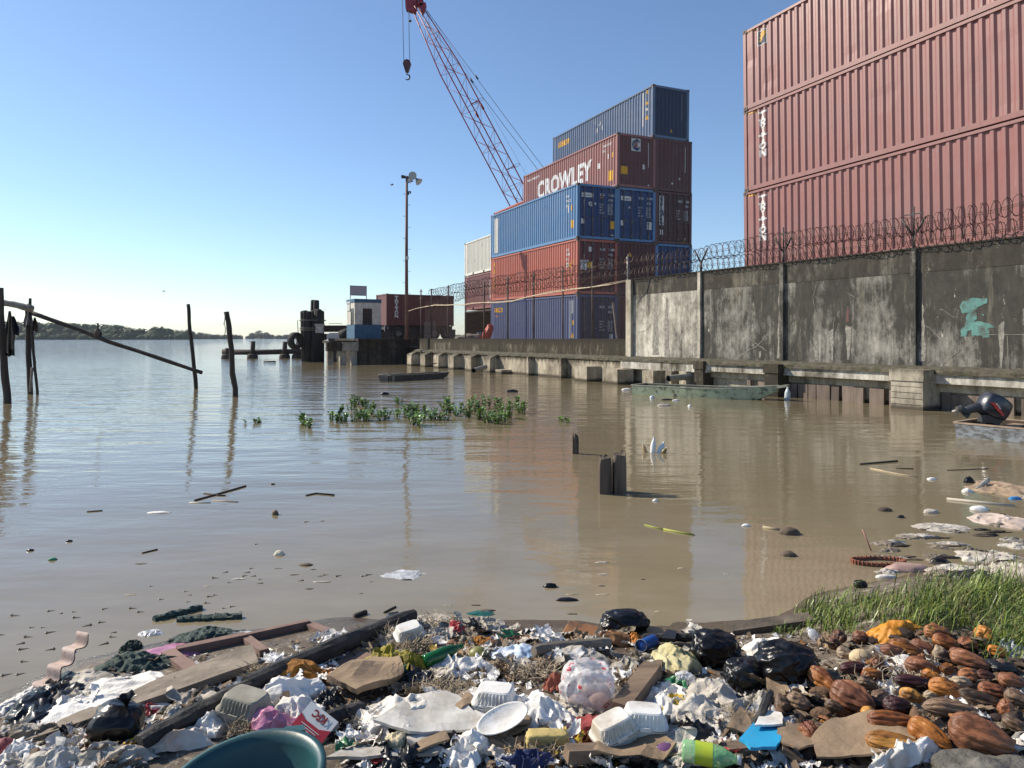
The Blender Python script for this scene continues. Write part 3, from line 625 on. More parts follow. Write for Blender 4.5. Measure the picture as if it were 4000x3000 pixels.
# ---- left stack: three columns, up to five high, door ends towards us
dL = V((-.397, .918, 0)); wv = V((.918, .397, 0)); tl = R(.9); A0 = V((3.39, 37.1, 0)); B0 = A0+wv*2.42; D0 = B0+wv*2.44
zA = [H-.62, H+2.29, H+5.19, H+8.10]
def code(num, typ, x=1.38, z=2.34, s=.17): return [(txt2d(num[0], s, .004, .72), x, z, 4), (txt2d(num[1], s, .004, .72), x+.52, z, 4), (txt2d(typ, s, .004, .72), x+.52, z-.26, 4)]
def weights(x=1.36, z=1.85): return [(txt2d(a, .10, .002, .8), x, z-.15*i, 4) for i, a in enumerate(('M.G.W.', 'TARE', 'NET', 'CU.CAP.'))]+[(txt2d(a, .075, .001, .85), x+.5, z+.03-.075*i, 4) for i, a in enumerate(('32,500 KGS', '71,650 LBS', '3,940 KGS', '8,690 LBS', '28,560 KGS', '62,960 LBS', '76.4 CU.M', '2,700 CU.FT'))]
seaco = lambda x0, z0, s: [(txt2d('seaco', s, .02, 1.0), x0, z0, 2)]
container('faded navy container at the foot of the left stack, behind the fence posts', A0+V((0, 0, zA[0])), dL, L40, 2.9, col_navy2, tl, 'door',
  seaco(L40-.5, 2.15, .62)+[(txt2d('a      company', .16, .004, .8), L40-.5, 1.85, 4), (txt2d('GE SeaCo', .16, .01, .8), L40-.72, 1.85, 5)]+[(rect2d(.05, 2.0), .92, .6, 1), (rect2d(.08, .7), .66, 1.9, 1), (tri(.22, .3), .72, .62, 2), (rect2d(.14, .24), .64, 1.3, 2)],
  code(('SEGU', '500050 3'), '45G1', 1.36, 2.2)+weights(1.36, 1.45)+[(rect2d(.24, .33), 1.95, .5, 1)], doorcol=paint('shaded_faded_navy', (.018, .02, .06), .5, .3, .05), group='containers of the left stack')  # door end: the navy darkened, shade put into its colour
container('orange red container between the navy and the mid blue one in the left stack', A0+V((0, 0, zA[1])), dL, L40, 2.9, col_or, tl, 'door',
  [(txt2d(c, .42, .02, .85), L40-.42, 2.3-.47*i, 2) for i, c in enumerate('GOLD')]+lines(['GLD', '705888', '45G1'], .2, 1.38, 2.35, .25)+[(tri(.2, .28), .98, 1.45, 2), (rect2d(.14, .25), 1.25, 1.48, 1), (rect2d(.05, .25), .6, 1.6, 2), (rect2d(.1, .9), .8, .3, 2)],
  code(('GLDU', '705888 0'), '45G1')+weights()+[(rect2d(.17, .26), .7, 2.25, 1), (txt2d('GOLD', .2, .01, .9), .2, 1.66, 4), (rect2d(.36, .34), .22, 1.28, 4), (rect2d(.34, .28), .6, 1.42, 2)], doorcol=paint('shaded_orange_red', (.12, .022, .02), .5, .3, .05), group='containers of the left stack')  # doors take a darkened orange red, the shaded end painted in
container('mid blue container on top of the orange red one in the left stack', A0+V((0, 0, zA[2])), dL, L40, 2.9, col_blue, tl, 'door',
  [(rect2d(.62, 2.3), L40-.62, .28, 1)]+lines(['SML', '794612', '45G1'], .2, 1.3, 2.3, .25)+[(rect2d(.13, .32), 1.15, 1.5, 1), (rect2d(.13, .3), .76, 1.55, 2), (rect2d(.3, .42), .8, .62, 2)],
  code(('SMLU', '794612 1'), '45G1')+weights()+[(rect2d(.7, .24), .28, 2.2, 1), (txt2d('SEABOARD', .12, .004, .8), .33, 2.26, 3), (txt2d('Q', .27, .02), .7, 1.78, 1), (rect2d(.08, .14), 1.06, 1.82, 1), (rect2d(.22, .27), .25, .8, 1), (rect2d(.32, .42), 1.98, .62, 2), (rect2d(.2, .05), 1.38, 2.22, 2), (rect2d(.12, .06), 2.1, .26, 1)], doorcol=paint('shaded_mid_blue', (.013, .04, .14), .5, .3, .03), group='containers of the left stack')  # blue door colour carries the shade of the end face
container('dark red corrugated container at ground level in the middle column of the left stack', B0+V((0, 0, zA[0])), dL, L40, 2.9, col_dkr, tl, 'front', group='containers of the left stack')
container('dark red container with a warning triangle in the middle column of the left stack', B0+V((0, 0, zA[1])), dL, L40, 2.9, col_dkr, tl, 'front', (), [(tri(.2, .26), .72, 2.1, 2), (rect2d(.03, 1.5), 1.95, .9, 1)], group='containers of the left stack')
container('second mid blue container, its doors right of the first blue one', B0+V((0, 0, zA[2])), dL, L40, 2.9, col_blue, tl, 'door', (), code(('SMLU', '787978 5'), '45G1')+weights()+[(rect2d(.66, .24), .26, 2.2, 1), (txt2d('SEABOARD', .12, .004, .8), .3, 2.26, 3), (rect2d(.2, .27), .25, .85, 1), (rect2d(.3, .42), 1.92, .72, 1), (txt2d('G', .12, .01), .75, 1.8, 1)], doorcol=MC['shaded_mid_blue'], group='containers of the left stack')
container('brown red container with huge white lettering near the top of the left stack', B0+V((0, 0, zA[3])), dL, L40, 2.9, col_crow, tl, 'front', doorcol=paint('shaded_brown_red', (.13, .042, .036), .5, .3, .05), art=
  [(txt2d('CROWLEY', 1.5, .062, .95), L40-2.2, .98, 4), (txt2d('www.crowley.com', .30, .006, .85), L40-.5, 2.36, 4)]+lines(['CMCU 491820', '45G1'], .19, 1.6, 2.4, .26)+[(rect2d(.14, .26), 1.06, 1.68, 1), (rect2d(.1, .26), .62, 1.7, 2), (rect2d(.42, .55), .95, .45, 2), (rect2d(.25, .3), 2.1, 1.35, 4)],
  eart=[(rect2d(.62, .68), .9, 2.02, 1), (txt2d('C', .74, .05), .95, 2.11, 3), (rect2d(.18, .22), 1.14, 2.25, 5), (rect2d(.40, .42), .27, .72, 2), (rect2d(.03, 1.35), 2.02, 1.2, 1), (rect2d(.16, .26), 1.63, 1.08, 1), (rect2d(.09, .08), 2.0, .2, 1)], group='containers of the left stack')
container('blue container at low level in the right column, half hidden by the tall wall', D0+V((0, 0, zA[1])), dL, L40, 2.9, col_blue, tl, 'door', (), code(('SMLU', '704216 7'), '45G1', 1.3, 1.9)+weights(1.3, 1.2), doorcol=MC['shaded_mid_blue'], group='containers of the left stack')
container('maroon container with a narrow white upright sign on its door in the left stack', D0+V((0, 0, zA[2])), dL, L40, 2.9, col_mar2, tl, 'door', (), [(rect2d(.30, 1.62), .28, 1.02, 1)]+[(txt2d(ch, .27, .028, 1.0), .32, 2.40-.2*i-(.04 if i else 0), 3) for i, ch in enumerate('CCROWLEY')]+code(('CMCU', '495060 3'), '45G1', 1.45, 2.36)+weights(1.42, 1.85)+[(rect2d(.2, .28), .33, .5, 1), (rect2d(.12, .1), 1.95, .3, 1), (rect2d(.12, .08), 1.92, .17, 2)], doorcol=paint('shaded_maroon', (.075, .022, .021), .5, .3, .06), group='containers of the left stack')  # maroon doors painted darker than the side for the shaded end
container('plain maroon container end under the topmost navy container', D0+V((0, 0, zA[3])), dL, L40, 2.9, col_mar2, tl, 'front', (), [(rect2d(.03, 1.4), 2.02, 1.15, 1), (rect2d(.09, .09), 1.1, .42, 1), (rect2d(.07, .12), 1.6, .7, 1)], group='containers of the left stack')
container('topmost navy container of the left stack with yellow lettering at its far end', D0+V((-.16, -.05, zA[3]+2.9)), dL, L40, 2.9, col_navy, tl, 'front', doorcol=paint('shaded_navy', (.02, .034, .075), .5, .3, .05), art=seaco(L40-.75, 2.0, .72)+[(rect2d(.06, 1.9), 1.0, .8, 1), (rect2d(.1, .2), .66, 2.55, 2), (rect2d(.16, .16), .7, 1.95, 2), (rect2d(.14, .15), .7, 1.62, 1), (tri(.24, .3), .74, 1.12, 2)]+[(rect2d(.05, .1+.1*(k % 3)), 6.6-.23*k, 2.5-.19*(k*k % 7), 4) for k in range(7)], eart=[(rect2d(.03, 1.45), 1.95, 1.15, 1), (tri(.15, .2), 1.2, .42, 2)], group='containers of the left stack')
container('dark red container in the right column standing on the yard behind the tall wall', D0+V((0, 0, zA[0])), dL, L40, 2.9, col_dkr, tl, 'front', group='containers of the left stack')
# ---- rear bay, twenty footers
L20 = 6.06; E = V((-3.69, 55.4, 0)); EN = E-dL*L20; ht = 2.59
zr = H-.62
rp = [(1.75, 2.1), (3.95, 4.3)]
container('off white container topping the far left end of the left stack', V((EN.x, EN.y, H+(1320-1081)/F*55.4)), dL, L20, ht, col_wht, 0, 'front', ribs=rp, group='containers of the rear bay')
container('faded maroon container right under the off white one', V((EN.x, EN.y, H+(1320-1213)/F*55.4)), dL, L20, ht, col_mar, 0, 'front', [(rect2d(.09, 1.3), .9, .7, 1), (rect2d(.12, .15), 1.2, .35, 1)], ribs=rp, group='containers of the rear bay')
EB = E+wv*2.44-dL*L20
container('orange container whose roof edge shows above the mid blue one', V((EB.x, EB.y, H+(1320-828)/F*55.9-ht)), dL, L20, ht, col_or, 0, 'front', group='containers of the rear bay')
for k in range(3): container(['rear container in the middle column hidden behind the left stack, lowest', 'rear container in the middle column hidden behind the left stack, second', 'rear container in the middle column hidden behind the left stack, third'][k], V((EB.x, EB.y, zr+k*2.59+.02*k)), dL, L20, 2.45 if k == 2 else ht, col_mar2, 0, 'front', group='containers of the rear bay')
# open sided container under the maroon one, inner shadow put into its dark colour
def frame_M(o, d): d = V(d).normalized(); Yv = V((-d.y, d.x, 0)); return Matrix(((d.x, Yv.x, 0, o[0]), (d.y, Yv.y, 0, o[1]), (0, 0, 1, o[2]), (0, 0, 0, 1)))
zc = H+(1320-1213)/F*55.4-.09
t = thing('open_sided_container', 'dark open sided container under the maroon one at the far end of the stack', 'shipping container', M=frame_M((EN.x, EN.y, zr), dL)); hz = zc-zr
mb = MB()
for x in (0, L20-.14): mb.box(x, x+.14, -.14, 0, 0, hz); mb.box(x, x+.14, -2.44, -2.3, 0, hz)
mb.box(0.14, L20-.14, -.1, 0, hz-.1, hz); mb.build('frame', M_brownshade, t)
mb = MB(); mb.box(.0, .04, -2.3, -.14, .0, hz); mb.box(L20-.04, L20, -2.3, -.14, 0, hz); mb.box(.14, L20-.14, -2.44, -2.4, 0, hz-.12); mb.box(.14, L20-.14, -2.3, -.1, hz-.06, hz-.01); mb.build('wall', M_brownshade, t)
# ================================================================ pier, booth, trailer container, dolphin
OP = V((-10.36, 48.2, 0)); MPm = Matrix(((.862, -.506, 0, OP.x), (.506, .862, 0, OP.y), (0, 0, 1, 0), (0, 0, 0, 1)))
C_pier = concrete('black_stained_pier', (.20, .18, .15), (.045, .04, .034), .16); C_pw = concrete('whitewashed_beam', (.55, .53, .48), (.2, .18, .15), .0)
pier = thing('pier', 'dark stained concrete pier carrying the white and blue booth', 'pier', M=MPm)
mb = MB(); mb.box(0, 4.4, .0, 7, -.8, 1.55); mb.box(-.1, 4.5, -.12, 7, 1.55, 1.76); mb.box(4.4, 6.2, .6, 7, -.8, 1.7); mb.build('deck_block', C_pier, pier)
mb = MB(); mb.box(-1.95, -.11, .3, 1.9, 1.45, 1.62); mb.build('deck_slab', C_pier, pier)
mb = MB(); mb.box(-2.15, -1.15, .1, .5, .92, 1.5, 1); mb.box(-1.14, -.02, .0, .5, .92, 1.52, 0); mb.build('edge_beam', [C_pw, C_pier], pier)
for x, y in ((-2.0, .5), (-1.2, .3), (-.42, .25)): mb = MB(); mb.box(x, x+.38, y, y+.38, -.8, .95 if y < 1 else 1.36); mb.build('column', C_pw, pier)
mb = MB(); mb.box(4.1, 4.35, -.35, -.1, -.8, .9, tp=.9); mb.box(3.95, 4.5, -.45, 0, .9, 1.05); mb.build('bollard_post', C_pier, pier)
M_bw = concrete('flaking_white_paint', (.62, .61, .57), (.33, .31, .27), -.18); M_bb = pm('booth_blue_paint', (.06, .15, .24), (.04, .10, .17), 4, .75); M_lb = pm('pale_blue_paint', (.28, .42, .47), (.2, .32, .38), 4, .7)
bo = MPm@V((.05, 1.1, 1.76))
MBo = MPm.copy(); MBo.translation = bo
booth = thing('guard_booth', 'small white booth with blue base and dark window at the pier edge', 'booth', M=MBo); bw_, bd_, bh_ = 1.9, 1.75, 2.75
mb = MB(); mb.box(0, bw_, 0, bd_, .98, bh_-.25, 0); mb.build('wall', M_bw, booth)
mb = MB(); mb.box(-.012, bw_+.012, -.012, bd_+.012, 0, .98, 0); mb.build('base', M_bb, booth)
mb = MB(); mb.box(-.03, bw_+.03, -.03, bd_+.03, bh_-.25, bh_, 0); mb.build('roof', M_bb, booth)
for nm, bx in (('window', (.62, 1.2, -.02, .0, .95, 2.05)), ('window', (-.02, 0., .25, .75, .95, 2.05))):
    mb = MB(); mb.box(*bx); wn = mb.build(nm, pm('dark_window_glass', (.02, .022, .026), rough=.15), booth)
    x0, x1, y0, y1, a, b = bx; mb = MB()
    if x1-x0 > .1:
        for u in (x0-.04, (x0+x1)/2-.02, x1): mb.box(u, u+.04, y0-.015, y1, a, b)
        mb.box(x0-.04, x1+.04, y0-.018, y1, b, b+.04); mb.box(x0, x1, y0-.012, y1, 1.5, 1.53)
    else:
        for u in (y0-.04, y1): mb.box(x0-.015, x1, u, u+.04, a, b)
        mb.box(x0-.018, x1, y0-.04, y1+.04, b, b+.04)
    mb.build('window_frame', pm('dark_frame', (.05, .045, .04)), wn)
mb = MB(); mb.box(-.05, -.014, .95, 1.62, 1.95, 2.6, 0); mb.box(-.054, -.05, 1.0, 1.57, 2.35, 2.52, 1); mb.box(-.054, -.05, 1.05, 1.5, 2.2, 2.24, 1); mb.box(-.054, -.05, 1.1, 1.45, 2.06, 2.1, 1); mb.build('notice', [M_white, pm('grey_print', (.3, .3, .32))], booth)
sg = thing('sign_board', 'blank grey sign board on two legs on the booth roof', 'sign', M=Matrix.Translation((0, 0, bh_)) if 0 else MBo@Matrix.Translation((-.12, .5, bh_)))
mb = MB(); mb.box(0, 1.12, 0, .03, .28, .9, 0); mb.build('panel', pm('grey_board', (.42, .40, .42), (.36, .34, .36), 3, .6), sg)
mb = MB(); mb.box(-.04, 0, 0, .04, 0, .95); mb.box(1.12, 1.16, 0, .04, 0, .95); mb.box(0, 1.12, -.005, .035, .9, .94); mb.box(0, 1.12, -.005, .035, .25, .28); mb.build('frame', M_darksteel, sg)
# container on a trailer behind the booth, seen on its long side
kx = V((-10.2, 57.8, H+(1320-1271)/F*57.8)); dT = V((.862, .506, 0))
d = V((.862, .506, 0)); na = kx+d*L20   # near left corner in the builder's frame is the right end; far end is the booth side
def cont_front(label, corner, d, L, Hh, col, art):
    X, Yv = -d, V((d.y, -d.x, 0)); near = corner+d*L
    return container(label, near, X, L, Hh, col, 0, 'front', art, group='containers of the rear bay')
cont_front('dark red container with a white vertical name on a trailer behind the booth', kx, d, L20, 2.59, paint('shaded_red_paint', (.13, .036, .032), .5, .3, .05), vert_slab('TRITON', .34, .27, .035, L20-.72, 2.42))
tr = thing('trailer', 'dark trailer chassis with tyres under the red container behind the booth', 'trailer', kx+V((0, 0, -1.6)))
mb = MB(); e = d*L20; up = V((0, 0, 1)); pn = V((-d.y, d.x, 0))
for o_ in (.4, 1.8): mb.beam(pn*o_+V((0, 0, 1.40)), e+pn*o_+V((0, 0, 1.30)), .2, .6)
for k in range(5): q_ = d*(k*1.4+.2)+V((0, 0, 1.42)); mb.beam(q_, q_+pn*2.3, .12, .3)
mb.beam(e*.94+V((0, 0, .2)), e*.94+V((0, 0, 1.3)), .5, .8, 0, d); mb.build('chassis', M_darksteel, tr)
def wheel(par, c, ax, r, w_):
    ax = V(ax).normalized(); M = ax.to_track_quat('Z', 'Y').to_matrix().to_4x4(); M.translation = c
    mb = MB(); mb.lathe([(r*.55, -w_/2), (r*.9, -w_/2), (r, -w_*.35), (r, w_*.35), (r*.9, w_/2), (r*.55, w_/2)], 24, 0, M); wh = mb.build('wheel', M_rubber, par)
    mb = MB(); mb.lathe([(0, -w_*.2), (r*.3, -w_*.3), (r*.55, -w_*.45), (r*.57, w_*.45), (r*.3, w_*.2), (0, w_*.2)], 16, 0, M); mb.build('rim', pm('rim_grey', (.2, .2, .2), (.1, .09, .08), 6, .6), wh)
for x in (1.0, 4.2, 5.3): wheel(tr, d*x+V((0, 0, .95))-pn*.05, -pn, .5, .3)
sk = thing('dark_backdrop', 'added dark skip standing behind the trailer wheels', 'backdrop', P(1600, 1320, 63.5)); mb = MB(); mb.slab([(-2.6, 0), (2.2, 0), (2.9, 1.05), (-3.1, 1.05)], 1.6, lambda a, b, t_: V((a, t_, b-.1))); mb.build('bin', M_darksteel, sk); mb = MB()  # added dark backdrop for the clutter, closes the bright gap under the trailer
for k in range(7): mb.box(-2.4+k*.75, -2.32+k*.75, -.06, 0, -.1, .95)
mb.box(-3.15, 2.95, -.07, 1.65, .95, 1.05); mb.build('rib_frame', M_brownshade, sk)
# scrap beside the trailer: corrugated sheets, drums, tarpaulin, tank
mb = MB(); Yg = 46.5
for k in range(14): q0 = P(1656, 1258+5.3*k, Yg); q1 = P(1702, 1257+5.3*k, Yg); mb.beam(q0, q1, .03, .05)
for px in (1658, 1679, 1700): mb.beam(P(px, 1255, Yg)+V((0, .04, 0)), P(px, 1332, Yg)+V((0, .04, 0)), .05, .05)
o = mb.build('slatted_pallet', pm('grey_slats', (.22, .2, .19), (.12, .1, .09), 5, .8), org=P(1679, 1332, Yg)); tag(o, 'grey slatted rack standing upright behind the far parapet', 'rack')
for i, (px, lab) in enumerate(((1869, 'left blue and white drum in front of the dark open container'), (1879, 'right blue and white drum in front of the dark open container'))):
    c = P(px, 1308, 47.5); c.z = 1.75; t = thing('drum', lab, 'drum', c, 'drums by the open container'); mb = MB(); mb.lathe([(0, 0), (.085, 0), (.085, .18)], 14); mb.build('base', M_white, t); mb = MB(); mb.lathe([(.086, .18), (.088, .3), (.086, .42), (0, .42)], 14); mb.build('barrel', M_bb, t)
mb = MB(); c = P(1838, 1322, 46.5); mb.ico(c, (1.0, .6, .3), 4, lambda n: 1+.25*nz(n.x*2, n.y*2, n.z*2)); o = mb.build('rubble_heap', pm('rubble_grey', (.2, .18, .15), (.1, .09, .075), 7, .95, .8), org=c); tag(o, 'low grey heap behind the parapet before the dark container', 'heap')
mb = MB(); c = P(1905, 1300, 46.0)
mb.ico(c, (.30, .3, .62), 4, lambda n: 1+.3*ridge(n.x*2+3, n.y*2, n.z*1.2)-.25, M=Matrix.Rotation(R(22), 3, 'Y')); o = mb.build('tarpaulin', pm('red_tarpaulin', (.55, .07, .03), (.35, .04, .02), 5, .5), org=c); tag(o, 'crumpled red tarpaulin draped beside the navy container', 'tarpaulin')
# person with a blue cap among the gear behind the pier
def skin(name, joints, edges, mat_, parent=None, loc=None, sub=2):
    me = bpy.data.meshes.new(name); me.from_pydata([j[0] for j in joints], edges, []); o = bpy.data.objects.new(name, me); C.objects.link(o)
    md = o.modifiers.new('s', 'SKIN'); 
    for v, j in zip(me.skin_vertices[0].data if me.skin_vertices else [], joints): v.radius = (j[1], j[2] if len(j) > 2 else j[1])
    s2 = o.modifiers.new('b', 'SUBSURF'); s2.levels = sub; s2.render_levels = sub
    if me.skin_vertices: me.skin_vertices[0].data[0].use_root = True
    dg = bpy.context.evaluated_depsgraph_get(); bpy.context.view_layer.update(); m2 = bpy.data.meshes.new_from_object(o.evaluated_get(bpy.context.evaluated_depsgraph_get()))
    bpy.data.objects.remove(o); m2.name = name; m2.materials.clear(); m2.materials.append(mat_)
    for p_ in m2.polygons: p_.use_smooth = True
    o = bpy.data.objects.new(name, m2); C.objects.link(o)
    if parent: o.parent = parent
    if loc is not None: o.location = loc
    return o
# dolphin: bundle of timber piles
dc = W(1222, 1412, 0); random.seed(8)
dol = thing('timber_dolphin', 'bundle of black timber mooring piles standing before the pier', 'mooring piles', dc)
for i, (px, top, r) in enumerate(((1187, 1215, .16), (1198, 1213, .17), (1208, 1216, .15), (1217, 1170, .17), (1234, 1172, .18), (1224, 1214, .18), (1246, 1208, .22), (1252, 1210, .2), (1239, 1235, .2), (1206, 1245, .18), (1195, 1255, .16), (1230, 1260, .2), (1212, 1217, .17), (1228, 1212, .17), (1241, 1209, .18), (1256, 1214, .17))):
    x = (px-1222)/F*dc.y; z = H+(HOR-top)/F*dc.y; y = random.uniform(-.5, .5); mb = MB(); lean = random.uniform(-.1, .1)
    mb.tube([V((x*.92+lean, y, -.8)), V((x*.96+lean*.5, y, z*.5)), V((x, y, z-.1)), V((x, y, z))], [r*1.4, r*1.35, r*1.25, r*.95], 9, wob=.12, seed=i); mb.build('pile', pm('black_tarred_wood', (.012, .011, .011), (.03, .027, .025), 5, .85, .5, (1, 1, .2)), dol)
mb = MB()
for zz in (2.35, 2.5, 3.1): mb.lathe([(.98, zz), (1.0, zz+.04), (.98, zz+.08)], 20, M=Matrix.Diagonal((1, .85, 1, 1)))
mb.build('binding_rope', pm('old_rope', (.12, .1, .08)), dol)
mb = MB(); p0 = P(1180, 1252, 54.2)-dc; mb.tube([p0, p0+V((-.35, 0, .0)), p0+V((-.3, 0, -1.0)), p0+V((-.45, 0, -1.8)), p0+V((-.1, 0, -2.2))], .03, 5); mb.build('mooring_rope', pm('pale_rope', (.35, .33, .3)), dol)
mb = MB(); c = P(1247, 1285, 53.4); mb.box(c.x-.28, c.x+.28, c.y, c.y+.3, c.z-.3, c.z+.25); mb.box(c.x-.34, c.x+.34, c.y-.05, c.y+.3, c.z+.25, c.z+.38); o = mb.build('fender_box', pm('grey_white_box', (.5, .48, .45), (.25, .22, .2), 6, .8), org=c); tag(o, 'whitish box fixed at the right shoulder of the mooring piles', 'box')
ty = thing('tyre_fender', 'big black tyre hanging at the left end of the pier', 'tyre', P(1154, 1331, 53.5)); M = Matrix.Rotation(R(90), 4, 'Y')@Matrix.Rotation(R(0), 4, 'X'); M = Matrix.Rotation(R(-28), 4, 'Z')@M
mb = MB(); mb.lathe([(.36, -.25), (.55, -.3), (.64, -.2), (.64, .2), (.55, .3), (.36, .25), (.36, -.25)], 26, 0, M); mb.build('tyre', M_rubber, ty)
mb = MB(); mb.beam(P(1165, 1316, 56.2), P(1275, 1316, 56.4), .3, .5); mb.beam(P(1262, 1284, 54.2), P(1365, 1284, 54.4), .3, .5); o = mb.build('fender_beam', M_brownshade, org=P(1262, 1300, 54)); tag(o, 'long dark fender beam running from tyre to booth', 'beam')
for px, lab in ((1287, 'left thin railing on the dark fender beam'),):
    mb = MB(); a, b = P(1287, 1264, 54.2), P(1335, 1264, 54.4); mb.tube([P(1287, 1275, 54.2), a, b, P(1335, 1275, 54.4)], .02, 5); o = mb.build('railing', M_darksteel, org=a); tag(o, 'thin railing on top of the fender beam', 'railing')
mb = MB(); c = P(1298, 1314, 58); mb.box(c.x-.9, c.x+.75, c.y, c.y+.8, c.z-.25, c.z+.22, tp=.9); mb.box(c.x-.3, c.x+.5, c.y+.1, c.y+.6, c.z+.22, c.z+.30); o = mb.build('moored_launch', M_white, org=c); tag(o, 'white launch hull showing between mooring piles and booth', 'boat')
mb = MB(); c = P(1350, 1308, 52.5); M = Matrix.Translation(c)@Matrix.Rotation(R(70), 4, 'Y'); mb.lathe([(0, -.4), (.42, -.4), (.45, 0), (.42, .4), (0, .4)], 18, 0, M); o = mb.build('rubber_roller', M_rubber, org=c); tag(o, 'dark round roller fender beside the booth base', 'fender')
# far left catwalk: long beam on stumps
cw = W(1000, 1399, 0); cwt = thing('broken_jetty', 'long dark timber lying across stumps out in the river', 'jetty', cw)
mb = MB(); mb.tube([P(872, 1375, 64)-cw, P(1000, 1376, 63.5)-cw, P(1192, 1372, 62.5)-cw], [.26, .24, .22], 10, wob=.08); mb.build('beam', M_pole, cwt)
for px, tp, b in ((885, 1360, 1401), (985, 1333, 1400), (1110, 1335, 1400), (1160, 1345, 1400)):
    mb = MB(); c = W(px, b)-cw; k = 62.; z = H+(HOR-tp)/F*k; mb.tube([c+V((0, 0, -.6)), c+V((0, .1, .25)), c+V((0, .1, .4))], [.52, .46, .35], 12, wob=.1, seed=px); mb.tube([c+V((0, .1, .3)), c+V((.05, .1, z))], .2, 9, wob=.08, seed=px); mb.build('stump', M_pole, cwt)
# ================================================================ crane behind the stacks
YC = 72.
M_crane = pm('crane_red_paint', (.30, .022, .045), (.20, .018, .035), 3, .5); M_cable = pm('steel_cable', (.05, .05, .055), rough=.6, metal=.3)
cb = P(2328, 1345, YC); crane = thing('lattice_crane', 'tall red lattice boom crane leaning up behind the left container stack', 'crane', cb)
ptip = P(1600, -25, YC)-cb; pk1 = P(1752, 272, YC)-cb; p0 = V((0, 0, 0)); ax = (ptip-p0).normalized(); e1 = V((ax.z, 0, -ax.x)); e2 = V((0, 1, 0)); th = R(25); aS = 1.62
u1 = e1*math.cos(th)+e2*math.sin(th); u2 = -e1*math.sin(th)+e2*math.cos(th); Lb = ptip.length; Lk = pk1.dot(ax)
def corner(k, l):
    f = 1. if l < Lk else lerp(1, .36, (l-Lk)/(Lb-Lk))
    if l < 3: f = lerp(.3, 1, l/3)
    a, b = ((-.5, -.5), (.5, -.5), (.5, .5), (-.5, .5))[k]; return ax*l+u1*(a*aS*f)+u2*(b*aS*f)
for k in range(4):
    mb = MB(); mb.tube([corner(k, l) for l in (0, 3, Lk, Lb-1.2)], .062, 6); mb.build('chord', M_crane, crane)
mb = MB(); l = 0.; i = 0
while l < Lb-1.6:
    st = 1.5 if l < Lk else 1.1
    for k in range(4):
        a, b = (k, (k+1) % 4) if (i+k) % 2 else ((k+1) % 4, k)
        mb.tube([corner(a, l), corner(b, l+st)], .022, 4, 0, False, False)
        if i % 3 == 0: mb.tube([corner(k, l), corner((k+1) % 4, l)], .022, 4, 0, False, False)
    l += st; i += 1
mb.build('lacing', M_crane, crane)
mb = MB()
for l in (Lb*.33, Lb*.66):
    for k in (1, 2): mb.tube([corner(k, l-.3), corner(k, l+.3)], .12, 6)
mb.build('splice_joint', M_crane, crane)
mb = MB(); c = P(1614, 15, YC)-cb
for yy in (-.35, .0, .35): mb.slab([(-1.0, -.9), (.3, -1.3), (.55, -.2), (.1, 1.0), (-1.1, .9)], .05, lambda a, b, t: c+V((a*.72, yy+t, b*.72)))
h2 = P(1652, 22, YC)-cb; mb.slab([(-.35, .1), (.3, .25), (.36, -.05), (.12, -.75), (-.1, -.9)], .5, lambda a, b, t: h2+V((a, -.25+t, b)))
Mx = Matrix.Rotation(R(90), 4, 'X')
for q in (P(1606, 2, YC), P(1640, 12, YC)): Mt = Mx.copy(); Mt.translation = q-cb; mb.lathe([(0, -.25), (.42, -.25), (.36, 0), (.42, .25), (0, .25)], 18, 0, Mt)
mb.build('boom_head', M_crane, crane)
mb = MB()
for a, b in (((1666, 40), (2300, 888)), ((1650, 60), (2272, 888))):
    A, B = P(*a, YC)-cb, P(*b, YC)-cb; mb.tube([A, A.lerp(B, .5)+V((0, 0, -.15)), B], .024, 5); q = A.lerp(B, .3); mb.tube([q, q+(B-A).normalized()*.5], .09, 6)
mb.tube([P(1665, 35, YC)-cb, P(1815, 260, YC)-cb, P(2060, 690, YC)-cb], .014, 4); mb.build('pendant_cable', M_cable, crane)
for px, py in ((1873, 392), (2013, 648)): mb = MB(); c = P(px, py, YC)-cb; mb.tube([c+V((.45*math.cos(a*.524), 0, .16*math.sin(a*.524)+.2*math.cos(a*.524))) for a in range(13)], .02, 4); mb.beam(c, c+V((-.9, 0, -.4)), .12, .08); mb.build('walkway_hoop', M_crane, crane)
hb = P(1590, 258, YC); hk = thing('hook_block', 'dark red hook block hanging on cables from the crane boom', 'hook', hb)
mb = MB(); sx = YC/F
mb.slab([(-16*sx, 8*sx), (-11*sx, 20*sx), (0, 25*sx), (11*sx, 20*sx), (16*sx, 8*sx), (6*sx, -24*sx), (-6*sx, -24*sx)], .4, lambda a, b, t: V((a, -.2+t, b))); mb.build('block', pm('block_red', (.10, .02, .025), (.05, .015, .018), 5, .5), hk)
mb = MB(); mb.tube([V((0, 0, -.6)), V((0, 0, -.85))], .06, 6)
mb.tube([V((.27*math.sin(a)*1.0, 0, -1.12+.27*math.cos(a))) for a in [R(-20+k*22) for k in range(12)]], [.05]*3+[.085]*5+[.07, .06, .045, .02], 7); mb.build('hook', M_darksteel, hk)
mb = MB()
for x, xt in ((-13, 1570), (-11.5, 1573), (12, 1596), (9.5, 1594)): mb.tube([V((x*sx, 0, .2)), P(xt, -20, YC)-hb], .018, 4)
mb.build('hoist_cable', M_cable, hk)
mb = MB(); q = P(1602, 82, YC); mb.ico(q, (.16, .16, .12), 2); mb.tube([q, P(1600, 20, YC)], .016, 4); o = mb.build('cable_weight', M_cable, org=q); tag(o, 'small black weight on a cable just under the boom head', 'weight')
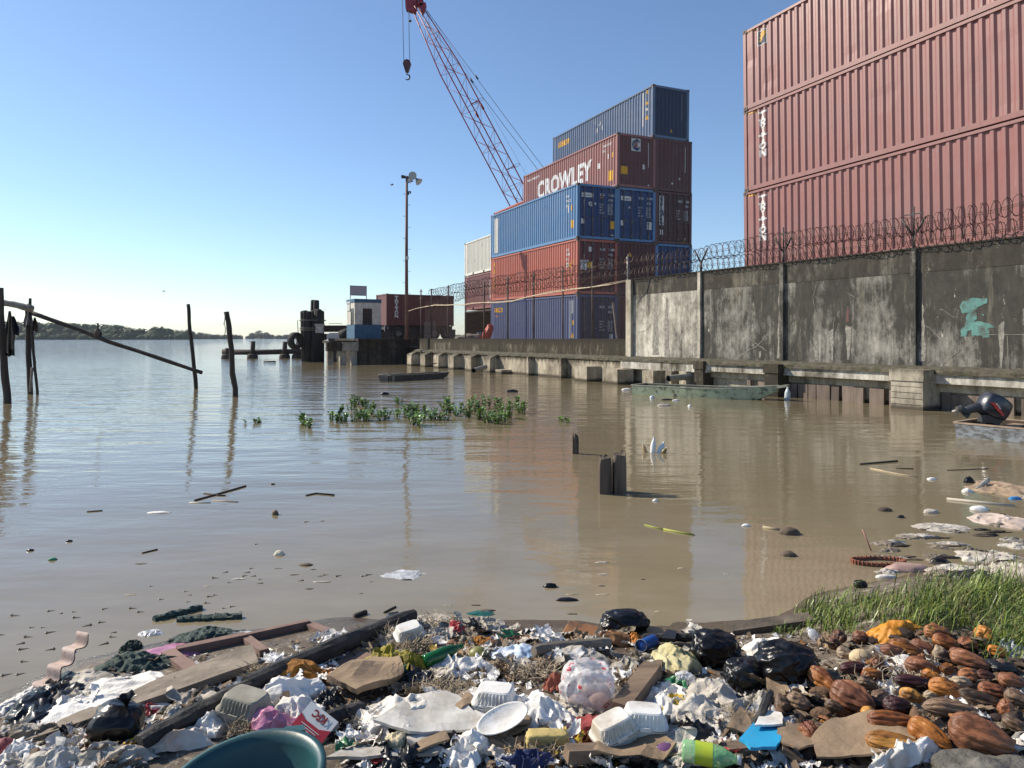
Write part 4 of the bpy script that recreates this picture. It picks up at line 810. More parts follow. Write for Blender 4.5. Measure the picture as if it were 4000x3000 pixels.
# ================================================================ floodlight pole
lpb = P(1589, 1290, 46.2); lpb.z = 1.7; lp = thing('floodlight_pole', 'tall rusty lamp pole with three round floodlights at its top', 'lamp post', lpb); zt = H+(HOR-688)/F*46.2-1.7
M_lp = pm('rusty_pole', (.12, .05, .04), (.20, .13, .11), 3, .75, .2, (1, 1, .2))
mb = MB(); mb.tube([V((0, 0, 0)), V((-.02, 0, zt*.5)), V((0, 0, zt))], [.12, .1, .08], 10); mb.build('pole', M_lp, lp)
mb = MB(); mb.beam(V((-.35, 0, zt-.1)), V((.5, 0, zt-.1)), .07, .09); mb.beam(V((-.35, 0, zt+.0)), V((-.1, 0, zt-.05)), .16, .14); mb.beam(V((0, 0, zt-1.0)), V((.26, 0, zt-1.0)), .04, .05); mb.box(.04, .16, -.06, .06, zt-1.2, zt-1.02); mb.box(.2, .28, -.05, .05, zt-1.12, zt-1.0); mb.build('bracket', M_darksteel, lp)
M_alu = pm('spun_aluminium', (.55, .56, .56), (.35, .36, .37), 6, .4, metal=.4); M_lens = pm('lamp_lens', (.33, .38, .40), rough=.2)
for c, dr in ((V((.42, -.15, zt-.02)), (-.05, -1, -.12)), (V((.15, .1, zt-.28)), (.25, .2, -1)), (V((.72, .05, zt-.3)), (.75, -.25, -.75))):
    M = V(dr).normalized().to_track_quat('Z', 'Y').to_matrix().to_4x4(); M.translation = c
    mb = MB(); mb.lathe([(.02, -.3), (.07, -.27), (.10, -.15), (.2, -.0), (.255, .12), (.265, .12)], 20, 0, M); f = mb.build('floodlight', M_alu, lp)
    mb = MB(); mb.lathe([(.0, .115), (.25, .118)], 20, 0, M); mb.build('lens', M_lens, f)
mb = MB()
for k in range(14): z = .8+k*.72; sgn = 1 if k % 2 else -1; mb.tube([V((0, 0, z)), V((.24*sgn, -.02, z)), V((.24*sgn, -.02, z+.06))], .014, 4)
mb.build('climbing_peg', M_darksteel, lp)
mb = MB(); z = H+(HOR-1010)/F*46.2-1.7; mb.box(-.05, .14, -.16, -.1, z-.08, z+.12); mb.build('junction_box', M_white, lp)
# ================================================================ poles in the river on the left
def pole(name, lab, pts, r, mt=None, seed=0, cat='post', group='leaning poles in the river', n=10):
    mb = MB(); b = V(pts[0]); dense = []
    for a, c in zip(pts, pts[1:]):
        for i in range(5): q = V(a).lerp(V(c), i/5); dense.append(q+V((.02*nz(q.z*2, seed), 0, 0)))
    dense.append(V(pts[-1])); rs = r if not isinstance(r, tuple) else [lerp(r[0], r[1], i/(len(dense)-1)) for i in range(len(dense))]
    mb.tube(dense, rs, n, wob=.16, seed=seed); o = mb.build(name, mt or M_pole, org=b); return tag(o, lab, cat, group)
def pxs(L, Y): return [P(x, y, Y) for x, y in L]
pole('mooring_pole', 'thick dark pole at the left picture edge with cloth tied to it', [W(33, 1578)-V((0, 0, .6))]+pxs([(28, 1560), (17, 1440), (8, 1330), (3, 1200), (3, 1124)], 19.6), (.105, .07), seed=1)
pole('mooring_pole', 'dark pole with a bound top where the sloping beam starts', [W(119, 1540)-V((0, 0, .6))]+pxs([(118, 1530), (112, 1380), (110, 1210), (117, 1190)], 22.9), (.085, .08), seed=2)
pole('mooring_pole', 'thin purple dark stick standing right beside the bound pole', [W(147, 1542)-V((0, 0, .6))]+pxs([(146, 1530), (131, 1380), (118, 1210), (118, 1165)], 22.8), .042, seed=3)
pole('mooring_pole', 'leaning pole that holds the low end of the sloping beam', [W(768, 1518)-V((0, 0, .6))]+pxs([(765, 1500), (756, 1410), (742, 1290), (735, 1188)], 25.2), (.075, .06), seed=4)
pole('mooring_pole', 'freestanding crooked pole right of the sloping beam, frayed rope on top', [W(922, 1551)-V((0, 0, .6))]+pxs([(918, 1520), (908, 1460), (905, 1370), (895, 1290), (884, 1218)], 21.8), (.085, .078), seed=5)
mb = MB(); mb.tube([P(880, 1225, 21.7), P(876, 1262, 21.7), P(881, 1285, 21.7), P(878, 1312, 21.7)], .012, 4); mb.tube([P(880, 1240, 21.7), P(873, 1268, 21.7)], .008, 4); o = mb.build('frayed_rope', pm('frayed_rope', (.25, .22, .18), (.1, .09, .07), 9), org=P(880, 1225, 21.7)); tag(o, 'frayed rope dangling at the top of the freestanding crooked pole', 'rope')
pole('cross_beam', 'long dark pole sloping down from the bound pole to the leaning one', pxs([(122, 1222), (300, 1284), (420, 1333), (600, 1392), (789, 1456)], 24.0), (.075, .06), seed=6, cat='beam')
pole('cross_beam', 'short pale log joining the edge pole with the bound pole', pxs([(0, 1180), (60, 1190), (126, 1207)], 21), (.085, .10), pm('pale_log', (.30, .27, .23), (.17, .14, .12), 6, .9, .5), seed=7, cat='beam')
pole('bracing_slat', 'pale slat leaning along the foot of the bound pole', pxs([(118, 1532), (126, 1436)], 22.7), .04, pm('pale_log', (.3, .27, .23)), seed=8, cat='slat', group='leaning poles in the river', n=4)
def rag(name, lab, px0, py0, px1, py1, Y, mt, seed, cat='cloth', nf=5):
    mb = MB(); c = P((px0+px1)/2, py0, Y)
    def fn(u, v):
        w_ = lerp(.25, 1, min(1, v*1.6)); x = lerp(px0, px1, .5+(u-.5)*w_*(1+.15*nz(v*3, seed))); y = lerp(py0, py1, v*(1-.12*abs(math.sin(u*4+seed)))); return P(x, y, Y-.06*math.sin(u*nf*3.1+seed+v)-.05*nz(u*4, v*3, seed))
    mb.grid(fn, 24, 16); o = mb.build(name, mt, org=c); return tag(o, lab, cat)
rag('hanging_cloth', 'worn beige brown cloth hanging from the edge pole', 18, 1215, 58, 1382, 19.4, pm('beige_rag', (.16, .14, .11), (.09, .08, .065), 6, .95), 2)
rag('hanging_cloth', 'navy cloth hanging behind the beige one on the edge pole', 22, 1235, 76, 1318, 19.5, pm('navy_rag', (.012, .014, .03), (.02, .02, .045), 6, .9), 5)
rag('hanging_cloth', 'dark wet cloth end below the beige one on the edge pole', 22, 1340, 57, 1395, 19.45, pm('black_rag', (.01, .01, .012)), 8)
rag('wrapped_cloth', 'ragged grey sacking bound round the top of the leaning pole joint', 92, 1205, 128, 1278, 22.7, pm('grey_sacking', (.15, .14, .14), (.08, .075, .075), 8, .95), 3, nf=3)
rag('net_bundle', 'brown net bundle caught beside the bound pole top', 122, 1240, 150, 1300, 22.85, pm('brown_net', (.12, .09, .065), (.06, .045, .035), 16, .95), 6)
# ---- birds
def bird(lab, c, span, col, yaw, perch=False, bank=0.):
    t = thing('bird', lab, 'bird', c); mt = pm('plumage_'+col, {'dark': (.02, .02, .022), 'pale': (.35, .34, .33), 'brown': (.13, .10, .075)}[col], {'dark': (.035, .03, .03), 'pale': (.2, .19, .18), 'brown': (.06, .045, .035)}[col], 9, .8)
    if perch:
        h = span; mb = MB(); mb.tube([V((.0, 0, .0)), V((-.005, 0, h*.10)), V((0, 0, h*.25)), V((.012, 0, h*.42)), V((.022, 0, h*.55)), V((.03, 0, h*.66)), V((.034, 0, h*.82)), V((.028, 0, h*.9)), V((.028, 0, h*.97)), V((.03, 0, h))], [.02, .075, .105, .10, .07, .038, .03, .032, .036, .012], 12); mb.build('body', mt, t)
        mb = MB(); mb.tube([V((.025, 0, h*.94)), V((-.03, -.03, h*.99)), V((-.07, -.05, h*1.04))], [.014, .009, .003], 6); mb.build('beak', pm('beak_horn', (.25, .2, .1)), t)
        mb = MB(); mb.tube([V((.1, .02, h*.45)), V((.12, .02, h*.25)), V((.09, .02, h*.02))], [.03, .045, .012], 8); mb.build('wing', pm('plumage_dark', (.02, .02, .022)), t)
        mb = MB(); mb.tube([V((-.03, 0, .04)), V((-.03, 0, -.06))], .01, 5); mb.tube([V((.03, 0, .04)), V((.03, 0, -.06))], .01, 5); mb.build('leg', pm('beak_horn', (.25, .2, .1)), t)
        return
    d = V((math.cos(yaw), math.sin(yaw), bank)).normalized(); s = V((-math.sin(yaw), math.cos(yaw), 0)); L = span*.42
    mb = MB(); mb.tube([-d*L*.62, -d*L*.4, V((0, 0, 0)), d*L*.28, d*L*.45, d*L*.56], [.012*span, .05*span, .085*span, .06*span, .045*span, .008*span], 8); mb.build('body', mt, t)
    for sg in (-1, 1):
        mb = MB(); vs = []
        for k in range(6):
            u = k/5; z = span*(.18*math.sin(u*2.2)); q = s*(sg*u*span*.5)+V((0, 0, z))-d*(span*.16*u*u); ch = span*.17*(1-u*.75); vs += [q+d*ch*.5, q-d*ch*.5+V((0, 0, -.01))]
        mb.add(vs, [(2*i, 2*i+1, 2*i+3, 2*i+2) for i in range(5)], 0, True); mb.add([v+V((0, 0, .012*span)) for v in vs], [(2*i+2, 2*i+3, 2*i+1, 2*i) for i in range(5)], 0, True); mb.build('wing', mt, t)
bird('brown cormorant perching upright on the sloping beam', P(379, 1322, 24.0), .52, 'brown', 0, True)
bird('dark bird flying left of the floodlight pole', P(1532, 722, 40), .42, 'dark', R(35), bank=.5)
bird('small pale gull gliding over the far forest', P(640, 1138, 70), .55, 'pale', R(60)); bird('tiny gull above the fender beam right of the mooring piles', P(1271, 1210, 70), .32, 'pale', R(160), bank=-.3)
bird('small white bird sitting high over the mooring piles', P(1217, 1161, 54.4), .16, 'pale', R(10))
# ================================================================ boats
def boat(lab, stern, bow, wd, free, sheer, mats, group='small wooden boats', thw=(.2, .45, .7), raked=.0, bowp=.12, transom=1.):
    """open flat bottomed wooden boat: outer and inner skin, gunwale, thwarts"""
    stern = V(stern); bow = V(bow); L = (bow-stern).length; d = (bow-stern).normalized(); s = V((-d.y, d.x, 0)); t = thing('wooden_boat', lab, 'boat', stern, group)
    hw = lambda u: wd/2*lerp(lerp(transom, 1, min(1, u*2.5)), bowp, max(0, (u-.5)/.5)**1.8)
    top = lambda u: free+sheer*max(0, (u-.45)/.55)**2
    bot = lambda u: -.16+(free*.75+sheer*.8+.1)*max(0, (u-.72)/.28)**1.6
    N = 22; th = .03
    def skin_(mb, inset, zoff, flip):
        vs = []
        for i in range(N+1):
            u = i/N; w_ = max(.02, hw(u)-inset); x = d*(u*L+(raked*max(0, (u-.8)/.2)))
            for a, z in ((-1., top(u)), (-.93, lerp(bot(u), top(u), .35)), (-.8, bot(u)+zoff), (.8, bot(u)+zoff), (.93, lerp(bot(u), top(u), .35)), (1., top(u))): vs.append(x+s*(a*w_)+V((0, 0, z)))
        fs = [(i*6+k, i*6+k+1, i*6+7+k, i*6+6+k) for i in range(N) for k in range(5)]; fs += [(0, 1, 2, 3, 4, 5), (N*6+5, N*6+4, N*6+3, N*6+2, N*6+1, N*6)]
        mb.add(vs, fs if not flip else [tuple(reversed(f)) for f in fs])
    mb = MB(); skin_(mb, 0, 0, False); mb.build('hull', mats[0], t); mb = MB(); skin_(mb, th, th+.10, True); mb.build('inner_hull', mats[1], t)
    mb = MB()
    for sg in (-1, 1): mb.tube([d*(i/N*L)+s*(sg*(hw(i/N)-.01))+V((0, 0, top(i/N)+.008)) for i in range(N+1)], .022, 4, 0, False)
    for u in (0, 1): mb.beam(d*(u*L)+s*hw(u)+V((0, 0, top(u)+.01)), d*(u*L)-s*hw(u)+V((0, 0, top(u)+.01)), .06, .035)
    mb.build('gunwale', mats[2], t)
    for u in thw: mb = MB(); mb.beam(d*(u*L)+s*(hw(u)-.02)+V((0, 0, top(u)-.06)), d*(u*L)-s*(hw(u)-.02)+V((0, 0, top(u)-.06)), .2, .03); mb.build('thwart', mats[2], t)
    return t, d, s
M_bg = pm('sage_green_boat_paint', (.36, .42, .29), (.24, .28, .19), 3.5, .75, .3, lo=.4, hi=.7, c3=(.06, .06, .05), c3s=5); M_bin = pm('dark_boat_inside', (.06, .065, .045), (.03, .03, .025), 4, .9); M_rim = pm('sun_bleached_rim', (.34, .35, .28), (.2, .2, .16), 8, .8)
t, d, s = boat('long sage green wooden boat moored along the foot of the wall', (4.12, 23.1, 0), (7.65, 20.5, 0), 1.15, .29, .12, [M_bg, M_bin, M_rim], bowp=.22, thw=(.12, .3, .48, .66), transom=.9)
mb = MB(); L = (V((7.65, 20.5, 0))-V((4.12, 23.1, 0))).length; mb.beam(d*(L*.93)+V((0, 0, .33)), d*(L*1.07)+V((0, 0, .44)), .26, .07); mb.build('bow_plank', M_rim, t)
q = MB(); q.slab([(0, 0), (.32, .03), (.30, .17), (.05, .14)], .006, lambda a, b, t_: d*(L*.86+a)-s*(.20-.17*a+t_)+V((0, 0, .16+b))); q.build('paint_patch', M_turq, t)
M_gw = pm('grey_boat_wood', (.24, .22, .19), (.11, .10, .085), 5, .9, .4); boat('short weathered grey boat lying low in front of the fins', W(1500, 1489), W(1737, 1476), .8, .24, .02, [pm('dark_grey_boat', (.09, .085, .075), (.05, .045, .04), 5, .9), M_bin, M_gw], thw=(.25, .6), bowp=.7)
mb = MB(); a = W(1482, 1490); mb.slab([(0, 0), (.62, 0), (.66, .5), (.02, .42)], .05, lambda u, v, t_: a+V((u, t_, v*.62))); o = mb.build('boat_transom_board', M_gw, org=a); tag(o, 'pale wooden end board at the left end of the short grey boat', 'board')
M_bb2 = pm('worn_blue_grey_paint', (.30, .33, .36), (.13, .13, .125), 7, .8, .5, (1, 1, 2), lo=.42, hi=.58); st = V((8.62, 13.35, 0)); bw = V((11.3, 9.5, 0))
t, d, s = boat('worn blue grey boat at the right edge carrying the outboard motor', st, bw, 1.35, .25, .1, [M_bb2, pm('brown_boat_inside', (.07, .045, .03), (.035, .025, .02), 5, .9), pm('peach_rim', (.42, .30, .21), (.25, .19, .14), 8, .8)], thw=(.12, .5))
om = thing('outboard_motor', 'tilted black outboard motor with a red stripe on the boat stern', 'outboard motor', P(3868, 1606, 13.05)); k = 13.05/F
M_cowl = pm('charcoal_cowl', (.022, .026, .036), (.035, .04, .052), 6, .35, coat=.3)
def xz(px, py, y=0): return V(((px-3868)*k, y, -(py-1606)*k))
Mc = Matrix.Rotation(R(28), 3, 'Y'); mb = MB()
def cw_(n):
    m = max(abs(n.x), abs(n.y), abs(n.z)); return (1/m)**.45*(1-.13*max(0, n.x))*(1+.05*max(0, n.z))
mb.ico(xz(3884, 1590), (.29, .20, .225), 4, cw_, 0, Mc); mb.build('cowl', M_cowl, om)
mb = MB(); pp = [(3836, 1566), (3850, 1580), (3866, 1600), (3880, 1617), (3890, 1622), (3882, 1606), (3868, 1586), (3852, 1568)]
mb.slab(pp, .02, lambda a, b, t_: xz(a, b, -.238+t_)); mb.slab([(3858, 1572), (3862, 1572), (3876, 1592), (3872, 1594)], .02, lambda a, b, t_: xz(a, b, -.240+t_), 1); mb.build('stripe', [pm('red_stripe', (.5, .04, .03), rough=.4), M_white], om)
mb = MB(); mb.tube([xz(3850, 1602), xz(3815, 1590), xz(3780, 1602), xz(3762, 1612)], [.13, .085, .07, .06], 10); mb.tube([xz(3778, 1612), xz(3748, 1590)], [.035, .05], 8)
mb.slab([(3740, 1592), (3752, 1588), (3790, 1618), (3778, 1634), (3760, 1622)], .03, lambda a, b, t_: xz(a, b, -.02+t_)); mb.build('leg', pm('dark_grey_leg', (.05, .055, .065), (.03, .03, .035), 6, .5), om)
mb = MB()
for a in (0, 2.1, 4.2): mb.slab([(0, -.02), (.08, -.045), (.11, .0), (.08, .04), (0, .02)], .008, lambda u, v, t_: xz(3733, 1606)+V((v*.5+t_, u*math.cos(a)-v*.5*math.sin(a), u*math.sin(a)+v*.5*math.cos(a))))
mb.tube([xz(3742, 1606), xz(3728, 1606)], [.03, .02], 8); mb.build('propeller', pm('worn_aluminium', (.4, .38, .35), (.25, .23, .2), 6, .5, metal=.4), om)
mb = MB(); mb.box(-.16, .14, -.12, .12, -.20, -.06); mb.beam(xz(3838, 1628, -.1), xz(3890, 1652, -.1), .05, .09); mb.beam(xz(3838, 1628, .1), xz(3890, 1652, .1), .05, .09); mb.build('clamp', M_darksteel, om)
# ================================================================ timber stubs and floating bottles
def stub(name, lab, base, w_, d_, h, seed, mt, top=.12):
    def fn(u, v):
        a = u*2*math.pi; z = -.4+(h+.4)*v; m = max(abs(math.cos(a)), abs(math.sin(a))); r = (1/m)**.8*(1-.05*v)*(1+.10*nz(math.cos(a)*2.5, math.sin(a)*2.5, seed)+.06*nz(math.cos(a)*6, math.sin(a)*6, seed+z*.6))
        tt = max(0, v-.82)/.18; r *= 1-.18*tt*tt; z += -top*tt*(.5+nz(math.cos(a)*2+seed, math.sin(a)*2)); return V((base[0]+r*w_/2*math.cos(a), base[1]+r*d_/2*math.sin(a), z))
    mb = MB(); mb.grid(fn, 40, 20, 0, False)
    mb.add([fn(i/40, 1) for i in range(40)], [tuple(range(40))]); return mb
M_stub = pm('eroded_timber', (.16, .125, .095), (.05, .037, .028), 5, .95, 1., (1.4, 1.4, .12), bs=18)
b = W(2392, 1925); sp = thing('split_post', 'broad split timber stub standing in the water with a long shadow', 'post', b, 'timber stubs in the water')
for x, w_, h, sd in ((-.085, .15, .44, 2), (.085, .155, .475, 4)): stub('', '', V((x, .02*sd/4, 0)), w_, .2, h, sd, M_stub, .06).build('timber', M_stub, sp)
b = W(2248, 1772); o = stub('', '', b, .10, .08, .34, 7, M_stub, .25).build('post_stub', M_stub, org=b); tag(o, 'narrow weathered stub behind the split post', 'post', 'timber stubs in the water')
M_pet = pm('white_plastic', (.74, .74, .73), (.6, .6, .58), 9, .3); M_petb = pm('bluish_plastic', (.5, .58, .63), rough=.2)
def bottle(lab, c, r, L, dr, mt, cap=None, group=None, lab2=None, name='plastic_bottle'):
    t = thing(name, lab, 'bottle', c, group); M = V(dr).normalized().to_track_quat('Z', 'Y').to_matrix().to_4x4()
    mb = MB(); mb.lathe([(0, 0), (r*.8, 0), (r, r*.25), (r*.97, L*.3), (r, L*.55), (r*.85, L*.7), (r*.4, L*.88), (r*.34, L*.9), (r*.34, L*.96), (0, L*.96)], 18, 0, M); mb.build('body', mt, t)
    mb = MB(); mb.lathe([(r*.4, L*.93), (r*.4, L), (0, L)], 12, 0, M); mb.build('cap', cap or M_white, t)
    if lab2: mb = MB(); mb.lathe([(r*1.02, L*.22), (r*1.02, L*.52)], 18, 0, M); mb.build('wrapper', lab2, t)
    return t
bc = W(2560, 1768); bottle('tall white bottle sticking upright out of the water right of the stubs', bc+V((-.05, 0, -.06)), .042, .30, (.12, .1, 1), M_pet, M_petb, 'bottles bobbing upright'); bottle('bluish white bottle leaning right beside the tall white one', bc+V((.04, -.02, -.05)), .045, .24, (.45, .1, 1), M_petb, M_white, 'bottles bobbing upright'); bottle('small amber bottle lying behind the upright white one', bc+V((-.13, .05, -.03)), .035, .16, (-.3, .2, .8), pm('amber_plastic', (.42, .30, .14), (.3, .2, .1), 8, .3), M_white, 'bottles bobbing upright'); bottle('gold topped bottle low at the right of the upright bottles', bc+V((.08, -.04, -.03)), .035, .15, (.5, -.2, .7), pm('gold_foil', (.45, .33, .10), (.2, .14, .06), 9, .4), M_white, 'bottles bobbing upright')
bottle('pale blue bottle floating upright against the dark pillar by the green boat', W(3075, 1561)+V((0, 0, -.04)), .085, .40, (.05, 0, 1), M_petb, M_petb)
# ================================================================ mangrove seedlings in the water
M_sl = leafm('seedling_leaf', (.12, .23, .03), (.20, .32, .06), .22, 9); M_sl2 = leafm('seedling_leaf_young', (.16, .26, .05), (.10, .19, .04), .25, 9); M_stem = pm('seedling_stem', (.07, .06, .035))
def seedling_mesh(seed, h, ns):
    rnd = random.Random(seed); st = MB(); lf = MB()
    for k in range(ns):
        a = rnd.uniform(0, 6.28); r0 = rnd.uniform(0, .07); b = V((r0*math.cos(a), r0*math.sin(a), -.1)); hh = h*rnd.uniform(.55, 1.0); lean = V((rnd.uniform(-.12, .12), rnd.uniform(-.12, .12), hh)); pts = [b, b+lean*.5+V((0, 0, .05)), b+lean+V((0, 0, .1))]; st.tube(pts, [.007, .006, .004], 4)
        for q in range(rnd.randint(8, 11)):
            f = rnd.uniform(.35, 1.0); p = b+lean*f+V((0, 0, .1*f)); aa = rnd.uniform(0, 6.28); el = rnd.uniform(.1, .9); d_ = V((math.cos(aa)*math.cos(el), math.sin(aa)*math.cos(el), math.sin(el))); sd_ = d_.cross(V((0, 0, 1))).normalized(); up = sd_.cross(d_); L_ = rnd.uniform(.055, .09); w_ = L_*.30
            vs = [p, p+d_*L_*.35+sd_*w_+up*.006, p+d_*L_*.75+sd_*w_*.8+up*.004, p+d_*L_, p+d_*L_*.75-sd_*w_*.8+up*.004, p+d_*L_*.35-sd_*w_+up*.006]; lf.add(vs, [(0, 1, 2, 3, 4, 5)], 1 if rnd.random() < .3 else 0)
    return st, lf
spots = [('dense right end of the seedling patch', [(1800, 1615), (1825, 1632), (1850, 1608), (1872, 1640), (1890, 1618), (1912, 1650), (1930, 1640), (1945, 1655), (1960, 1618), (1985, 1632), (2008, 1600), (2030, 1612), (2048, 1606), (1865, 1590), (1905, 1585), (1950, 1592), (1990, 1588), (1838, 1595), (2020, 1585), (1965, 1640)], .34),
 ('bushy clump in the middle of the seedling patch', [(1600, 1640), (1622, 1660), (1640, 1668), (1612, 1625), (1648, 1640), (1632, 1612), (1660, 1618), (1594, 1620)], .34),
 ('loose stand left of the middle of the seedling patch', [(1372, 1600), (1385, 1580), (1400, 1632), (1420, 1588), (1442, 1625), (1450, 1610), (1390, 1645), (1432, 1640), (1480, 1640), (1500, 1635), (1548, 1628), (1552, 1575)], .30),
 ('low row at the left of the seedling patch', [(1298, 1642), (1312, 1650), (1335, 1645), (1352, 1640), (1318, 1620)], .24), ('small clump of its own left of the patch', [(1195, 1660), (1205, 1672), (1188, 1650)], .24),
 ('sparse stems between the middle clump and the dense end', [(1690, 1628), (1700, 1640), (1735, 1600), (1742, 1580), (1728, 1642), (1760, 1612), (1780, 1625)], .26), ('tiny sprig alone in open water', [(985, 1652), (1010, 1650), (2196, 1640), (2212, 1650)], .12)]
protos = {}
ii = 0
for zone, pts, h in spots:
    for (px, py) in pts+[(x+(k*37 % 23)-11, y+(k*53 % 21)-12) for k, (x, y) in enumerate(pts) if h > .25 and k % 2]:
        key = (h, ii % 3); c = W(px, py)
        if key not in protos:
            st, lf = seedling_mesh(ii*7+1, h*.78, 3 if h < .2 else 6); t = thing('mangrove_seedling', 'glossy leaved mangrove seedling, '+zone, 'plant', c, 'mangrove seedlings in the water'); st.build('stem', M_stem, t); lf.build('leaf_spray', [M_sl, M_sl2], t); protos[key] = t
        else: dup(protos[key], c, ii*1.3, .8+.4*((ii*37) % 10)/10, 'glossy leaved mangrove seedling, '+zone)
        ii += 1
# ================================================================ the rubbish on the bank
def bb(x0, y0, x1, y1, h=0.):
    xc = (x0+x1)/2; n = G(xc, y1); far = G(xc, min(y1-5, y0+h*F/n.y)); c = (n+far)/2; c.z = max(T(c.x, c.y), 0); return c, (x1-x0)*c.y/F, max(.05, far.y-n.y)
def hum(u, v): return max(0., 1-(u*u+v*v))**.6
def cloth(name, lab, box, mt, h=.06, fold=.03, rot=0, seed=0, n=52, fr=2.5, edge=.27, cat='sack', group=None, lift=.012, dirf=None, wd=None):
    """crumpled sheet draped on the heap: ragged outline, sharp ridged folds at three sizes"""
    c, w_, d_ = bb(*box, h*.7)
    if wd: w_, d_ = wd
    cr, sr = math.cos(R(rot)), math.sin(R(rot)); mb = MB(); h = h*.68; fold = fold*.52
    def fn(u, v):
        u = u*2-1; v = v*2-1; e = 1+edge*(nz(u*1.5+seed, v*1.5, seed)+.6*nz(u*4+seed, v*4, 3)); qx = u*math.sqrt(1-v*v*.38)*e; qy = v*math.sqrt(1-u*u*.38)*e
        x = qx*w_/2*1.22; y = qy*d_/2*1.22; x, y = x*cr-y*sr, x*sr+y*cr
        a, b = (u*fr+seed*1.7, v*fr*max(.5, d_/max(w_, .01))); wx, wy = nz(a*.7, b*.7, seed+1)*.7, nz(a*.7+9, b*.7, seed+2)*.7
        if dirf is not None: a, b = a*dirf[0], b*dirf[1]
        r1 = ridge(a*.55+wx, b*.55+wy, seed); r2 = ridge(a*1.3+wy, b*1.3+wx, seed+4); r3 = ridge(a*3.1+wx*2, b*3.1, seed+7)
        z = h*hum(u*.95, v*.95)*(.75+.5*nz(a*.6, b*.6, seed+11))+fold*(1.0*max(0, r1)**2+.42*max(0, r2)**1.5+.10*r3)*(.35+.65*hum(u, v))
        X, Y = c.x+x+fold*.5*nz(a*1.4, b*1.4, seed+20), c.y+y+fold*.5*nz(a*1.4, b*1.4, seed+30); return V((X, Y, max(T(X, Y), -.01)+lift+z-.03*(1-hum(u*.8, v*.8))*(1 if lift < .05 else 0)))
    mb.grid(fn, n, n); o = mb.build(name, mt, org=c); return tag(o, lab, cat, group)
def bagblob(name, lab, box, mt, seed=0, flat=.8, cr=.16, knot=None, cat='rubbish bag', group=None, sub=5, ry=.85, dip=.12, mat_knot=None):
    x0, y0, x1, y1 = box; g = G((x0+x1)/2, y1-.25*(y1-y0)*.6); w_ = (x1-x0)*g.y/F; h = (y1-y0)*g.y/F*.86; c = V((g.x, g.y+w_*.2*ry, g.z-dip*h)); t = None
    def fn(n):
        f = 1.6; wx = nz(n.x*1.3, n.y*1.3, n.z*1.3+seed); a = max(0, ridge(n.x*f+wx, n.y*f, n.z*f+seed)); b = max(0, ridge(n.x*3+wx*2, n.y*3, n.z*2.2+seed))**2; e = max(0, ridge(n.x*7, n.y*7+wx*3, n.z*4+seed))**3
        m = max(abs(n.x), abs(n.y), abs(n.z)); return (1/m)**.25*(.80+cr*(a+.45*b+.2*e)-cr*.5+.12*nz(n.x*1.2, n.y*1.2, n.z*1.2+seed*2))
    mb = MB(); mb.ico(V((0, 0, h*.45)), (w_/2, w_/2*ry, h*.58), sub, fn); 
    t = thing(name, lab, cat, c, group); mb.build('body', mt, t)
    if knot:
        kx = (knot[0]-(x0+x1)/2)*g.y/F; kz = h*.97; mb = MB(); rs = w_*.05
        mb.grid(lambda u, v: V((kx, 0, kz-.02))+V((math.cos(u*6.283)*rs*(.5+2.2*v*v)*(1+.5*nz(u*9, v*2, seed)), math.sin(u*6.283)*rs*(.5+2*v*v), w_*.16*v*(1+.4*nz(u*7, 3, seed)))), 22, 6); mb.build('tied_neck', mt, t)
    return t
def plastic(name, c, rough=.18, bump=.35, bs=30, sp=.6):
    return pm(name, c, tuple(x*.7+.003 for x in c), 8, rough, bump, bs=bs, spec=sp)
def clear(name, c=(.8, .8, .8), al=.45, marks=None):
    if name in MC: return MC[name]
    m, t, b = newmat(name); v = coords(t); b.inputs['Roughness'].default_value = .12; b.inputs['Base Color'].default_value = (*c, 1); a = al
    fc = ramp(t, noisen(t, v, 11, 6, .7), .3, .75, (al*.5,)*3+(1,), (min(1, al*1.7),)*3+(1,))
    if marks:
        vo = nn(t, 'TexVoronoi'); vo.inputs['Scale'].default_value = 21; vo.inputs['Randomness'].default_value = .6; t.links.new(v, vo.inputs['Vector'])
        r = nn(t, 'ValToRGB'); e = r.color_ramp.elements; e[0].position = .18; e[0].color = (0, 0, 0, 1); e[1].position = .21; e[1].color = (1, 1, 1, 1); q = e.new(.27); q.color = (1, 1, 1, 1); q = e.new(.30); q.color = (0, 0, 0, 1); t.links.new(vo.outputs['Distance'], r.inputs[0])
        br = mixc(t, 1, r.outputs[0], ramp(t, noisen(t, v, 6, 2), .45, .5), 'MULTIPLY'); t.links.new(mixc(t, br, c, marks), b.inputs['Base Color']); fc = mixc(t, br, fc, (.9, .9, .9))
    t.links.new(fc, b.inputs['Alpha']); bp = nn(t, 'Bump'); bp.inputs['Strength'].default_value = .5; bp.inputs['Distance'].default_value = .02; t.links.new(noisen(t, v, 16, 6, .6), bp.inputs['Height']); t.links.new(bp.outputs[0], b.inputs['Normal']); MC[name] = m; return m
WV = pm('white_woven_sack', (.82, .79, .73), (.66, .61, .53), 7, .75, .7, c3=(.42, .37, .29), c3s=3, bs=24, lo=.45, hi=.75)
WG = pm('grey_soiled_sack', (.60, .56, .49), (.36, .32, .26), 6, .9, .9, c3=(.14, .12, .09), c3s=3, bs=22)
WB = pm('bright_white_cloth', (.84, .82, .78), (.72, .68, .62), 6, .7, .6, c3=(.52, .47, .40), c3s=3, bs=20)
BK = plastic('black_bin_bag', (.006, .006, .007), .29, .3, 12, .38); BK2 = plastic('black_grey_plastic', (.014, .015, .018), .3, .35, 14, .4)
CD = pm('cardboard', (.30, .215, .135), (.22, .155, .095), 5, .9, .35, c3=(.13, .09, .06), c3s=2.5, bs=26)
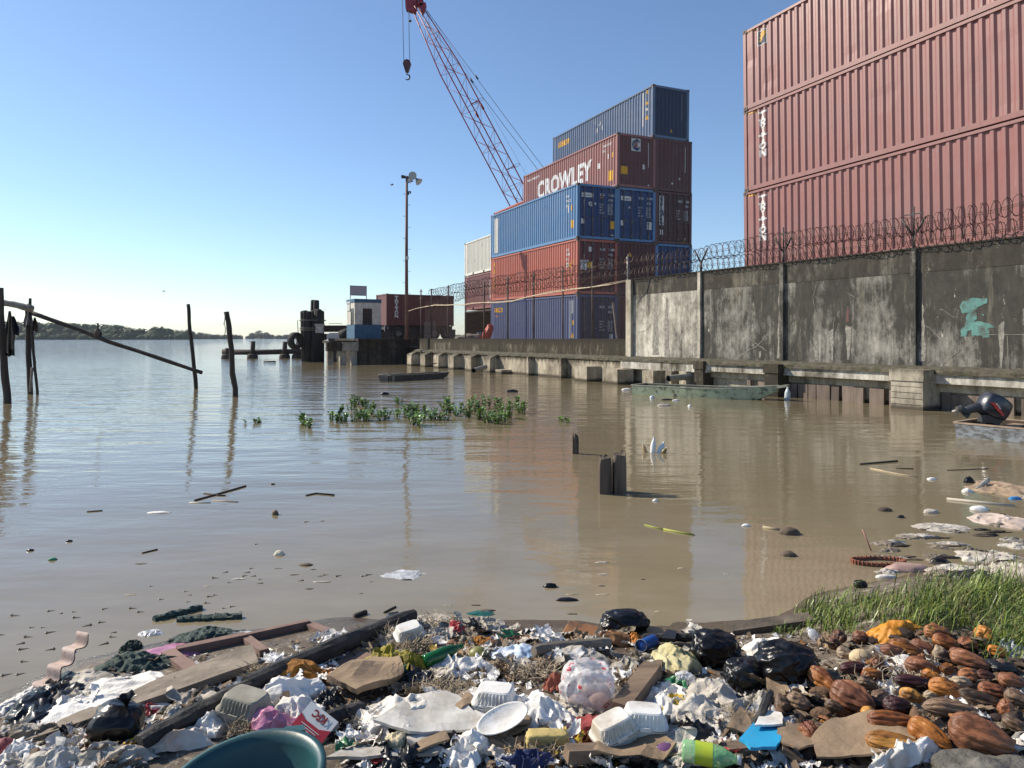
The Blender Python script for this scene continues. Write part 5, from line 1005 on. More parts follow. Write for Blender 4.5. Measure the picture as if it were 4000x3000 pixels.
CDD = pm('wet_cardboard', (.17, .085, .04), (.09, .05, .03), 6, .8, .4)
FOAM = pm('white_foam', (.80, .79, .76), (.68, .66, .61), 7, .6, .15, bs=90, c3=(.42, .36, .27), c3s=2.2); FOAMD = pm('dirty_foam', (.36, .34, .28), (.24, .22, .17), 8, .8, .2)
ORN = pm('orange_net', (.50, .20, .012), (.28, .10, .008), 30, .7, 1., bs=90); YEL = pm('yellow_mesh', (.46, .38, .035), (.26, .21, .02), 34, .6, .9, bs=90)
PINK = plastic('pink_plastic', (.52, .20, .32), .3, .4, 20); GNET = pm('dark_green_net', (.02, .06, .05), (.06, .09, .08), 40, .7, 1., bs=80)
TEAL = pm('teal_plastic', (.018, .078, .085), (.014, .058, .064), 5, .4, .08); FIB = pm('dry_fibre', (.42, .35, .25), (.24, .19, .13), 10, .95)
def clam(lab, px, py, rz, mt=FOAM, s=1., tilt=(0, 0), h=.065, dz=.04, group='foam takeaway boxes', w_=.2, d_=.145):
    """closed foam box: rounded tapered lid with ribs and a rim, shallow tray under it"""
    c = G(px, py, dz+.02); c.z -= .02; t = thing('foam_box', lab, 'takeaway box', c, group); t.rotation_euler = (R(tilt[0]), R(tilt[1]), R(rz)); w_ *= s; d_ *= s; h *= s
    def ring(k, z, rr=.03): 
        L = []
        for i in range(112):
            a = 2*math.pi*i/112; ca, sa = math.cos(a), math.sin(a); m = (abs(ca)**5+abs(sa)**5)**(-1/5); L.append(V((ca*m*w_/2*k, sa*m*d_/2*k, z)))
        return L
    def loft(prof, mb, rib=False):
        vs = []; N = 112
        for j, (k, z) in enumerate(prof):
            for i, q in enumerate(ring(k, z)):
                if rib and 2 <= j <= 4 and abs(q.y) > abs(q.x)*.55: q.y *= 1+.06*math.cos(q.x/w_*75)*(abs(q.x) < w_*.36); q.z += .003*math.cos(q.x/w_*75)
                vs.append(q)
        fs = [(j*N+i, j*N+(i+1) % N, j*N+N+(i+1) % N, j*N+N+i) for j in range(len(prof)-1) for i in range(N)]; fs.append(tuple(range((len(prof)-1)*N, len(prof)*N))); mb.add(vs, fs, 0, False)
    mb = MB(); loft([(1.06, 0), (1.06, .006), (.98, .010), (.92, h*.3), (.84, h*.72), (.79, h*.92), (.72, h)], mb, True); mb.build('lid', mt, t)
    mb = MB(); loft([(1.05, -.003), (1.05, -.007), (.95, -.012), (.85, -.045), (.78, -.05)], mb); mb.build('tray', mt, t)
    mb = MB(); mb.box(-.022, .022, -d_*.56, -d_*.525, -.004, .012); mb.build('latch', mt, t); return t
def sheetb(name, lab, pts, mt, t=.006, lift=.02, z=None, bend=.02, seed=0, cat='cardboard', group=None, tiltpx=None, fold=None, n=16):
    """stiff sheet: polygon given in photo pixels on the heap, with real thickness, sagging and creased"""
    q = [G(x, y) for x, y in pts]; c = sum(q, V((0, 0, 0)))/len(q)
    bm = bmesh.new(); vs = [bm.verts.new(p) for p in q]; f = bm.faces.new(vs); bmesh.ops.triangulate(bm, faces=[f]); bmesh.ops.subdivide_edges(bm, edges=bm.edges[:], cuts=5, use_grid_fill=True)
    A = sum(p.z for p in q)/len(q)
    for v in bm.verts:
        dd = min((v.co-p).length for p in q); v.co.z = A*.5+.5*v.co.z+lift+bend*nz(v.co.x*5+seed, v.co.y*5, seed)+bend*.6*ridge(v.co.x*6+seed, v.co.y*4, seed); v.co.x += .006*nz(v.co.x*30, v.co.y*30, seed); v.co.y += .006*nz(v.co.x*30, v.co.y*30, seed+3)
        if fold: a, b = V(fold[0]), V(fold[1]); v.co.z += fold[2]*max(0, ((v.co.xy-a.xy).dot((b-a).xy.normalized())))
    bm.normal_update(); up = sum(f.normal.z for f in bm.faces) > 0
    g = bmesh.ops.solidify(bm, geom=bm.faces[:], thickness=t if up else -t); bm.verts.index_update(); mb = MB(); mb.add([v.co.copy() for v in bm.verts], [[v.index for v in f.verts] for f in bm.faces], 0, False); bm.free()
    o = mb.build(name, mt, org=c); return tag(o, lab, cat, group)
def log(name, lab, a, b, r, mt, za=.03, zb=.03, flat=1., seed=0, cat='timber', group=None, seg=14, n=10, sag=0, wob=.2):
    A, B = G(*a, za), G(*b, zb); mb = MB(); pts = [A.lerp(B, i/seg)+V((0, .012*nz(i*.4, seed), -sag*math.sin(math.pi*i/seg))) for i in range(seg+1)]
    if n == 4: mb.beam(A, B, r[0], r[1], 0, V((0, 0, 1)), wob*.5, seg, seed)
    else: mb.tube(pts, [r*(1-.25*abs(2*i/seg-1)**6) for i in range(seg+1)], n, 0, False, True, wob, seed)
    o = mb.build(name, mt, org=A.lerp(B, .5)); return tag(o, lab, cat, group)
# ---- long timber with its charred partner, door panel under water
sheetb('plank', 'long grey brown plank running up from the lower left beside the charred beam', [(90, 2930), (330, 2855), (1010, 2630), (985, 2570), (640, 2690), (240, 2850)], pm('grey_plank', (.30, .25, .19), (.19, .155, .115), 6, .9, .4, bs=25), .04, .05, bend=.008, cat='plank')
log('charred_beam', 'long charred black beam pointing from the black bag up to the water', (540, 2905), (1000, 2668), .042, M_char, .05, .07, seed=1, cat='beam', group='charred beams'); log('charred_beam', 'thicker upper charred beam whose far end lies in the water', (960, 2672), (1612, 2402), .047, M_char, .09, .06, seed=4, cat='beam', group='charred beams')
dp = thing('door_panel', 'brown panelled door lying half sunk in the shallow water', 'door', G(1000, 2560)); o_ = dp.location
M_door = pm('pinkish_brown_wood', (.24, .15, .115), (.16, .10, .08), 6, .8, .3)
for a, b, w_, h_ in (((655, 2575), (745, 2672), .07, .03), ((950, 2497), (1032, 2592), .05, .03), ((1208, 2447), (1285, 2502), .055, .03), ((965, 2506), (1208, 2446), .03, .05), ((690, 2572), (960, 2508), .05, .05), ((1330, 2545), (1455, 2640), .05, .03)):
    A, B = W(*a, .02), W(*b, .02); A.z = max(T(A.x, A.y), 0)+.015; B.z = max(T(B.x, B.y), 0)+.02; mb = MB(); mb.beam(A-o_, B-o_, w_, h_); mb.build('rail', M_door, dp)
mb = MB(); qs = [(1075, 2560), (1110, 2528), (1200, 2508), (1262, 2505), (1240, 2530), (1140, 2575)]; mb.slab([(W(*p, .012)-o_).to_tuple()[:2] for p in qs], .012, lambda a, b, t_: V((a, b, .006-o_.z+t_))); mb.build('panel', M_door, dp)
sheetb('wet_board', 'brown wet board under the orange netting', [(1020, 2740), (1245, 2630), (1400, 2560), (1480, 2640), (1330, 2720), (1130, 2790)], M_door, .02, .012, bend=.01, cat='board')
# ---- corrugated fragment, left
mb = MB(); a = G(165, 2700)
nr_ = V((-.36, -.52, .78)).normalized(); up_ = (V((-.10, 0, 1))-nr_*nr_.dot(V((-.10, 0, 1)))).normalized(); wd_ = up_.cross(nr_)
def cor(u, v, k): return a+wd_*((u-.5)*.125*(1-.2*v)+.016*math.sin(v*20+2))+up_*(.30*v)+nr_*(.020*math.sin(v*20+1)+k+.02)
mb.grid(lambda u, v: cor(u, v, 0), 6, 60); mb.grid(lambda u, v: cor(u, v, -.008), 6, 60)
o = mb.build('corrugated_sheet', pm('pink_beige_asbestos', (.56, .44, .38), (.40, .30, .25), 8, .9, .3), org=a); tag(o, 'small pinkish corrugated sheet standing on edge in the mud', 'sheet')
# ---- black bags
bagblob('rubbish_bag', 'round tied black bag at the lower left on the plank', (308, 2738, 562, 2935), BK, 3, knot=(470, 2735), group='black rubbish bags', cr=.05)
bagblob('rubbish_bag', 'black bag lying at the water edge, casting a shadow on the mud', (2335, 2382, 2555, 2482), BK, 8, ry=.6, group='black rubbish bags', cr=.12)
bagblob('rubbish_bag', 'big glossy black bag left of the two right hand bags', (2695, 2455, 2910, 2625), BK, 13, group='black rubbish bags', cr=.13)
bagblob('rubbish_bag', 'large torn black bag nearest the brown pods', (2960, 2505, 3225, 2705), BK, 21, group='black rubbish bags', cr=.15)
bagblob('rubbish_bag', 'greyish black bag squeezed between the two big black ones', (2830, 2570, 3010, 2715), BK2, 27, group='black rubbish bags', cr=.17)
bagblob('rubbish_bag', 'small black bag among the pods near the right edge', (3860, 2580, 3985, 2650), BK2, 31, group='black rubbish bags', cr=.12)
bagblob('rubbish_bag', 'dark bag stranded in the shallows above the grass', (3335, 2262, 3395, 2302), BK, 41, ry=.7, group='black rubbish bags', cr=.12)
cloth('plastic_sheet', 'black plastic sheet twisted in a heap below the corrugated piece', (80, 2640, 285, 2815), BK, .05, .05, 20, 5, cat='plastic')
cloth('plastic_sheet', 'dark crumpled plastic between the white sack and the cardboard', (1230, 2690, 1330, 2790), BK, .05, .04, 0, 6, cat='plastic')
cloth('plastic_sheet', 'black rag right of the cardboard under the yellow mesh', (1560, 2610, 1700, 2700), BK2, .05, .04, 30, 7, cat='plastic')
log('burnt_stick', 'thick burnt stick left of the big woven sack', (1260, 2815), (1420, 2765), .035, M_char, .06, .06, seed=8, cat='stick')
# ---- sacks and cloths: (label, box, material, h, fold, rot)
for i, (lab, bx, mt, h, fo, ro, nm) in enumerate((
 ('flat white sack by the left picture edge in the water', (0, 2690, 90, 2800), WV, .04, .02, 0, 'sack'), ('long white sack draped over the mud behind the black bag', (340, 2625, 660, 2745), WV, .05, .03, 8, 'sack'), ('wet white sack strip sloping down to the black bag', (215, 2690, 620, 2860), WV, .035, .03, 22, 'sack'), ('grey wet sack half under water left of the long white one', (215, 2620, 400, 2745), WG, .03, .03, 30, 'sack'), ('grey white rag low at the far left', (20, 2830, 165, 2920), WG, .04, .04, 10, 'rag'), ('creased white cloth in the lower left corner', (0, 2890, 130, 3010), WB, .06, .05, 0, 'cloth'), ('soiled rag along the bottom left edge', (120, 2925, 330, 3010), WG, .05, .05, 10, 'rag'), ('beige rag at the bottom beside the teal tub', (300, 2900, 560, 3000), WG, .06, .05, 0, 'rag'),
 ('white and orange stained paper bag left of the teal tub', (530, 2835, 790, 2945), pm('stained_paper', (.62, .56, .48), (.48, .18, .05), 4, .8, .4, lo=.5, hi=.7), .06, .04, 20, 'paper bag'), ('white crumpled bag right of the tied black bag', (645, 2780, 740, 2850), WB, .06, .05, 0, 'bag'), ('white crumpled paper above the tub rim', (765, 2785, 880, 2890), WB, .07, .05, 30, 'paper'), ('torn white bag over the dirty foam box', (1000, 2640, 1250, 2750), WB, .08, .06, 10, 'bag'), ('large white foam like sack behind the pink bag', (1090, 2690, 1245, 2830), WB, .12, .03, 0, 'sack'),
 ('pink plastic bag behind the teal tub', (965, 2775, 1170, 2890), PINK, .09, .06, 0, 'bag'), ('pink plastic film floating by the green net', (600, 2508, 775, 2572), PINK, .012, .012, 0, 'film'), ('big white woven sack with frayed edge in the middle of the heap', (1385, 2690, 1680, 2862), WV, .12, .05, 12, 'sack'), ('crumpled white cloth above the brown fibre', (1685, 2560, 1905, 2645), WB, .06, .05, 0, 'cloth'), ('white fluffy cloth strip at the bottom centre', (1715, 2860, 1905, 3010), WB, .07, .07, 40, 'cloth'), ('white frayed cloth between the plates and the clear bag', (2005, 2690, 2195, 2880), WB, .09, .07, 60, 'cloth'),
 ('white cloth behind the brown sheets at the water line', (2085, 2483, 2205, 2525), WB, .04, .03, 0, 'cloth'), ('white and pale blue rag under the brown sheets', (1925, 2528, 2105, 2592), pm('white_blue_rag', (.7, .7, .7), (.35, .5, .68), 4, .7, .3), .05, .04, 0, 'rag'), ('grey stone coloured sack behind the clear bag', (2150, 2515, 2360, 2600), WG, .08, .03, 0, 'sack'), ('rust red rag left of the clear bag', (2125, 2640, 2210, 2705), pm('rust_red_rag', (.30, .09, .055), (.2, .055, .035), 7, .85, .4), .07, .05, 0, 'rag'), ('dusty red cloth under the two foam boxes', (2225, 2790, 2450, 2915), pm('dusty_red_cloth', (.34, .055, .05), (.2, .035, .035), 6, .85, .4), .05, .06, 20, 'cloth'), ('navy blue cloth at the bottom centre', (1975, 2945, 2155, 3010), pm('navy_cloth', (.018, .03, .12), (.012, .02, .07), 6, .8), .06, .05, 0, 'cloth'),
 ('yellowish white sack left of the big glossy black bag', (2555, 2505, 2705, 2640), pm('yellow_white_sack', (.55, .50, .30), (.42, .36, .16), 4, .75, .4), .11, .04, 0, 'sack'), ('grey white cap shaped rag above the weathered post', (2405, 2560, 2550, 2640), WG, .06, .04, 0, 'rag'), ('tent shaped white cloth right of the yellow edged sack', (2690, 2630, 2905, 2800), WG, .13, .05, 0, 'cloth'), ('white sack with a yellow hem beside the weathered post', (2530, 2660, 2700, 2800), WV, .07, .06, -20, 'sack'), ('mustard yellow hem strip coiled under the white sack', (2560, 2720, 2720, 2800), pm('mustard_hem', (.48, .34, .03), (.3, .2, .02), 6, .7), .03, .05, 35, 'strip'), ('pale creased sack in front of the tent shaped cloth', (2640, 2720, 2860, 2860), WG, .07, .06, 20, 'sack'), ('grey white rag below the right foam box', (2500, 2840, 2680, 2910), WG, .05, .04, 0, 'rag'), ('white folded cloth above the soda bottle', (2590, 2850, 2760, 2920), WB, .05, .04, 10, 'cloth'), ('white rag between the black bag and the grass', (2915, 2485, 3070, 2560), WV, .06, .04, 0, 'rag'),
 ('beige rag by the brown pods', (2920, 2700, 3010, 2800), WG, .06, .05, 0, 'rag'), ('white crumpled plastic at the bottom right', (3395, 2912, 3680, 3010), WB, .07, .06, 15, 'plastic'), ('beige sack left of the white foam tray by the water', (1475, 2445, 1575, 2530), WG, .05, .05, 0, 'sack'), ('wet sack beside the green plastic strip', (1795, 2415, 1960, 2470), WG, .03, .05, 10, 'sack'), ('soiled cloth near the far end of the charred beam', (1600, 2400, 1790, 2450), WG, .02, .03, 0, 'cloth'),
 ('white grey sack floating by the right shore', (3640, 2205, 3800, 2240), WG, .03, .03, 10, 'sack'), ('white plastic sheet afloat near the right shore', (3580, 2050, 3770, 2088), WG, .01, .03, -5, 'sheet'), ('pale pink white sack in the water at the right edge', (3825, 2010, 4010, 2070), pm('pinkish_white_sack', (.60, .50, .43), (.40, .31, .25), 5, .8, .6), .04, .05, -15, 'sack'), ('tan sack heap in the water at the right edge', (3830, 1880, 4010, 1945), pm('tan_sack', (.38, .28, .19), (.24, .17, .11), 6, .9, .4), .07, .05, -10, 'sack'), ('white rags stranded right of the grass', (3890, 2215, 4010, 2300), WG, .05, .09, 0, 'rag'), ('grey black rag on the mud at the upper edge of the grass', (3730, 2225, 3900, 2275), BK2, .03, .04, 0, 'rag'), ('white crumpled bag afloat behind the grass', (3760, 2155, 3940, 2200), WG, .03, .05, 5, 'bag'))):
    cloth(nm.replace(' ', '_'), lab, bx, mt, h, fo, ro, i*3+1, cat=nm.split()[-1])
cloth('net_bag', 'crumpled orange net bag on the wet board', (1040, 2585, 1255, 2668), ORN, .09, .04, 0, 71, cat='net'); cloth('net_bag', 'loose orange netting right of the orange net bag', (1230, 2615, 1330, 2660), ORN, .02, .03, 0, 72, cat='net')
cloth('mesh_bag', 'yellow mesh bag spread like petals beside the charred beam', (1430, 2520, 1570, 2640), YEL, .13, .07, 0, 73, cat='net'); cloth('mesh_bag', 'second yellow mesh fold right of the first one', (1550, 2550, 1660, 2630), YEL, .10, .06, 0, 74, cat='net')
for i, (lab, bx, h) in enumerate((('dark green net bundle floating left of the door', (415, 2552, 660, 2622), .03), ('dark green net patch beside the door panel', (690, 2455, 905, 2525), .03), ('small green net scrap by the water line', (480, 2515, 545, 2545), .02))): cloth('fishing_net', lab, bx, GNET, h, .045, 12, 80+i, cat='net', fr=5)
for i, (lab, a, b) in enumerate((('knotted rope of green net floating upper left of the door', (600, 2420), (790, 2372)), ('longer knotted rope of green net floating parallel to the shore', (695, 2420), (945, 2407)))): log('net_rope', lab, a, b, .022, GNET, .03, .03, seed=i+5, cat='rope', seg=26, wob=.6)
cloth('orange_peel', 'flattened bright orange plastic on top of the pods', (3395, 2430, 3600, 2500), pm('bright_orange', (.62, .26, .01), (.42, .16, .01), 8, .5, .4), .06, .05, 0, 90, cat='plastic'); cloth('orange_husk', 'small orange husk beside the blue can', (2452, 2474, 2506, 2522), pm('orange_husk', (.55, .19, .01), (.36, .11, .01), 12, .6, .5), .06, .03, 0, 91, cat='husk'); cloth('orange_husk', 'orange fibre clump left of the green fruit', (1830, 2490, 1930, 2520), ORN, .02, .03, 0, 92, cat='husk')
cloth('leaf_sheath', 'curled brown palm sheath at the water edge below the black bag', (2310, 2462, 2475, 2522), pm('brown_sheath', (.30, .14, .045), (.13, .06, .025), 6, .7, .4), .07, .03, 0, 93, cat='palm sheath'); cloth('brown_sheet', 'brown curled sheet lying left of the white cloth at the water line', (1900, 2480, 2100, 2540), CDD, .03, .03, 12, 94, cat='sheet')
cloth('green_plastic', 'dark green plastic strip floating by the shore', (1815, 2392, 1940, 2414), pm('green_film', (.01, .10, .07), (.01, .07, .05), 6, .3), .006, .008, 0, 95, cat='plastic')
# ---- clear bags
t = bagblob('clear_bag', 'big clear plastic bag with small red prints in the middle of the heap', (2170, 2560, 2425, 2815), clear('printed_clear_plastic', (.86, .84, .83), .5, (.55, .03, .05)), 51, cr=.12, knot=(2255, 2540), cat='plastic bag', group='clear plastic bags')
mb = MB(); random.seed(4)
for k in range(9): mb.ico(V((random.uniform(-.07, .07), random.uniform(-.04, .04), random.uniform(.03, .10))), (.045, .03, .03), 2, lambda n: 1+.3*nz(n.x*2+k, n.y*2, n.z*2))
mb.build('contents', pm('food_scraps', (.45, .28, .18), (.6, .52, .45), 5, .8), t)
bagblob('clear_bag', 'crumpled clear wrapper by the pods above the blue board', (2965, 2800, 3090, 2895), clear('clear_plastic', (.82, .84, .86), .5), 55, cr=.3, cat='plastic bag', group='clear plastic bags'); bagblob('clear_bag', 'clear bag with yellow contents at the bottom centre', (1490, 2862, 1595, 2975), clear('yellowish_clear', (.72, .62, .38), .55), 57, cr=.2, cat='plastic bag', group='clear plastic bags'); bagblob('clear_bag', 'clear crumpled film beside the tent shaped cloth', (2640, 2625, 2720, 2690), MC['clear_plastic'], 59, cr=.3, cat='plastic bag', group='clear plastic bags')
bottle('clear plastic cup lying by the grass above the big black bag', G(3200, 2505, .03), .026, .085, (-.5, .3, .6), MC['clear_plastic'], MC['clear_plastic'], name='plastic_cup')
# ---- foam boxes, plates, tray, tub
clam('white ribbed foam box on the white boards, left of the clear bag', 1935, 2720, -12, s=.95, dz=.07); clam('front foam box of the pair right of the yellow foam block', 2398, 2836, 22, s=.9, tilt=(0, -14), dz=.075); clam('rear foam box of the pair right of the yellow foam block', 2515, 2800, -4, s=.9, tilt=(0, 3), dz=.075); clam('grey dirty ribbed foam box above the pink bag', 958, 2750, -18, FOAMD, 1.05, (0, 6), dz=.06); clam('white foam box at the far end of the charred beam', 1598, 2462, 25, s=.8, tilt=(10, -8), dz=.07)
sheetb('foam_tray', 'flat white foam tray under the frayed cloth', [(1745, 2800), (1840, 2730), (1965, 2745), (2010, 2790), (1900, 2850)], FOAM, .012, .045, bend=.012, cat='tray')
for k, lab in enumerate(('upper white oval plate left of the frayed cloth', 'lower brownish plate under the white oval one')):
    c = G(1965+14*k, 2815+22*k, .085-.035*k); mb = MB(); M = Matrix.Translation(c)@Matrix.Rotation(R(28), 4, 'Z')@Matrix.Rotation(R(16), 4, 'X')@Matrix.Rotation(R(-14+10*k), 4, 'Y'); mb.lathe([(0, 0), (.10, .002), (.118, .010), (.125, .012), (.125, .017), (.115, .014), (.098, .008), (0, .006)], 30, 0, M@Matrix.Diagonal((.92, .5, 1, 1))); o = mb.build('paper_plate', FOAM if k == 0 else CD, org=c); tag(o, lab, 'plate', 'stacked plates')
tb = G(985, 3225); tb.z -= .06; tub = thing('tub', 'big teal plastic tub standing at the bottom edge', 'tub', tb); tub.rotation_euler = (R(5), R(-6), 0); tub.scale = (.88, .88, .92)
mb = MB(); mb.lathe([(0, .0), (.22, .0), (.272, .20), (.285, .235), (.30, .24), (.30, .228), (.306, .226), (.306, .246), (.282, .250), (.262, .21), (.21, .012), (0, .012)], 64); mb.build('bowl', TEAL, tub)
mb = MB(); mb.slab([(-.055, 0), (.055, 0), (.04, .05), (-.04, .05)], .012, lambda a, b, t_: V((.10+a, .285+b*.8, .225+t_))); mb.build('handle', TEAL, tub)
bottle('green glass bottle lying beside the yellow mesh bag', G(1655, 2585, .05), .034, .23, (.78, .5, .12), pm('green_bottle_glass', (.01, .12, .03), (.008, .07, .02), 5, .12), pm('green_bottle_glass', (.01, .12, .03))); bottle('green tinted soda bottle with a yellow wrapper at the bottom', G(2665, 2930, .06), .041, .215, (.93, -.25, -.03), clear('green_clear', (.25, .55, .25), .75), M_white, lab2=pm('yellow_green_wrapper', (.55, .55, .02), (.25, .45, .05), 9, .4))
can = thing('drink_can', 'blue drink can lying beside the orange husk', 'can', G(2530, 2512, .04)); M = V((.85, .4, .18)).to_track_quat('Z', 'Y').to_matrix().to_4x4(); mb = MB(); mb.lathe([(0, -.06), (.026, -.06), (.033, -.05), (.033, .05), (.026, .06), (0, .06)], 20, 0, M); mb.build('body', pm('blue_can', (.015, .07, .30), (.01, .05, .2), 8, .35), can); mb = MB(); mb.lathe([(.0, .061), (.024, .062), (.028, .055)], 20, 0, M); mb.build('rim', M_alu, can)
c = G(2497, 2540); mb = MB(); M = Matrix.Translation(c+V((0, 0, .03)))@Matrix.Rotation(R(70), 4, 'X'); mb.lathe([(.022, 0), (.032, .05), (.034, .05), (.024, -.002), (0, -.002)], 18, 0, M); o = mb.build('foam_cup', FOAM, org=c); tag(o, 'small white cup in front of the blue can', 'cup')
c = G(1720, 2528); mb = MB(); M = Matrix.Translation(c+V((0, 0, .03)))@Matrix.Rotation(R(8), 4, 'Y'); mb.lathe([(.042, 0), (.050, .0), (.052, .012), (.047, .014), (.045, .004), (.0, .003)], 26, 0, M); o = mb.build('jar_lid', M_pet, org=c); tag(o, 'white ring shaped lid above the green bottle', 'lid')
c = G(1235, 2835, .05); c.z -= .05; bx = thing('fast_food_box', 'red and white fast food carton lying on its side by the tub', 'carton', c); bx.rotation_euler = (R(36), R(24), R(-22)); bx.location.z += .05
mb = MB(); mb.box(-.075, .075, -.055, .055, -.03, .03, 0, bev=0); mb.build('body', pm('white_carton', (.70, .70, .68), (.6, .6, .58), 8, .6), bx); mb = MB(); zt_ = .0325
mb.slab([(-.0755, -.056), (.0755, -.056), (.0755, .01), (.03, -.012), (-.045, -.012), (-.0755, .0)], .002, lambda a, b, t_: V((a, b, zt_-.002+t_))); mb.box(-.0765, .0765, -.0575, -.0555, -.031, .031); mb.build('red_band', pm('carton_red', (.45, .02, .04), (.35, .02, .035), 8, .5), bx)
mb = MB(); put2d(mb, txt2d('KFC', .040, .002, .95), lambda u, v, l: V((.035-u, .040-v, zt_+.002)), 0); 
for k in range(3): mb.add([V((-.05+.01*k, -.026-.009*k, zt_+.002)), V((.045-.012*k, -.026-.009*k, zt_+.002)), V((.045-.012*k, -.029-.009*k, zt_+.002)), V((-.05+.01*k, -.029-.009*k, zt_+.002))], [(0, 1, 2, 3)], 1)
mb.build('lettering', [pm('dark_red_print', (.2, .02, .03)), M_white], bx)
# ---- boards, cardboard, timber pieces
sheetb('cardboard', 'creased flattened cardboard box below the yellow mesh bag', [(1275, 2690), (1460, 2628), (1560, 2640), (1580, 2700), (1470, 2745), (1390, 2758)], CD, .03, .07, bend=.05, seed=3); sheetb('white_board', 'large dirty white board lying flat in the middle front', [(1460, 2880), (1620, 2775), (1740, 2755), (1790, 2768), (1905, 2890), (1750, 2925), (1600, 2920)], pm('dirty_white_board', (.62, .61, .57), (.42, .39, .34), 5, .75, .2, c3=(.28, .25, .2), c3s=3), .012, .06, bend=.018, seed=5, cat='board'); sheetb('white_board', 'pale board along the bottom left of the white cloth strip', [(1270, 3010), (1400, 2935), (1690, 2925), (1760, 2960), (1700, 3010)], pm('dirty_white_board', (.6, .6, .6)), .012, .05, bend=.02, seed=9, cat='board')
for i, (lab, p_) in enumerate((('folded brown cardboard on the bottom edge right of the navy cloth', [(2290, 2990), (2400, 2905), (2560, 2898), (2640, 2960), (2590, 3010), (2330, 3010)]), ('wide cardboard sheet in front of the brown pods', [(3170, 2950), (3260, 2870), (3400, 2845), (3560, 2870), (3580, 2940), (3400, 3000), (3190, 3010)]), ('cardboard flap right of the blue board', [(3040, 2900), (3180, 2880), (3230, 2960), (3120, 3000), (3030, 2960)]), ('grey brown cardboard square left of the blue board', [(2840, 2900), (2890, 2830), (2960, 2850), (2930, 2920)]), ('small bent cardboard piece by the white ribbed box', [(1760, 2800), (1830, 2755), (1860, 2790), (1800, 2825)]), ('brown cardboard corner below the plates', [(1890, 2870), (2060, 2835), (2075, 2875), (1950, 2905)]), ('cardboard strip at the bottom under the clear yellow bag', [(1590, 2960), (1740, 2930), (1760, 2965), (1640, 3000)]), ('cardboard scrap beside the black bags and pods', [(2990, 2690), (3060, 2660), (3090, 2740), (3010, 2790)]))): sheetb('cardboard', lab, p_, CD, .008, .05, bend=.03, seed=i*5+2)
mb = MB(); a = G(2180, 2505); qs = [(2183, 2500), (2225, 2426), (2335, 2450), (2300, 2515)]; pz = lambda x, y: P(x, y, a.y+.02+(2500-y)*.0022); mb.add([pz(*q) for q in qs]+[pz(*q)+V((0, .015, .0)) for q in qs], [(0, 1, 2, 3), (7, 6, 5, 4), (0, 4, 5, 1), (1, 5, 6, 2), (2, 6, 7, 3)]); o = mb.build('brown_board', pm('orange_brown_board', (.30, .13, .045), (.2, .09, .04), 5, .7, .3, c3=(.09, .05, .03), c3s=9), org=a); tag(o, 'orange brown board leaning at the water edge', 'board')
log('weathered_post', 'thick weathered grey post lying between the clear bag and the black bags', (2425, 2775), (2550, 2610), (.085, .06), M_woodx, .07, .10, n=4, seg=5, cat='timber'); log('wooden_block', 'dark brown wooden block at the bottom near the foam pair', (2212, 2945), (2335, 2940), (.055, .05), M_woodx, .05, .05, n=4, seg=2, cat='timber'); log('grey_log', 'grey log at the water line behind the clear bag', (2085, 2545), (2380, 2512), .036, pm('pale_driftwood', (.24, .21, .17), (.12, .10, .08), 6, .9, .8, (.2, 1, 1)), .05, .05, seed=12, cat='timber'); log('black_pole', 'black branch in front of the black bags by the grass', (2510, 2492), (2720, 2488), .025, M_char, .04, .04, seed=13, cat='stick'); log('sunken_plank', 'dark sunken plank at the left edge of the grass', (2850, 2465), (3170, 2420), (.12, .05), M_wood, .01, .01, n=4, seg=6, cat='plank'); log('dark_post', 'short dark stick leaning beside the pods', (2935, 2880), (3010, 2700), .018, M_char, .03, .14, seed=17, cat='stick', n=6); log('brown_plank', 'brown plank edge below the soda bottle', (2560, 2960), (2950, 2925), (.06, .05), M_woodx, .02, .03, n=4, seg=6, cat='plank')
c = G(2138, 2895, .04); mb = MB(); mb.ico(c, (.092, .035, .042), 4, lambda n: (1/max(abs(n.x), abs(n.y), abs(n.z)))**.75*(.95+.07*nz(n.x*5, n.y*5, n.z*5))); o = mb.build('foam_block', pm('yellow_foam', (.56, .44, .17), (.42, .32, .12), 7, .8, .3), org=c); tag(o, 'crumbling yellow foam block in front of the plates', 'foam block')
BW = pm('sky_blue_board', (.02, .34, .60), (.03, .28, .5), 5, .5)
sheetb('painted_board', 'broken sky blue board with white corner right of the soda bottle', [(2890, 2945), (2960, 2875), (3020, 2862), (3060, 2905), (3065, 2935), (3030, 2990), (2930, 2985)], BW, .012, .07, bend=.008, seed=2, cat='board'); sheetb('white_offcut', 'white triangular offcut lying on the blue board', [(2945, 2915), (2985, 2860), (3055, 2870), (3060, 2915)], FOAM, .008, .092, bend=.004, seed=3, cat='board')
c = G(3880, 3040); mb = MB(); mb.ico(c+V((0, 0, -.05)), (.20, .15, .13), 5, lambda n: (1/max(abs(n.x), abs(n.y), abs(n.z)))**.4*(.85+.2*nz(n.x*1.6, n.y*1.6, n.z*1.6)+.08*ridge(n.x*4, n.y*4, n.z*4))); o = mb.build('grey_rock', pm('grey_concrete_lump', (.17, .16, .14), (.07, .066, .058), 9, .95, 1., bs=30), org=c); tag(o, 'rough grey concrete lump in the lower right corner', 'rock')
sheetb('black_tray', 'black plastic tray turned over under the foam pair', [(2400, 2900), (2480, 2830), (2620, 2820), (2600, 2870), (2480, 2905)], BK, .02, .03, bend=.01, seed=6, cat='tray'); sheetb('egg_tray', 'small black ribbed tray behind the yellowish sack', [(2585, 2535), (2605, 2505), (2645, 2510), (2635, 2535)], BK2, .02, .06, bend=.01, seed=7, cat='tray')
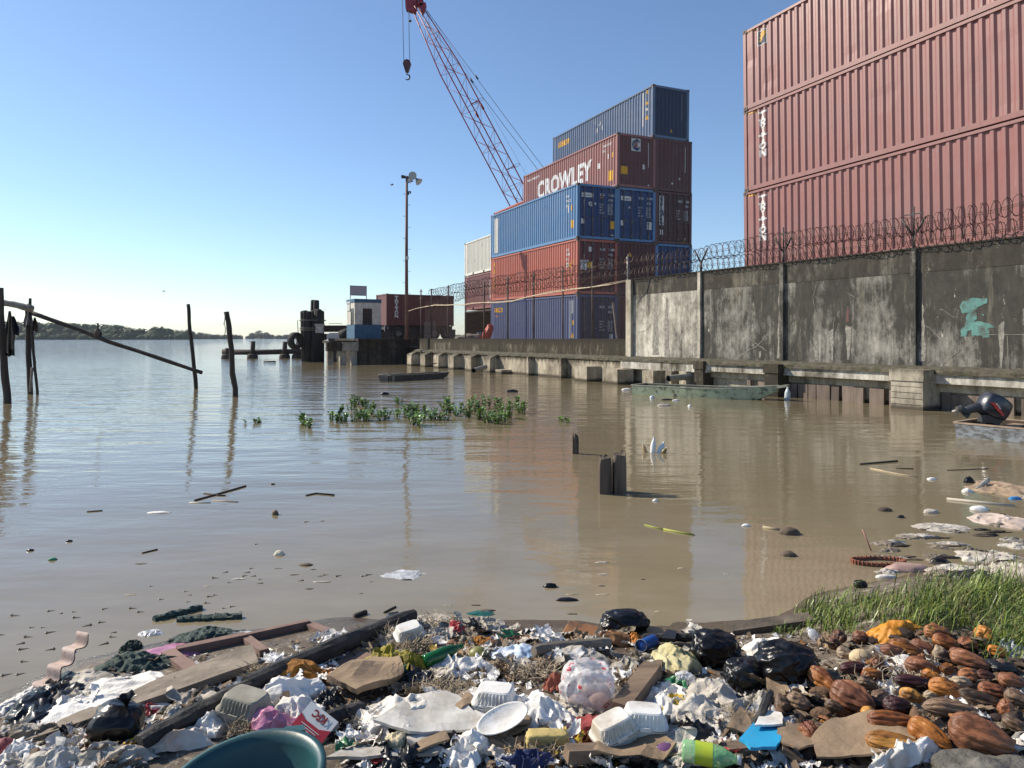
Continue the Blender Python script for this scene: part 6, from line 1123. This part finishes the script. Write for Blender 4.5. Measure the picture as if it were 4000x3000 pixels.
# ---- fruit
def fruit(lab, px, py, r, mt, cat='fruit', sq=(1, 1, 1), dz=0.6, name='fruit'):
    c = G(px, py, r*dz); c.z -= r*dz; mb = MB(); mb.ico(c+V((0, 0, r*dz)), (r*sq[0], r*sq[1], r*sq[2]), 3, lambda n: 1+.07*nz(n.x*2+px, n.y*2, n.z*2)); mb.tube([c+V((r*.2, 0, r*(dz+.9)*sq[2])), c+V((r*.3, 0, r*(dz+1.1)*sq[2]))], r*.08, 5); o = mb.build(name, mt, org=c); tag(o, lab, cat)
fruit('green mango on the heap left of the brown sheets', 1868, 2555, .046, pm('green_mango', (.17, .21, .05), (.22, .13, .06), 3, .45), sq=(1.1, .9, .85)); fruit('brown round husk above the green bottle', 1768, 2525, .038, pm('brown_husk', (.20, .095, .045), (.12, .06, .03), 7, .8)); fruit('pale cream coloured fruit among the pods', 3362, 2572, .05, pm('cream_fruit', (.66, .55, .36), (.5, .38, .22), 6, .7), sq=(1.1, .9, .85)); fruit('dull red ball at the left picture edge', 8, 2935, .05, pm('dull_red_ball', (.25, .05, .05), (.18, .04, .04), 6, .5), 'ball'); fruit('purple lump left of the soda bottle', 2605, 2935, .04, pm('purple_foam', (.14, .05, .16), (.09, .035, .11), 8, .8), 'lump', sq=(1.1, .8, .8))
# ---- brown ribbed pods
PODM = {'o': ('orange_pod', (.52, .20, .03), (.14, .04, .014)), 'y': ('yellow_brown_pod', (.62, .32, .06), (.26, .09, .02)), 'm': ('maroon_pod', (.27, .11, .05), (.075, .026, .016)), 'd': ('dark_maroon_pod', (.07, .018, .018), (.04, .014, .013)), 'g': ('grey_brown_pod', (.22, .14, .085), (.10, .06, .035)), 'r': ('reddish_pod', (.42, .17, .06), (.15, .045, .025)), 'b': ('beige_pod', (.42, .33, .22), (.28, .2, .13))}
WORD = {'o': 'orange brown', 'y': 'yellow brown', 'm': 'maroon brown', 'd': 'dark maroon', 'g': 'grey brown', 'r': 'reddish', 'b': 'pale beige'}
pods = [(3277, 2495, 65, 48, -60, 'm'), (3364, 2490, 60, 42, 20, 'm'), (3535, 2540, 118, 62, 35, 'o'), (3487, 2555, 88, 50, 10, 'm'), (3607, 2530, 88, 45, 40, 'm'), (3660, 2470, 92, 52, 15, 'r'), (3694, 2520, 92, 52, 35, 'o'), (3781, 2515, 72, 52, 0, 'r'), (3848, 2480, 75, 55, 80, 'o'), (3790, 2590, 135, 55, 35, 'm'), (3602, 2610, 120, 64, 30, 'm'), (3337, 2610, 115, 42, -5, 'd'), (3217, 2665, 125, 62, 62, 'o'), (3333, 2725, 165, 92, 50, 'm'), (3410, 2640, 90, 52, 0, 'o'), (3386, 2680, 72, 45, 20, 'g'), (3506, 2755, 105, 60, 0, 'd'), (3578, 2665, 155, 44, 10, 'd'), (3492, 2835, 195, 76, 6, 'o'), (3497, 2905, 212, 74, 12, 'y'), (3632, 2870, 155, 80, 58, 'o'), (3830, 2890, 215, 125, 38, 'm'), (3169, 2870, 100, 72, 80, 'o'), (3790, 2640, 82, 50, 10, 'r'), (3699, 2700, 125, 62, 25, 'o'), (3723, 2770, 205, 58, 14, 'g'), (3887, 2705, 115, 60, 25, 'r'), (3829, 2740, 140, 50, 30, 'g'), (3930, 2770, 55, 55, 70, 'r'), (3675, 2555, 58, 52, 0, 'b'), (3757, 2675, 72, 42, 10, 'b'), (3120, 2740, 92, 58, 30, 'g'), (3060, 2750, 66, 55, 20, 'g'), (3260, 2525, 48, 40, 0, 'm'), (3895, 2545, 64, 40, 30, 'o'), (3950, 2660, 90, 52, 20, 'm'), (3975, 2740, 85, 48, 40, 'g'), (3435, 2720, 80, 44, -30, 'g'), (3640, 2640, 70, 40, 45, 'o'), (3300, 2560, 60, 40, 20, 'b'), (3430, 2590, 62, 40, -20, 'm'), (3560, 2720, 84, 50, 30, 'y'), (3700, 2620, 60, 36, -20, 'o'), (3850, 2640, 65, 38, 10, 'm'), (3640, 2720, 60, 36, 10, 'b'), (3260, 2770, 70, 40, 30, 'g'), (3400, 2790, 70, 44, 60, 'y'), (3920, 2600, 60, 38, 40, 'g'), (3740, 2560, 56, 36, 0, 'm'), (3965, 2830, 90, 50, 60, 'g'), (3590, 2560, 55, 36, 70, 'r')]
def rank(L, w): return L
zoneword = lambda x, y: ('atop the heap' if y < 2530 else 'in mid heap' if y < 2690 else 'low in the heap' if y < 2800 else 'at the heap front')+(', left' if x < 3380 else ', centre' if x < 3650 else ', right')
seenp = set()
for i, (px, py, L, w_, an, k) in enumerate(pods):
    c = G(px, py, w_*.0004+.02); s = c.y/F*1.04; nm, c1, c2 = PODM[k]; r = w_*s/2; h = L*s/2; bd = .25*nz(i*1.7, 3); sz = 'large' if L > 140 else 'small' if L < 70 else 'medium'; lab = '%s %s ribbed pod %s' % (sz, WORD[k], zoneword(px, py))
    if lab in seenp: lab = '%s, %s' % (lab, 'lying level' if abs(an) < 15 else 'tilted down to the right' if an > 0 and an < 56 else 'standing steeply' if an >= 56 else 'tilted up to the right')
    if lab in seenp: lab = lab.replace('ribbed', 'shrivelled')
    seenp.add(lab)
    nr = 5 if w_ > 55 else 4
    def fn(u, v, sd=i):
        a = u*2*math.pi; t_ = v*2-1; e = max(0, 1-abs(t_)**2.2)**.5*(1-.22*t_); aa = a+.5*t_*nz(sd, 2); rb = 1+.26*abs(math.cos(aa*nr+.6*nz(t_*2, sd)))**.5-.17+.22*nz(math.cos(a)*1.6+sd, math.sin(a)*1.6, t_*1.8)+.09*nz(math.cos(a)*5+sd, math.sin(a)*5, t_*4)+.05*ridge(math.cos(a)*7+sd, math.sin(a)*7, t_*5)
        return V((t_*h*(1+.06*nz(sd, 1)), r*e*rb*math.cos(a)+bd*h*t_*t_, r*e*rb*math.sin(a)*.92-.10*r*t_*t_))
    if k in 'gb':
        f0 = fn
        def fn(u, v, sd=i, f0=f0): q = f0(u, v); return q*(1+.10*nz(u*5, v*4, sd))
    mb = MB(); mb.grid(fn, 56, 26); mb.tube([V((h*.96, 0, -.1*r)), V((h*1.08, 0, -.05*r))], r*.12, 5)
    o = mb.build('ribbed_pod', pm(nm, c1, c2, 5, .38, .9, (.22, 1, 1), lo=.4, hi=.62, bs=22, c3=tuple(x*.35 for x in c2), c3s=7), org=None); o.location = c+V((0, 0, .012 if i % 3 == 0 else 0)); o.rotation_euler = (R(i*47 % 360), R(an*.25), R(-an*.9)); tag(o, lab, 'pod', 'brown pods heaped below the grass')
# ---- split husk pieces between the pods
random.seed(14); hk_ = []
HM = [pm('dry_husk_brown', (.17, .095, .05), (.07, .04, .022), 7, .8, .8), pm('dry_husk_orange', (.42, .17, .035), (.16, .06, .02), 6, .6, .8), pm('dry_husk_dark', (.055, .032, .022), (.03, .018, .013), 7, .85, .8)]
for k in range(110):
    px, py = random.uniform(3030, 4000), random.uniform(2470, 2960)
    if py < interp([(3030, 2640), (3250, 2500), (3600, 2460), (4000, 2540)], px) or (3180 < px < 3600 and py > 2860 and random.random() < .7): continue
    ki = random.choices((0, 1, 2), (50, 18, 42))[0]; key = (ki, k % 3); p = G(px, py, .02); rz = (random.uniform(-.9, .9), random.uniform(-.7, .7), random.uniform(0, 6.28)); sc_ = random.uniform(.6, 1.35)
    q = [o for kk, o in hk_ if kk == key]
    if q: dup(q[0], p, rz, sc_)
    else:
        mb = MB(); mb.grid(lambda u, v: V(((u-.5)*.11, math.sin(v*2.4-1.2)*.028*max(.05, math.sin(math.pi*min(.98, max(.02, u))))**.7, .03*math.cos(v*2.4-1.2)*math.sin(math.pi*u)**.7-.015+.006*nz(u*8, v*6, k))), 16, 10); mb.grid(lambda u, v: V(((u-.5)*.106, math.sin(v*2.4-1.2)*.024*max(.05, math.sin(math.pi*min(.98, max(.02, u))))**.7, .026*math.cos(v*2.4-1.2)*math.sin(math.pi*u)**.7-.016)), 16, 10)
        o = mb.build('husk_piece', HM[ki]); tag(o, ('curled brown piece of split husk among the pods', 'curled orange piece of split husk among the pods', 'curled blackish piece of split husk among the pods')[ki], 'husk', ('brown husk pieces', 'orange husk pieces', 'blackish husk pieces')[ki]); o.location = p; o.rotation_euler = rz; o.scale = (sc_,)*3; hk_.append((key, o))
# ---- dry fibre tufts
random.seed(21)
def tuft(lab, px, py, wpx, n, h, mt=FIB, seed=0):
    c = G(px, py); wd = wpx*c.y/F; mb = MB()
    for k in range(n):
        a = random.uniform(0, 6.28); rr = math.sqrt(random.random())*wd/2; x, y = c.x+rr*math.cos(a), c.y+rr*math.sin(a)*.6; b = V((x, y, max(0, T(x, y))+.008+random.uniform(0, h*.5))); d_ = V((random.uniform(-1, 1), random.uniform(-1, 1), random.uniform(-.1, .9))).normalized()*random.uniform(.03, .09); e_ = V((random.uniform(-1, 1), random.uniform(-1, 1), random.uniform(-.8, .4)))*.03
        mb.tube([b, b+d_*.6, b+d_+e_], [.0022, .002, .001], 3, 0, False, False)
    o = mb.build('dry_fibre', mt, org=c); o['kind'] = 'stuff'; tag(o, lab, 'dry fibre')
DKF = pm('dark_fibre', (.14, .10, .065), (.08, .06, .04), 10, .95)
for lab, px, py, wp, n, h in (('pale fibre tuft left of the foam box by the water', 1500, 2510, 130, 150, .07), ('pale fibre tuft right of the foam box by the water', 1620, 2540, 170, 190, .08), ('brown fibre mass in the middle of the heap', 1690, 2710, 240, 300, .06), ('fibre tuft left of the ribbed white box', 1800, 2740, 160, 150, .05), ('pale fibre behind the clear bag', 2090, 2650, 200, 190, .06), ('fibre beside the teal tub', 935, 2885, 90, 110, .05), ('fibre spread right of the pale creased sack', 2860, 2840, 190, 220, .05), ('fibre at the frayed edge of the plank', 1000, 2650, 80, 90, .07), ('fibre around the bottom centre', 2100, 2960, 220, 160, .03), ('frayed fibre at the lower left', 300, 2920, 200, 130, .03), ('frayed ends of the middle woven sack', 1410, 2850, 110, 120, .07), ('loose straw among the pods', 3480, 2650, 420, 260, .04), ('fibre by the far end of the charred beam', 1700, 2440, 200, 130, .03)): tuft(lab, px, py, wp, n, h)
# ---- small scraps: countable pieces everywhere, then the fine litter as one mass
def inheap(px, py):
    top = interp([(0, 2760), (300, 2640), (700, 2560), (1300, 2480), (1700, 2440), (2300, 2480), (2900, 2470), (3200, 2480), (3600, 2470), (4000, 2520)], px); return py > top
SM = [('white_paper_scrap', 'small crumpled white paper scrap in the rubbish', WB, 'white paper scraps'), ('grey_rag_scrap', 'small grey soiled rag scrap in the rubbish', WG, 'grey rag scraps'), ('cardboard_scrap', 'small torn cardboard scrap in the rubbish', CD, 'cardboard scraps'), ('dark_plastic_scrap', 'small dark plastic scrap in the rubbish', BK2, 'dark plastic scraps'), ('pale_plastic_scrap', 'small milky plastic scrap in the rubbish', pm('milky_plastic', (.55, .56, .57), (.4, .4, .4), 8, .3), 'milky plastic scraps'), ('wood_chip', 'small brown wood chip in the rubbish', M_woodx, 'wood chips'), ('film_scrap', 'small see through film scrap in the rubbish', clear('clear_plastic'), 'clear film scraps'), ('wrapper_scrap', 'small red wrapper scrap in the rubbish', pm('red_wrapper', (.42, .04, .04), (.3, .03, .03), 8, .35), 'red wrapper scraps'), ('wrapper_scrap', 'small blue wrapper scrap in the rubbish', pm('blue_wrapper', (.04, .12, .38), (.3, .35, .4), 8, .35), 'blue wrapper scraps'), ('wrapper_scrap', 'small green wrapper scrap in the rubbish', pm('green_wrapper', (.03, .20, .07), (.02, .12, .05), 8, .35), 'green wrapper scraps'), ('wrapper_scrap', 'small yellow wrapper scrap in the rubbish', pm('yellow_wrapper', (.55, .40, .05), (.42, .28, .03), 8, .4), 'yellow wrapper scraps'), ('fibre_clod', 'small clod of dirty fibre in the rubbish', pm('fibre_clod', (.30, .245, .17), (.13, .10, .07), 14, .95, 1., bs=40), 'fibre clods')]
random.seed(77); meshes = {}
for ki, (nm, lab, mt, grp) in enumerate(SM):
    for v in range(4):
        mb = MB(); sd = ki*10+v
        if nm == 'wood_chip': mb.beam((-.05, 0, 0), (.05, 0, .01), .022, .012, 0, V((0, 0, 1)), .4, 3, sd)
        else: mb.grid(lambda a, b: V(((a-.5)*.13*(1+.9*nz(b*3.3, sd)+.4*nz(b*9, sd)), (b-.5)*.09*(1+.9*nz(a*3.3, sd+1)+.4*nz(a*9, sd)), .020*max(0, ridge(a*2.0+sd, b*2.0, sd))**2+.010*max(0, ridge(a*5, b*5, sd))-.008)), 18, 18, 0, nm != 'cardboard_scrap')
        o = mb.build(nm, mt); tag(o, lab, 'scrap', grp); meshes[(ki, v)] = [o, False]
cnt = 0
EXC = [(0, 2600, 700, 2860), (640, 2480, 1280, 2680), (1270, 2630, 1580, 2755), (1460, 2755, 1900, 2925), (1385, 2690, 1680, 2862), (2170, 2560, 2425, 2815), (2330, 2770, 2600, 2890), (2890, 2860, 3070, 2990), (3180, 2850, 3580, 3000), (2690, 2630, 2905, 2800), (1090, 2690, 1320, 2890), (2700, 2460, 3220, 2700)]
while cnt < 400:
    px, py = random.uniform(0, 4000), random.uniform(2440, 3010)
    if not inheap(px, py) or (px > 3150 and random.random() < .7): continue
    if 560 < px < 1330 and py > 2850: continue
    if any(a <= px <= c_ and b <= py <= d_ for a, b, c_, d_ in EXC) and random.random() < .85: continue
    ki = random.choices(range(12), (26, 26, 12, 8, 9, 12, 9, 3, 3, 3, 3, 16))[0]; v = random.randrange(4); p = G(px, py); rec = meshes[(ki, v)]
    rz = (random.uniform(-.4, .4), random.uniform(-.4, .4), random.uniform(0, 6.28)); sc_ = random.uniform(.5, 1.5)
    if not rec[1]: rec[0].location = p+V((0, 0, .015)); rec[0].rotation_euler = rz; rec[0].scale = (sc_,)*3; rec[1] = True
    else: dup(rec[0], p+V((0, 0, .015)), rz, sc_)
    cnt += 1
mb = MB()
for _ in range(5200):
    px, py = random.uniform(-100, 4100), random.uniform(2440, 3040)
    if not inheap(px, py): continue
    if 560 < px < 1330 and py > 2870: continue
    p = G(px, py, .006); s = random.uniform(.005, .026); a = random.uniform(0, 6.28); d1 = V((math.cos(a), math.sin(a), random.uniform(-.5, .5)))*s; d2 = V((-math.sin(a), math.cos(a), random.uniform(-.5, .5)))*s*random.uniform(.15, .8)
    mb.add([p-d1-d2, p+d1-d2*.7+V((0, 0, s*.3)), p+d1*.8+d2, p-d1*.7+d2*.9+V((0, 0, s*.4))], [(0, 1, 2), (0, 2, 3)], random.choices(range(7), (24, 28, 12, 5, 8, 20, 3) if px < 3100 else (3, 5, 18, 12, 3, 44, 4))[0])
mb.build('litter', [WB, WG, CD, BK2, MC['milky_plastic'], DKF, ORN], kind='stuff')
# ---- grass on the right bank
M_gr = [pm('grass_blade', (.13, .19, .03), (.20, .25, .05), 12, .45), pm('grass_blade_dark', (.045, .085, .018), (.07, .12, .025), 12, .5), pm('grass_blade_dry', (.22, .20, .07), (.15, .15, .05), 12, .6)]
random.seed(9); mb = MB(); n = 0
gcl = [(random.uniform(3130, 3420), random.uniform(2360, 2465), 42, 20) for _ in range(20)]+[(random.uniform(3400, 3660), random.uniform(2345, 2440), 45, 18) for _ in range(16)]+[(random.uniform(3600, 4030), random.uniform(2290, 2440), 60, 26) for _ in range(46)]+[(random.uniform(3880, 4030), random.uniform(2430, 2570), 45, 22) for _ in range(16)]+[(3625, 2500, 14, 6), (3090, 2480, 20, 8), (3040, 2472, 12, 5), (3150, 2440, 10, 6), (3440, 2360, 9, 6), (3180, 2420, 9, 5)]
while n < 4300:
    q = random.choice(gcl); px, py = random.gauss(q[0], q[2]), random.gauss(q[1], q[3])
    p = G(px, py)
    if p.z < .015: continue
    kk = .6+.8*((q[0]*7.3) % 1); L = (random.uniform(.03, .115) if random.random() < .93 else random.uniform(.12, .22))*kk*(1.3 if px > 3600 else 1); a = random.uniform(0, 6.28); ln = V((math.cos(a)*.7+.3, math.sin(a)*.7-.15, 0))*L*random.uniform(.3, 1.3); wv_ = V((-math.sin(a), math.cos(a), 0))*random.uniform(.0016, .0036); t1 = p+ln*.3+V((0, 0, L*.55)); t2 = p+ln+V((0, 0, L*random.uniform(.45, 1)))
    mb.add([p-wv_, p+wv_, t1+wv_*.8, t1-wv_*.8, t2], [(0, 1, 2, 3), (3, 2, 4)], random.choices((0, 1, 2), (54, 26, 20))[0]); n += 1
mb.build('grass', M_gr, kind='stuff')
# ================================================================ things afloat
FISH = pm('grey_brown_fish', (.25, .21, .16), (.17, .145, .11), 12, .3)
def fishm():
    mb = MB(); mb.tube([V((-.055, 0, -.012)), V((-.03, 0, -.004)), V((0, 0, .001)), V((.03, 0, .003)), V((.045, 0, .002)), V((.055, 0, -.003))], [.001, .004, .006, .008, .008, .003], 8)
    for s_ in (-1, 1): mb.ico(V((.04, s_*.0055, .009)), (.006, .005, .006), 2)
    return mb
fl = [(70, 2405), (800-590, 2385), (225, 2397), (300, 2390), (310, 2412), (420, 2376), (530, 2376), (12, 2480), (122, 2488), (135, 2450), (178, 2452), (210, 2468), (325, 2447), (410, 2430), (430, 2473), (452, 2489), (65, 2518), (105, 2534), (320, 2530), (390, 2520), (108, 2585), (255, 2592), (40, 2633), (95, 2630), (850, 2258), (870, 2238), (965, 2248), (980, 2252), (955, 2238), (990, 2220), (1025, 2262), (1005, 2280), (905, 2276), (735, 2310), (730, 2325), (830, 2330), (850, 2325), (745, 2350), (820, 2356), (885, 2376), (918, 2368), (855, 2395), (950, 2390), (1165, 2270), (1240, 2252), (1280, 2246), (1330, 2248), (1430, 2250), (1460, 2272), (1400, 2320), (1450, 2245), (1010, 2125), (1205, 2038), (1250, 2036), (560, 2390), (640, 2340), (600, 2290), (180, 2540), (260, 2555)]
fo = None
random.seed(2)
for px, py in fl:
    p = W(px, py); rz = R(random.choice((190, 200, 15, 185, 210, 30))+random.uniform(-15, 15)); s = random.uniform(.55, .95); p.z -= .003
    if fo is None: fo = fishm().build('four_eyed_fish', FISH); tag(fo, 'small grey fish at the water surface with raised eyes', 'fish', 'small fish resting at the surface'); fo.location = p; fo.rotation_euler = (0, 0, rz)
    else: dup(fo, p, rz, s)
ST = pm('floating_stick', (.045, .035, .028), (.02, .016, .014), 8, .8); STP = pm('pale_reed', (.42, .34, .22), (.3, .24, .15), 6, .7)
for lab, pts, r, mt in (('dark stick crossing another one afloat left of centre', [(760, 1957), (850, 1932), (960, 1900)], .012, ST), ('shorter dark stick in the floating twig cross', [(797, 1928), (850, 1936), (880, 1937)], .010, ST), ('pale straw floating below the twig cross', [(830, 1955), (930, 1962)], .006, STP), ('black hooked stick afloat in mid water', [(1195, 1937), (1235, 1929), (1305, 1936)], .012, ST), ('white strip floating on the left', [(740, 1965), (822, 1964)], .008, M_white), ('dark straight stick afloat before the right pillar', [(3360, 1815), (3505, 1803)], .016, ST), ('pale bamboo cane floating below the dark straight stick', [(3400, 1832), (3500, 1852), (3580, 1865)], .013, STP), ('black twig beside the pale cane', [(3500, 1830), (3568, 1833)], .010, ST), ('long pale pole floating near the right edge', [(3698, 1952), (3965, 1980)], .018, pm('pale_wood_pole', (.52, .48, .40), (.4, .35, .28), 5, .8)), ('pale branch floating before the sunken pods', [(2980, 2062), (3045, 2072)], .015, STP), ('thin pink stick rising from the basket rim', [(3370, 2068), (3403, 2152)], .006, pm('pink_stick', (.4, .2, .17))), ('yellow green stalk afloat, left piece', [(2518, 2052), (2590, 2070)], .008, pm('yellow_green_stalk', (.35, .36, .06), (.22, .25, .04), 9)), ('yellow green stalk afloat, right piece', [(2592, 2070), (2710, 2092)], .012, pm('yellow_green_stalk', (.3, .3, .05))), ('dark log floating left of the shore', [(1030, 1414), (1077, 1414)], .06, ST), ('black stick in the brown shallows', [(1385, 2412), (1430, 2396)], .018, ST), ('small dark branch by the left reeds', [(555, 2162), (615, 2148)], .008, ST), ('dark twig at the left edge', [(340, 2000), (400, 1996)], .008, ST), ('twig near the shore by the charred beam', [(1500, 2395), (1545, 2372)], .008, ST), ('dark twig before the right shore', [(3700, 1838), (3860, 1832)], .008, ST)):
    q = [W(x, y)+V((0, 0, r*.4)) for x, y in pts]
    if 'rising' in lab: q[0] = P(pts[0][0], pts[0][1], q[1].y)
    mb = MB(); mb.tube(q, r, 6, wob=.2, seed=len(lab)); o = mb.build('floating_stick', mt, org=q[0]); tag(o, lab, 'stick', 'sticks and stalks adrift')
def floatl(name, lab, px, py, r, mt, sq=(1, .7, .5), cat='flotsam', sub=3, cr=.2, dz=.0, group='small flotsam'):
    c = W(px, py); mb = MB(); mb.ico(c+V((0, 0, dz)), (r*sq[0], r*sq[1], r*sq[2]), sub, lambda n: 1+cr*nz(n.x*1.7+px, n.y*1.7, n.z*1.7)+cr*.5*ridge(n.x*3+px, n.y*3, n.z*3)); o = mb.build(name, mt, org=c); tag(o, lab, cat, group)
BR = pm('brown_floating_husk', (.14, .10, .065), (.07, .05, .035), 7, .8, .4)
for nm, lab, px, py, r, mt, sq in (('husk', 'brown coconut like husk afloat left of the basket rim', 3085, 2085, .09, BR, (1, .7, .6)), ('husk', 'dark husk afloat right of the straw stick', 3455, 1995, .07, BR, (1, .6, .5)), ('husk', 'small dark husk in the shallows left of the basket rim', 3080, 2170, .06, BR, (1, .7, .6)), ('husk', 'small pointed husk afloat in mid water left', 1075, 2010, .04, BR, (.8, .7, 1.1)), ('husk', 'flat dark husk afloat near the shore centre', 1195, 2208, .05, BR, (1, .5, .3)), ('foam_chunk', 'white foam crumb afloat below the split post', 2560, 1957, .03, FOAM, (1, .8, .8)), ('foam_chunk', 'cream foam crumb afloat left of centre', 1090, 2166, .04, pm('cream_foam', (.6, .55, .42)), (1, .8, .8)), ('foam_chunk', 'white foam crumb right of the yellow stalk', 2915, 2055, .035, FOAM, (1.2, .6, .6)), ('black_bag', 'black bag lump afloat behind the dense seedlings', 2000, 1530, .2, BK, (1, .5, .35)), ('black_bag', 'small black lump afloat left of the seedlings', 1503, 1542, .13, BK, (1, .6, .6)), ('bottle_scrap', 'blue white bottle afloat under the green boat', 2548, 1555, .09, M_petb, (.8, .6, .8)), ('black_bag', 'black plastic floating under the green boat', 2605, 1562, .15, BK, (1, .4, .25)), ('white_bag', 'white bag floating left of the green boat', 2448, 1523, .16, WB, (1, .4, .35)), ('foam_chunk', 'white scrap afloat right below the green boat', 2640, 1565, .07, FOAM, (1.4, .5, .5)), ('pale_bag', 'pale wet bag drifting below the green boat', 2595, 1585, .16, WG, (1.1, .5, .3)), ('foam_chunk', 'small white ball afloat below the pale bag', 2694, 1588, .05, FOAM, (1, 1, 1)), ('dark_rag', 'dark rag in brown water near the shore', 2150, 2292, .05, BK, (1, .6, .5)), ('dark_rag', 'blue black rag in the shallows at centre', 2215, 2345, .06, BK2, (1.2, .4, .3)), ('dark_rag', 'black lump floating in the brown shallows left', 1065, 1893, .03, BK, (1, .6, .5)), ('green_bottle', 'green bottle cap like scrap afloat at the far left', 205, 2187, .035, pm('green_scrap', (.03, .2, .1)), (1, .6, .5)), ('dark_rag', 'dark speck of flotsam left of the green scrap', 270, 2115, .03, BK2, (1, .6, .5)), ('dark_rag', 'small dark flotsam near the left edge', 118, 2151, .03, BK2, (1, .6, .5)), ('white_bag', 'white plastic film floating left of centre', 620, 2003, .11, WB, (1, .35, .12)), ('dark_rag', 'black flotsam at the right beside the tan sack', 3785, 1885, .07, BK, (.8, .6, 1)), ('foam_chunk', 'white scrap between the right sticks', 3640, 1873, .05, FOAM, (1.2, .6, .5)), ('foam_chunk', 'white sack knot left of the long pale pole', 3780, 1922, .06, WB, (1, .7, .7)), ('foam_chunk', 'square white carton by the long pale pole', 3825, 1992, .09, FOAM, (1, .6, .45)), ('husk', 'pale husk above the white floating sheet', 3635, 2002, .06, WG, (1.2, .7, .6)), ('dark_rag', 'dark small lump afloat above the basket', 3520, 2022, .035, BK2, (1, .7, .7)), ('blue_scrap', 'small blue scrap at the basket rim', 3492, 2222, .03, pm('blue_scrap', (.02, .06, .2)), (1, .8, .8)), ('dark_rag', 'black bird sized lump at the right shallows', 3670, 2195, .06, BK, (1.1, .7, .6)), ('foam_chunk', 'lower floating white plastic near the grass', 3460, 2255, .05, WB, (1.5, .5, .4)), ('pink_bag', 'pinkish wet bag behind the grass', 3545, 2225, .13, pm('pinkish_bag', (.45, .3, .26), (.3, .2, .17), 7, .7), (1.2, .6, .35))):
    floatl(nm, lab, px, py, r, mt, sq)
random.seed(31)
for k in range(46):
    px = random.uniform(3450, 4000); py = random.uniform(lerp(2120, 1900, (px-3450)/550), 2250); nm, lab, mt, gr = ((('wet_scrap', 'wet grey rag scrap adrift at the right shore', pm('mud_grey_rag', (.27, .23, .18), (.15, .12, .09), 9, .7, .6), 'wet scraps at the right shore'), ('wet_wood', 'wet brown wood piece adrift at the right shore', ST, 'driftwood at the right shore'), ('wet_scrap', 'wet brown plant scrap adrift at the right shore', BR, 'plant scraps at the right shore'), ('wet_scrap', 'pale plastic scrap adrift at the right shore', WG, 'pale scraps at the right shore')))[k % 4]
    if k % 4 in (0, 3):
        wp, hp = random.uniform(40, 130), random.uniform(10, 26); cloth(nm, lab, (px-wp/2, py-hp/2, px+wp/2, py+hp/2), mt, .015, .03, random.uniform(-20, 20), 200+k, 22, edge=.7, cat='scrap', group=gr)
    else: floatl(nm, lab, px, py, random.uniform(.03, .08), mt, (random.uniform(.9, 1.9), random.uniform(.2, .5), random.uniform(.08, .25)), cat='scrap', cr=.9, group=gr)
for k in range(26):
    px = random.uniform(350, 2900); py = random.uniform(2180, 2420); floatl('leaf_scrap', 'small leaf scrap drifting near the shore', px, py, random.uniform(.012, .03), (BR, ST, STP, WG)[k % 4], (random.uniform(1, 2.2), .5, .18), cat='scrap', cr=.5, group='leaf scraps drifting near the shore', sub=2)
for k, (lab, bx) in enumerate((('thin white film afloat left of the shore middle', (1500, 2232, 1660, 2275)), ('pale film afloat by the door panel', (830, 2470, 1010, 2500)), ('thin film afloat above the green net', (540, 2470, 640, 2500)))): cloth('floating_film', lab, bx, MC['clear_plastic'], .008, .02, 5, 120+k, cat='film')
c = W(3430, 2200); mb = MB(); Mx_ = Matrix.Translation(c+V((0, 0, -.01)))@Matrix.Diagonal((1, .42, 1, 1)); mb.lathe([(.185, -.03), (.20, .035), (.21, .035), (.198, -.03)], 60, 0, Mx_)
for k in range(34): a = k*.185; q = V((.205*math.cos(a), .205*.42*math.sin(a), 0)); mb.beam(c+q+V((0, 0, -.02)), c+q*1.03+V((0, 0, .035)), .016, .016)
o = mb.build('basket_rim', pm('orange_brown_wicker', (.28, .10, .055), (.14, .06, .04), 14, .8, .5), org=c); tag(o, 'orange brown basket rim sunk in the mud at the right', 'basket')
floatl('bottle_scrap', 'blue bottle in the tan sack heap at the right edge', 3965, 1950, .05, pm('blue_bottle_scrap', (.03, .2, .45)), (1.4, .6, .6)); log('grey_tube', 'grey tube leaning in the tan sack heap', (3818, 1912), (3862, 1872), .03, M_pvc, .03, .12, cat='pipe', n=8)
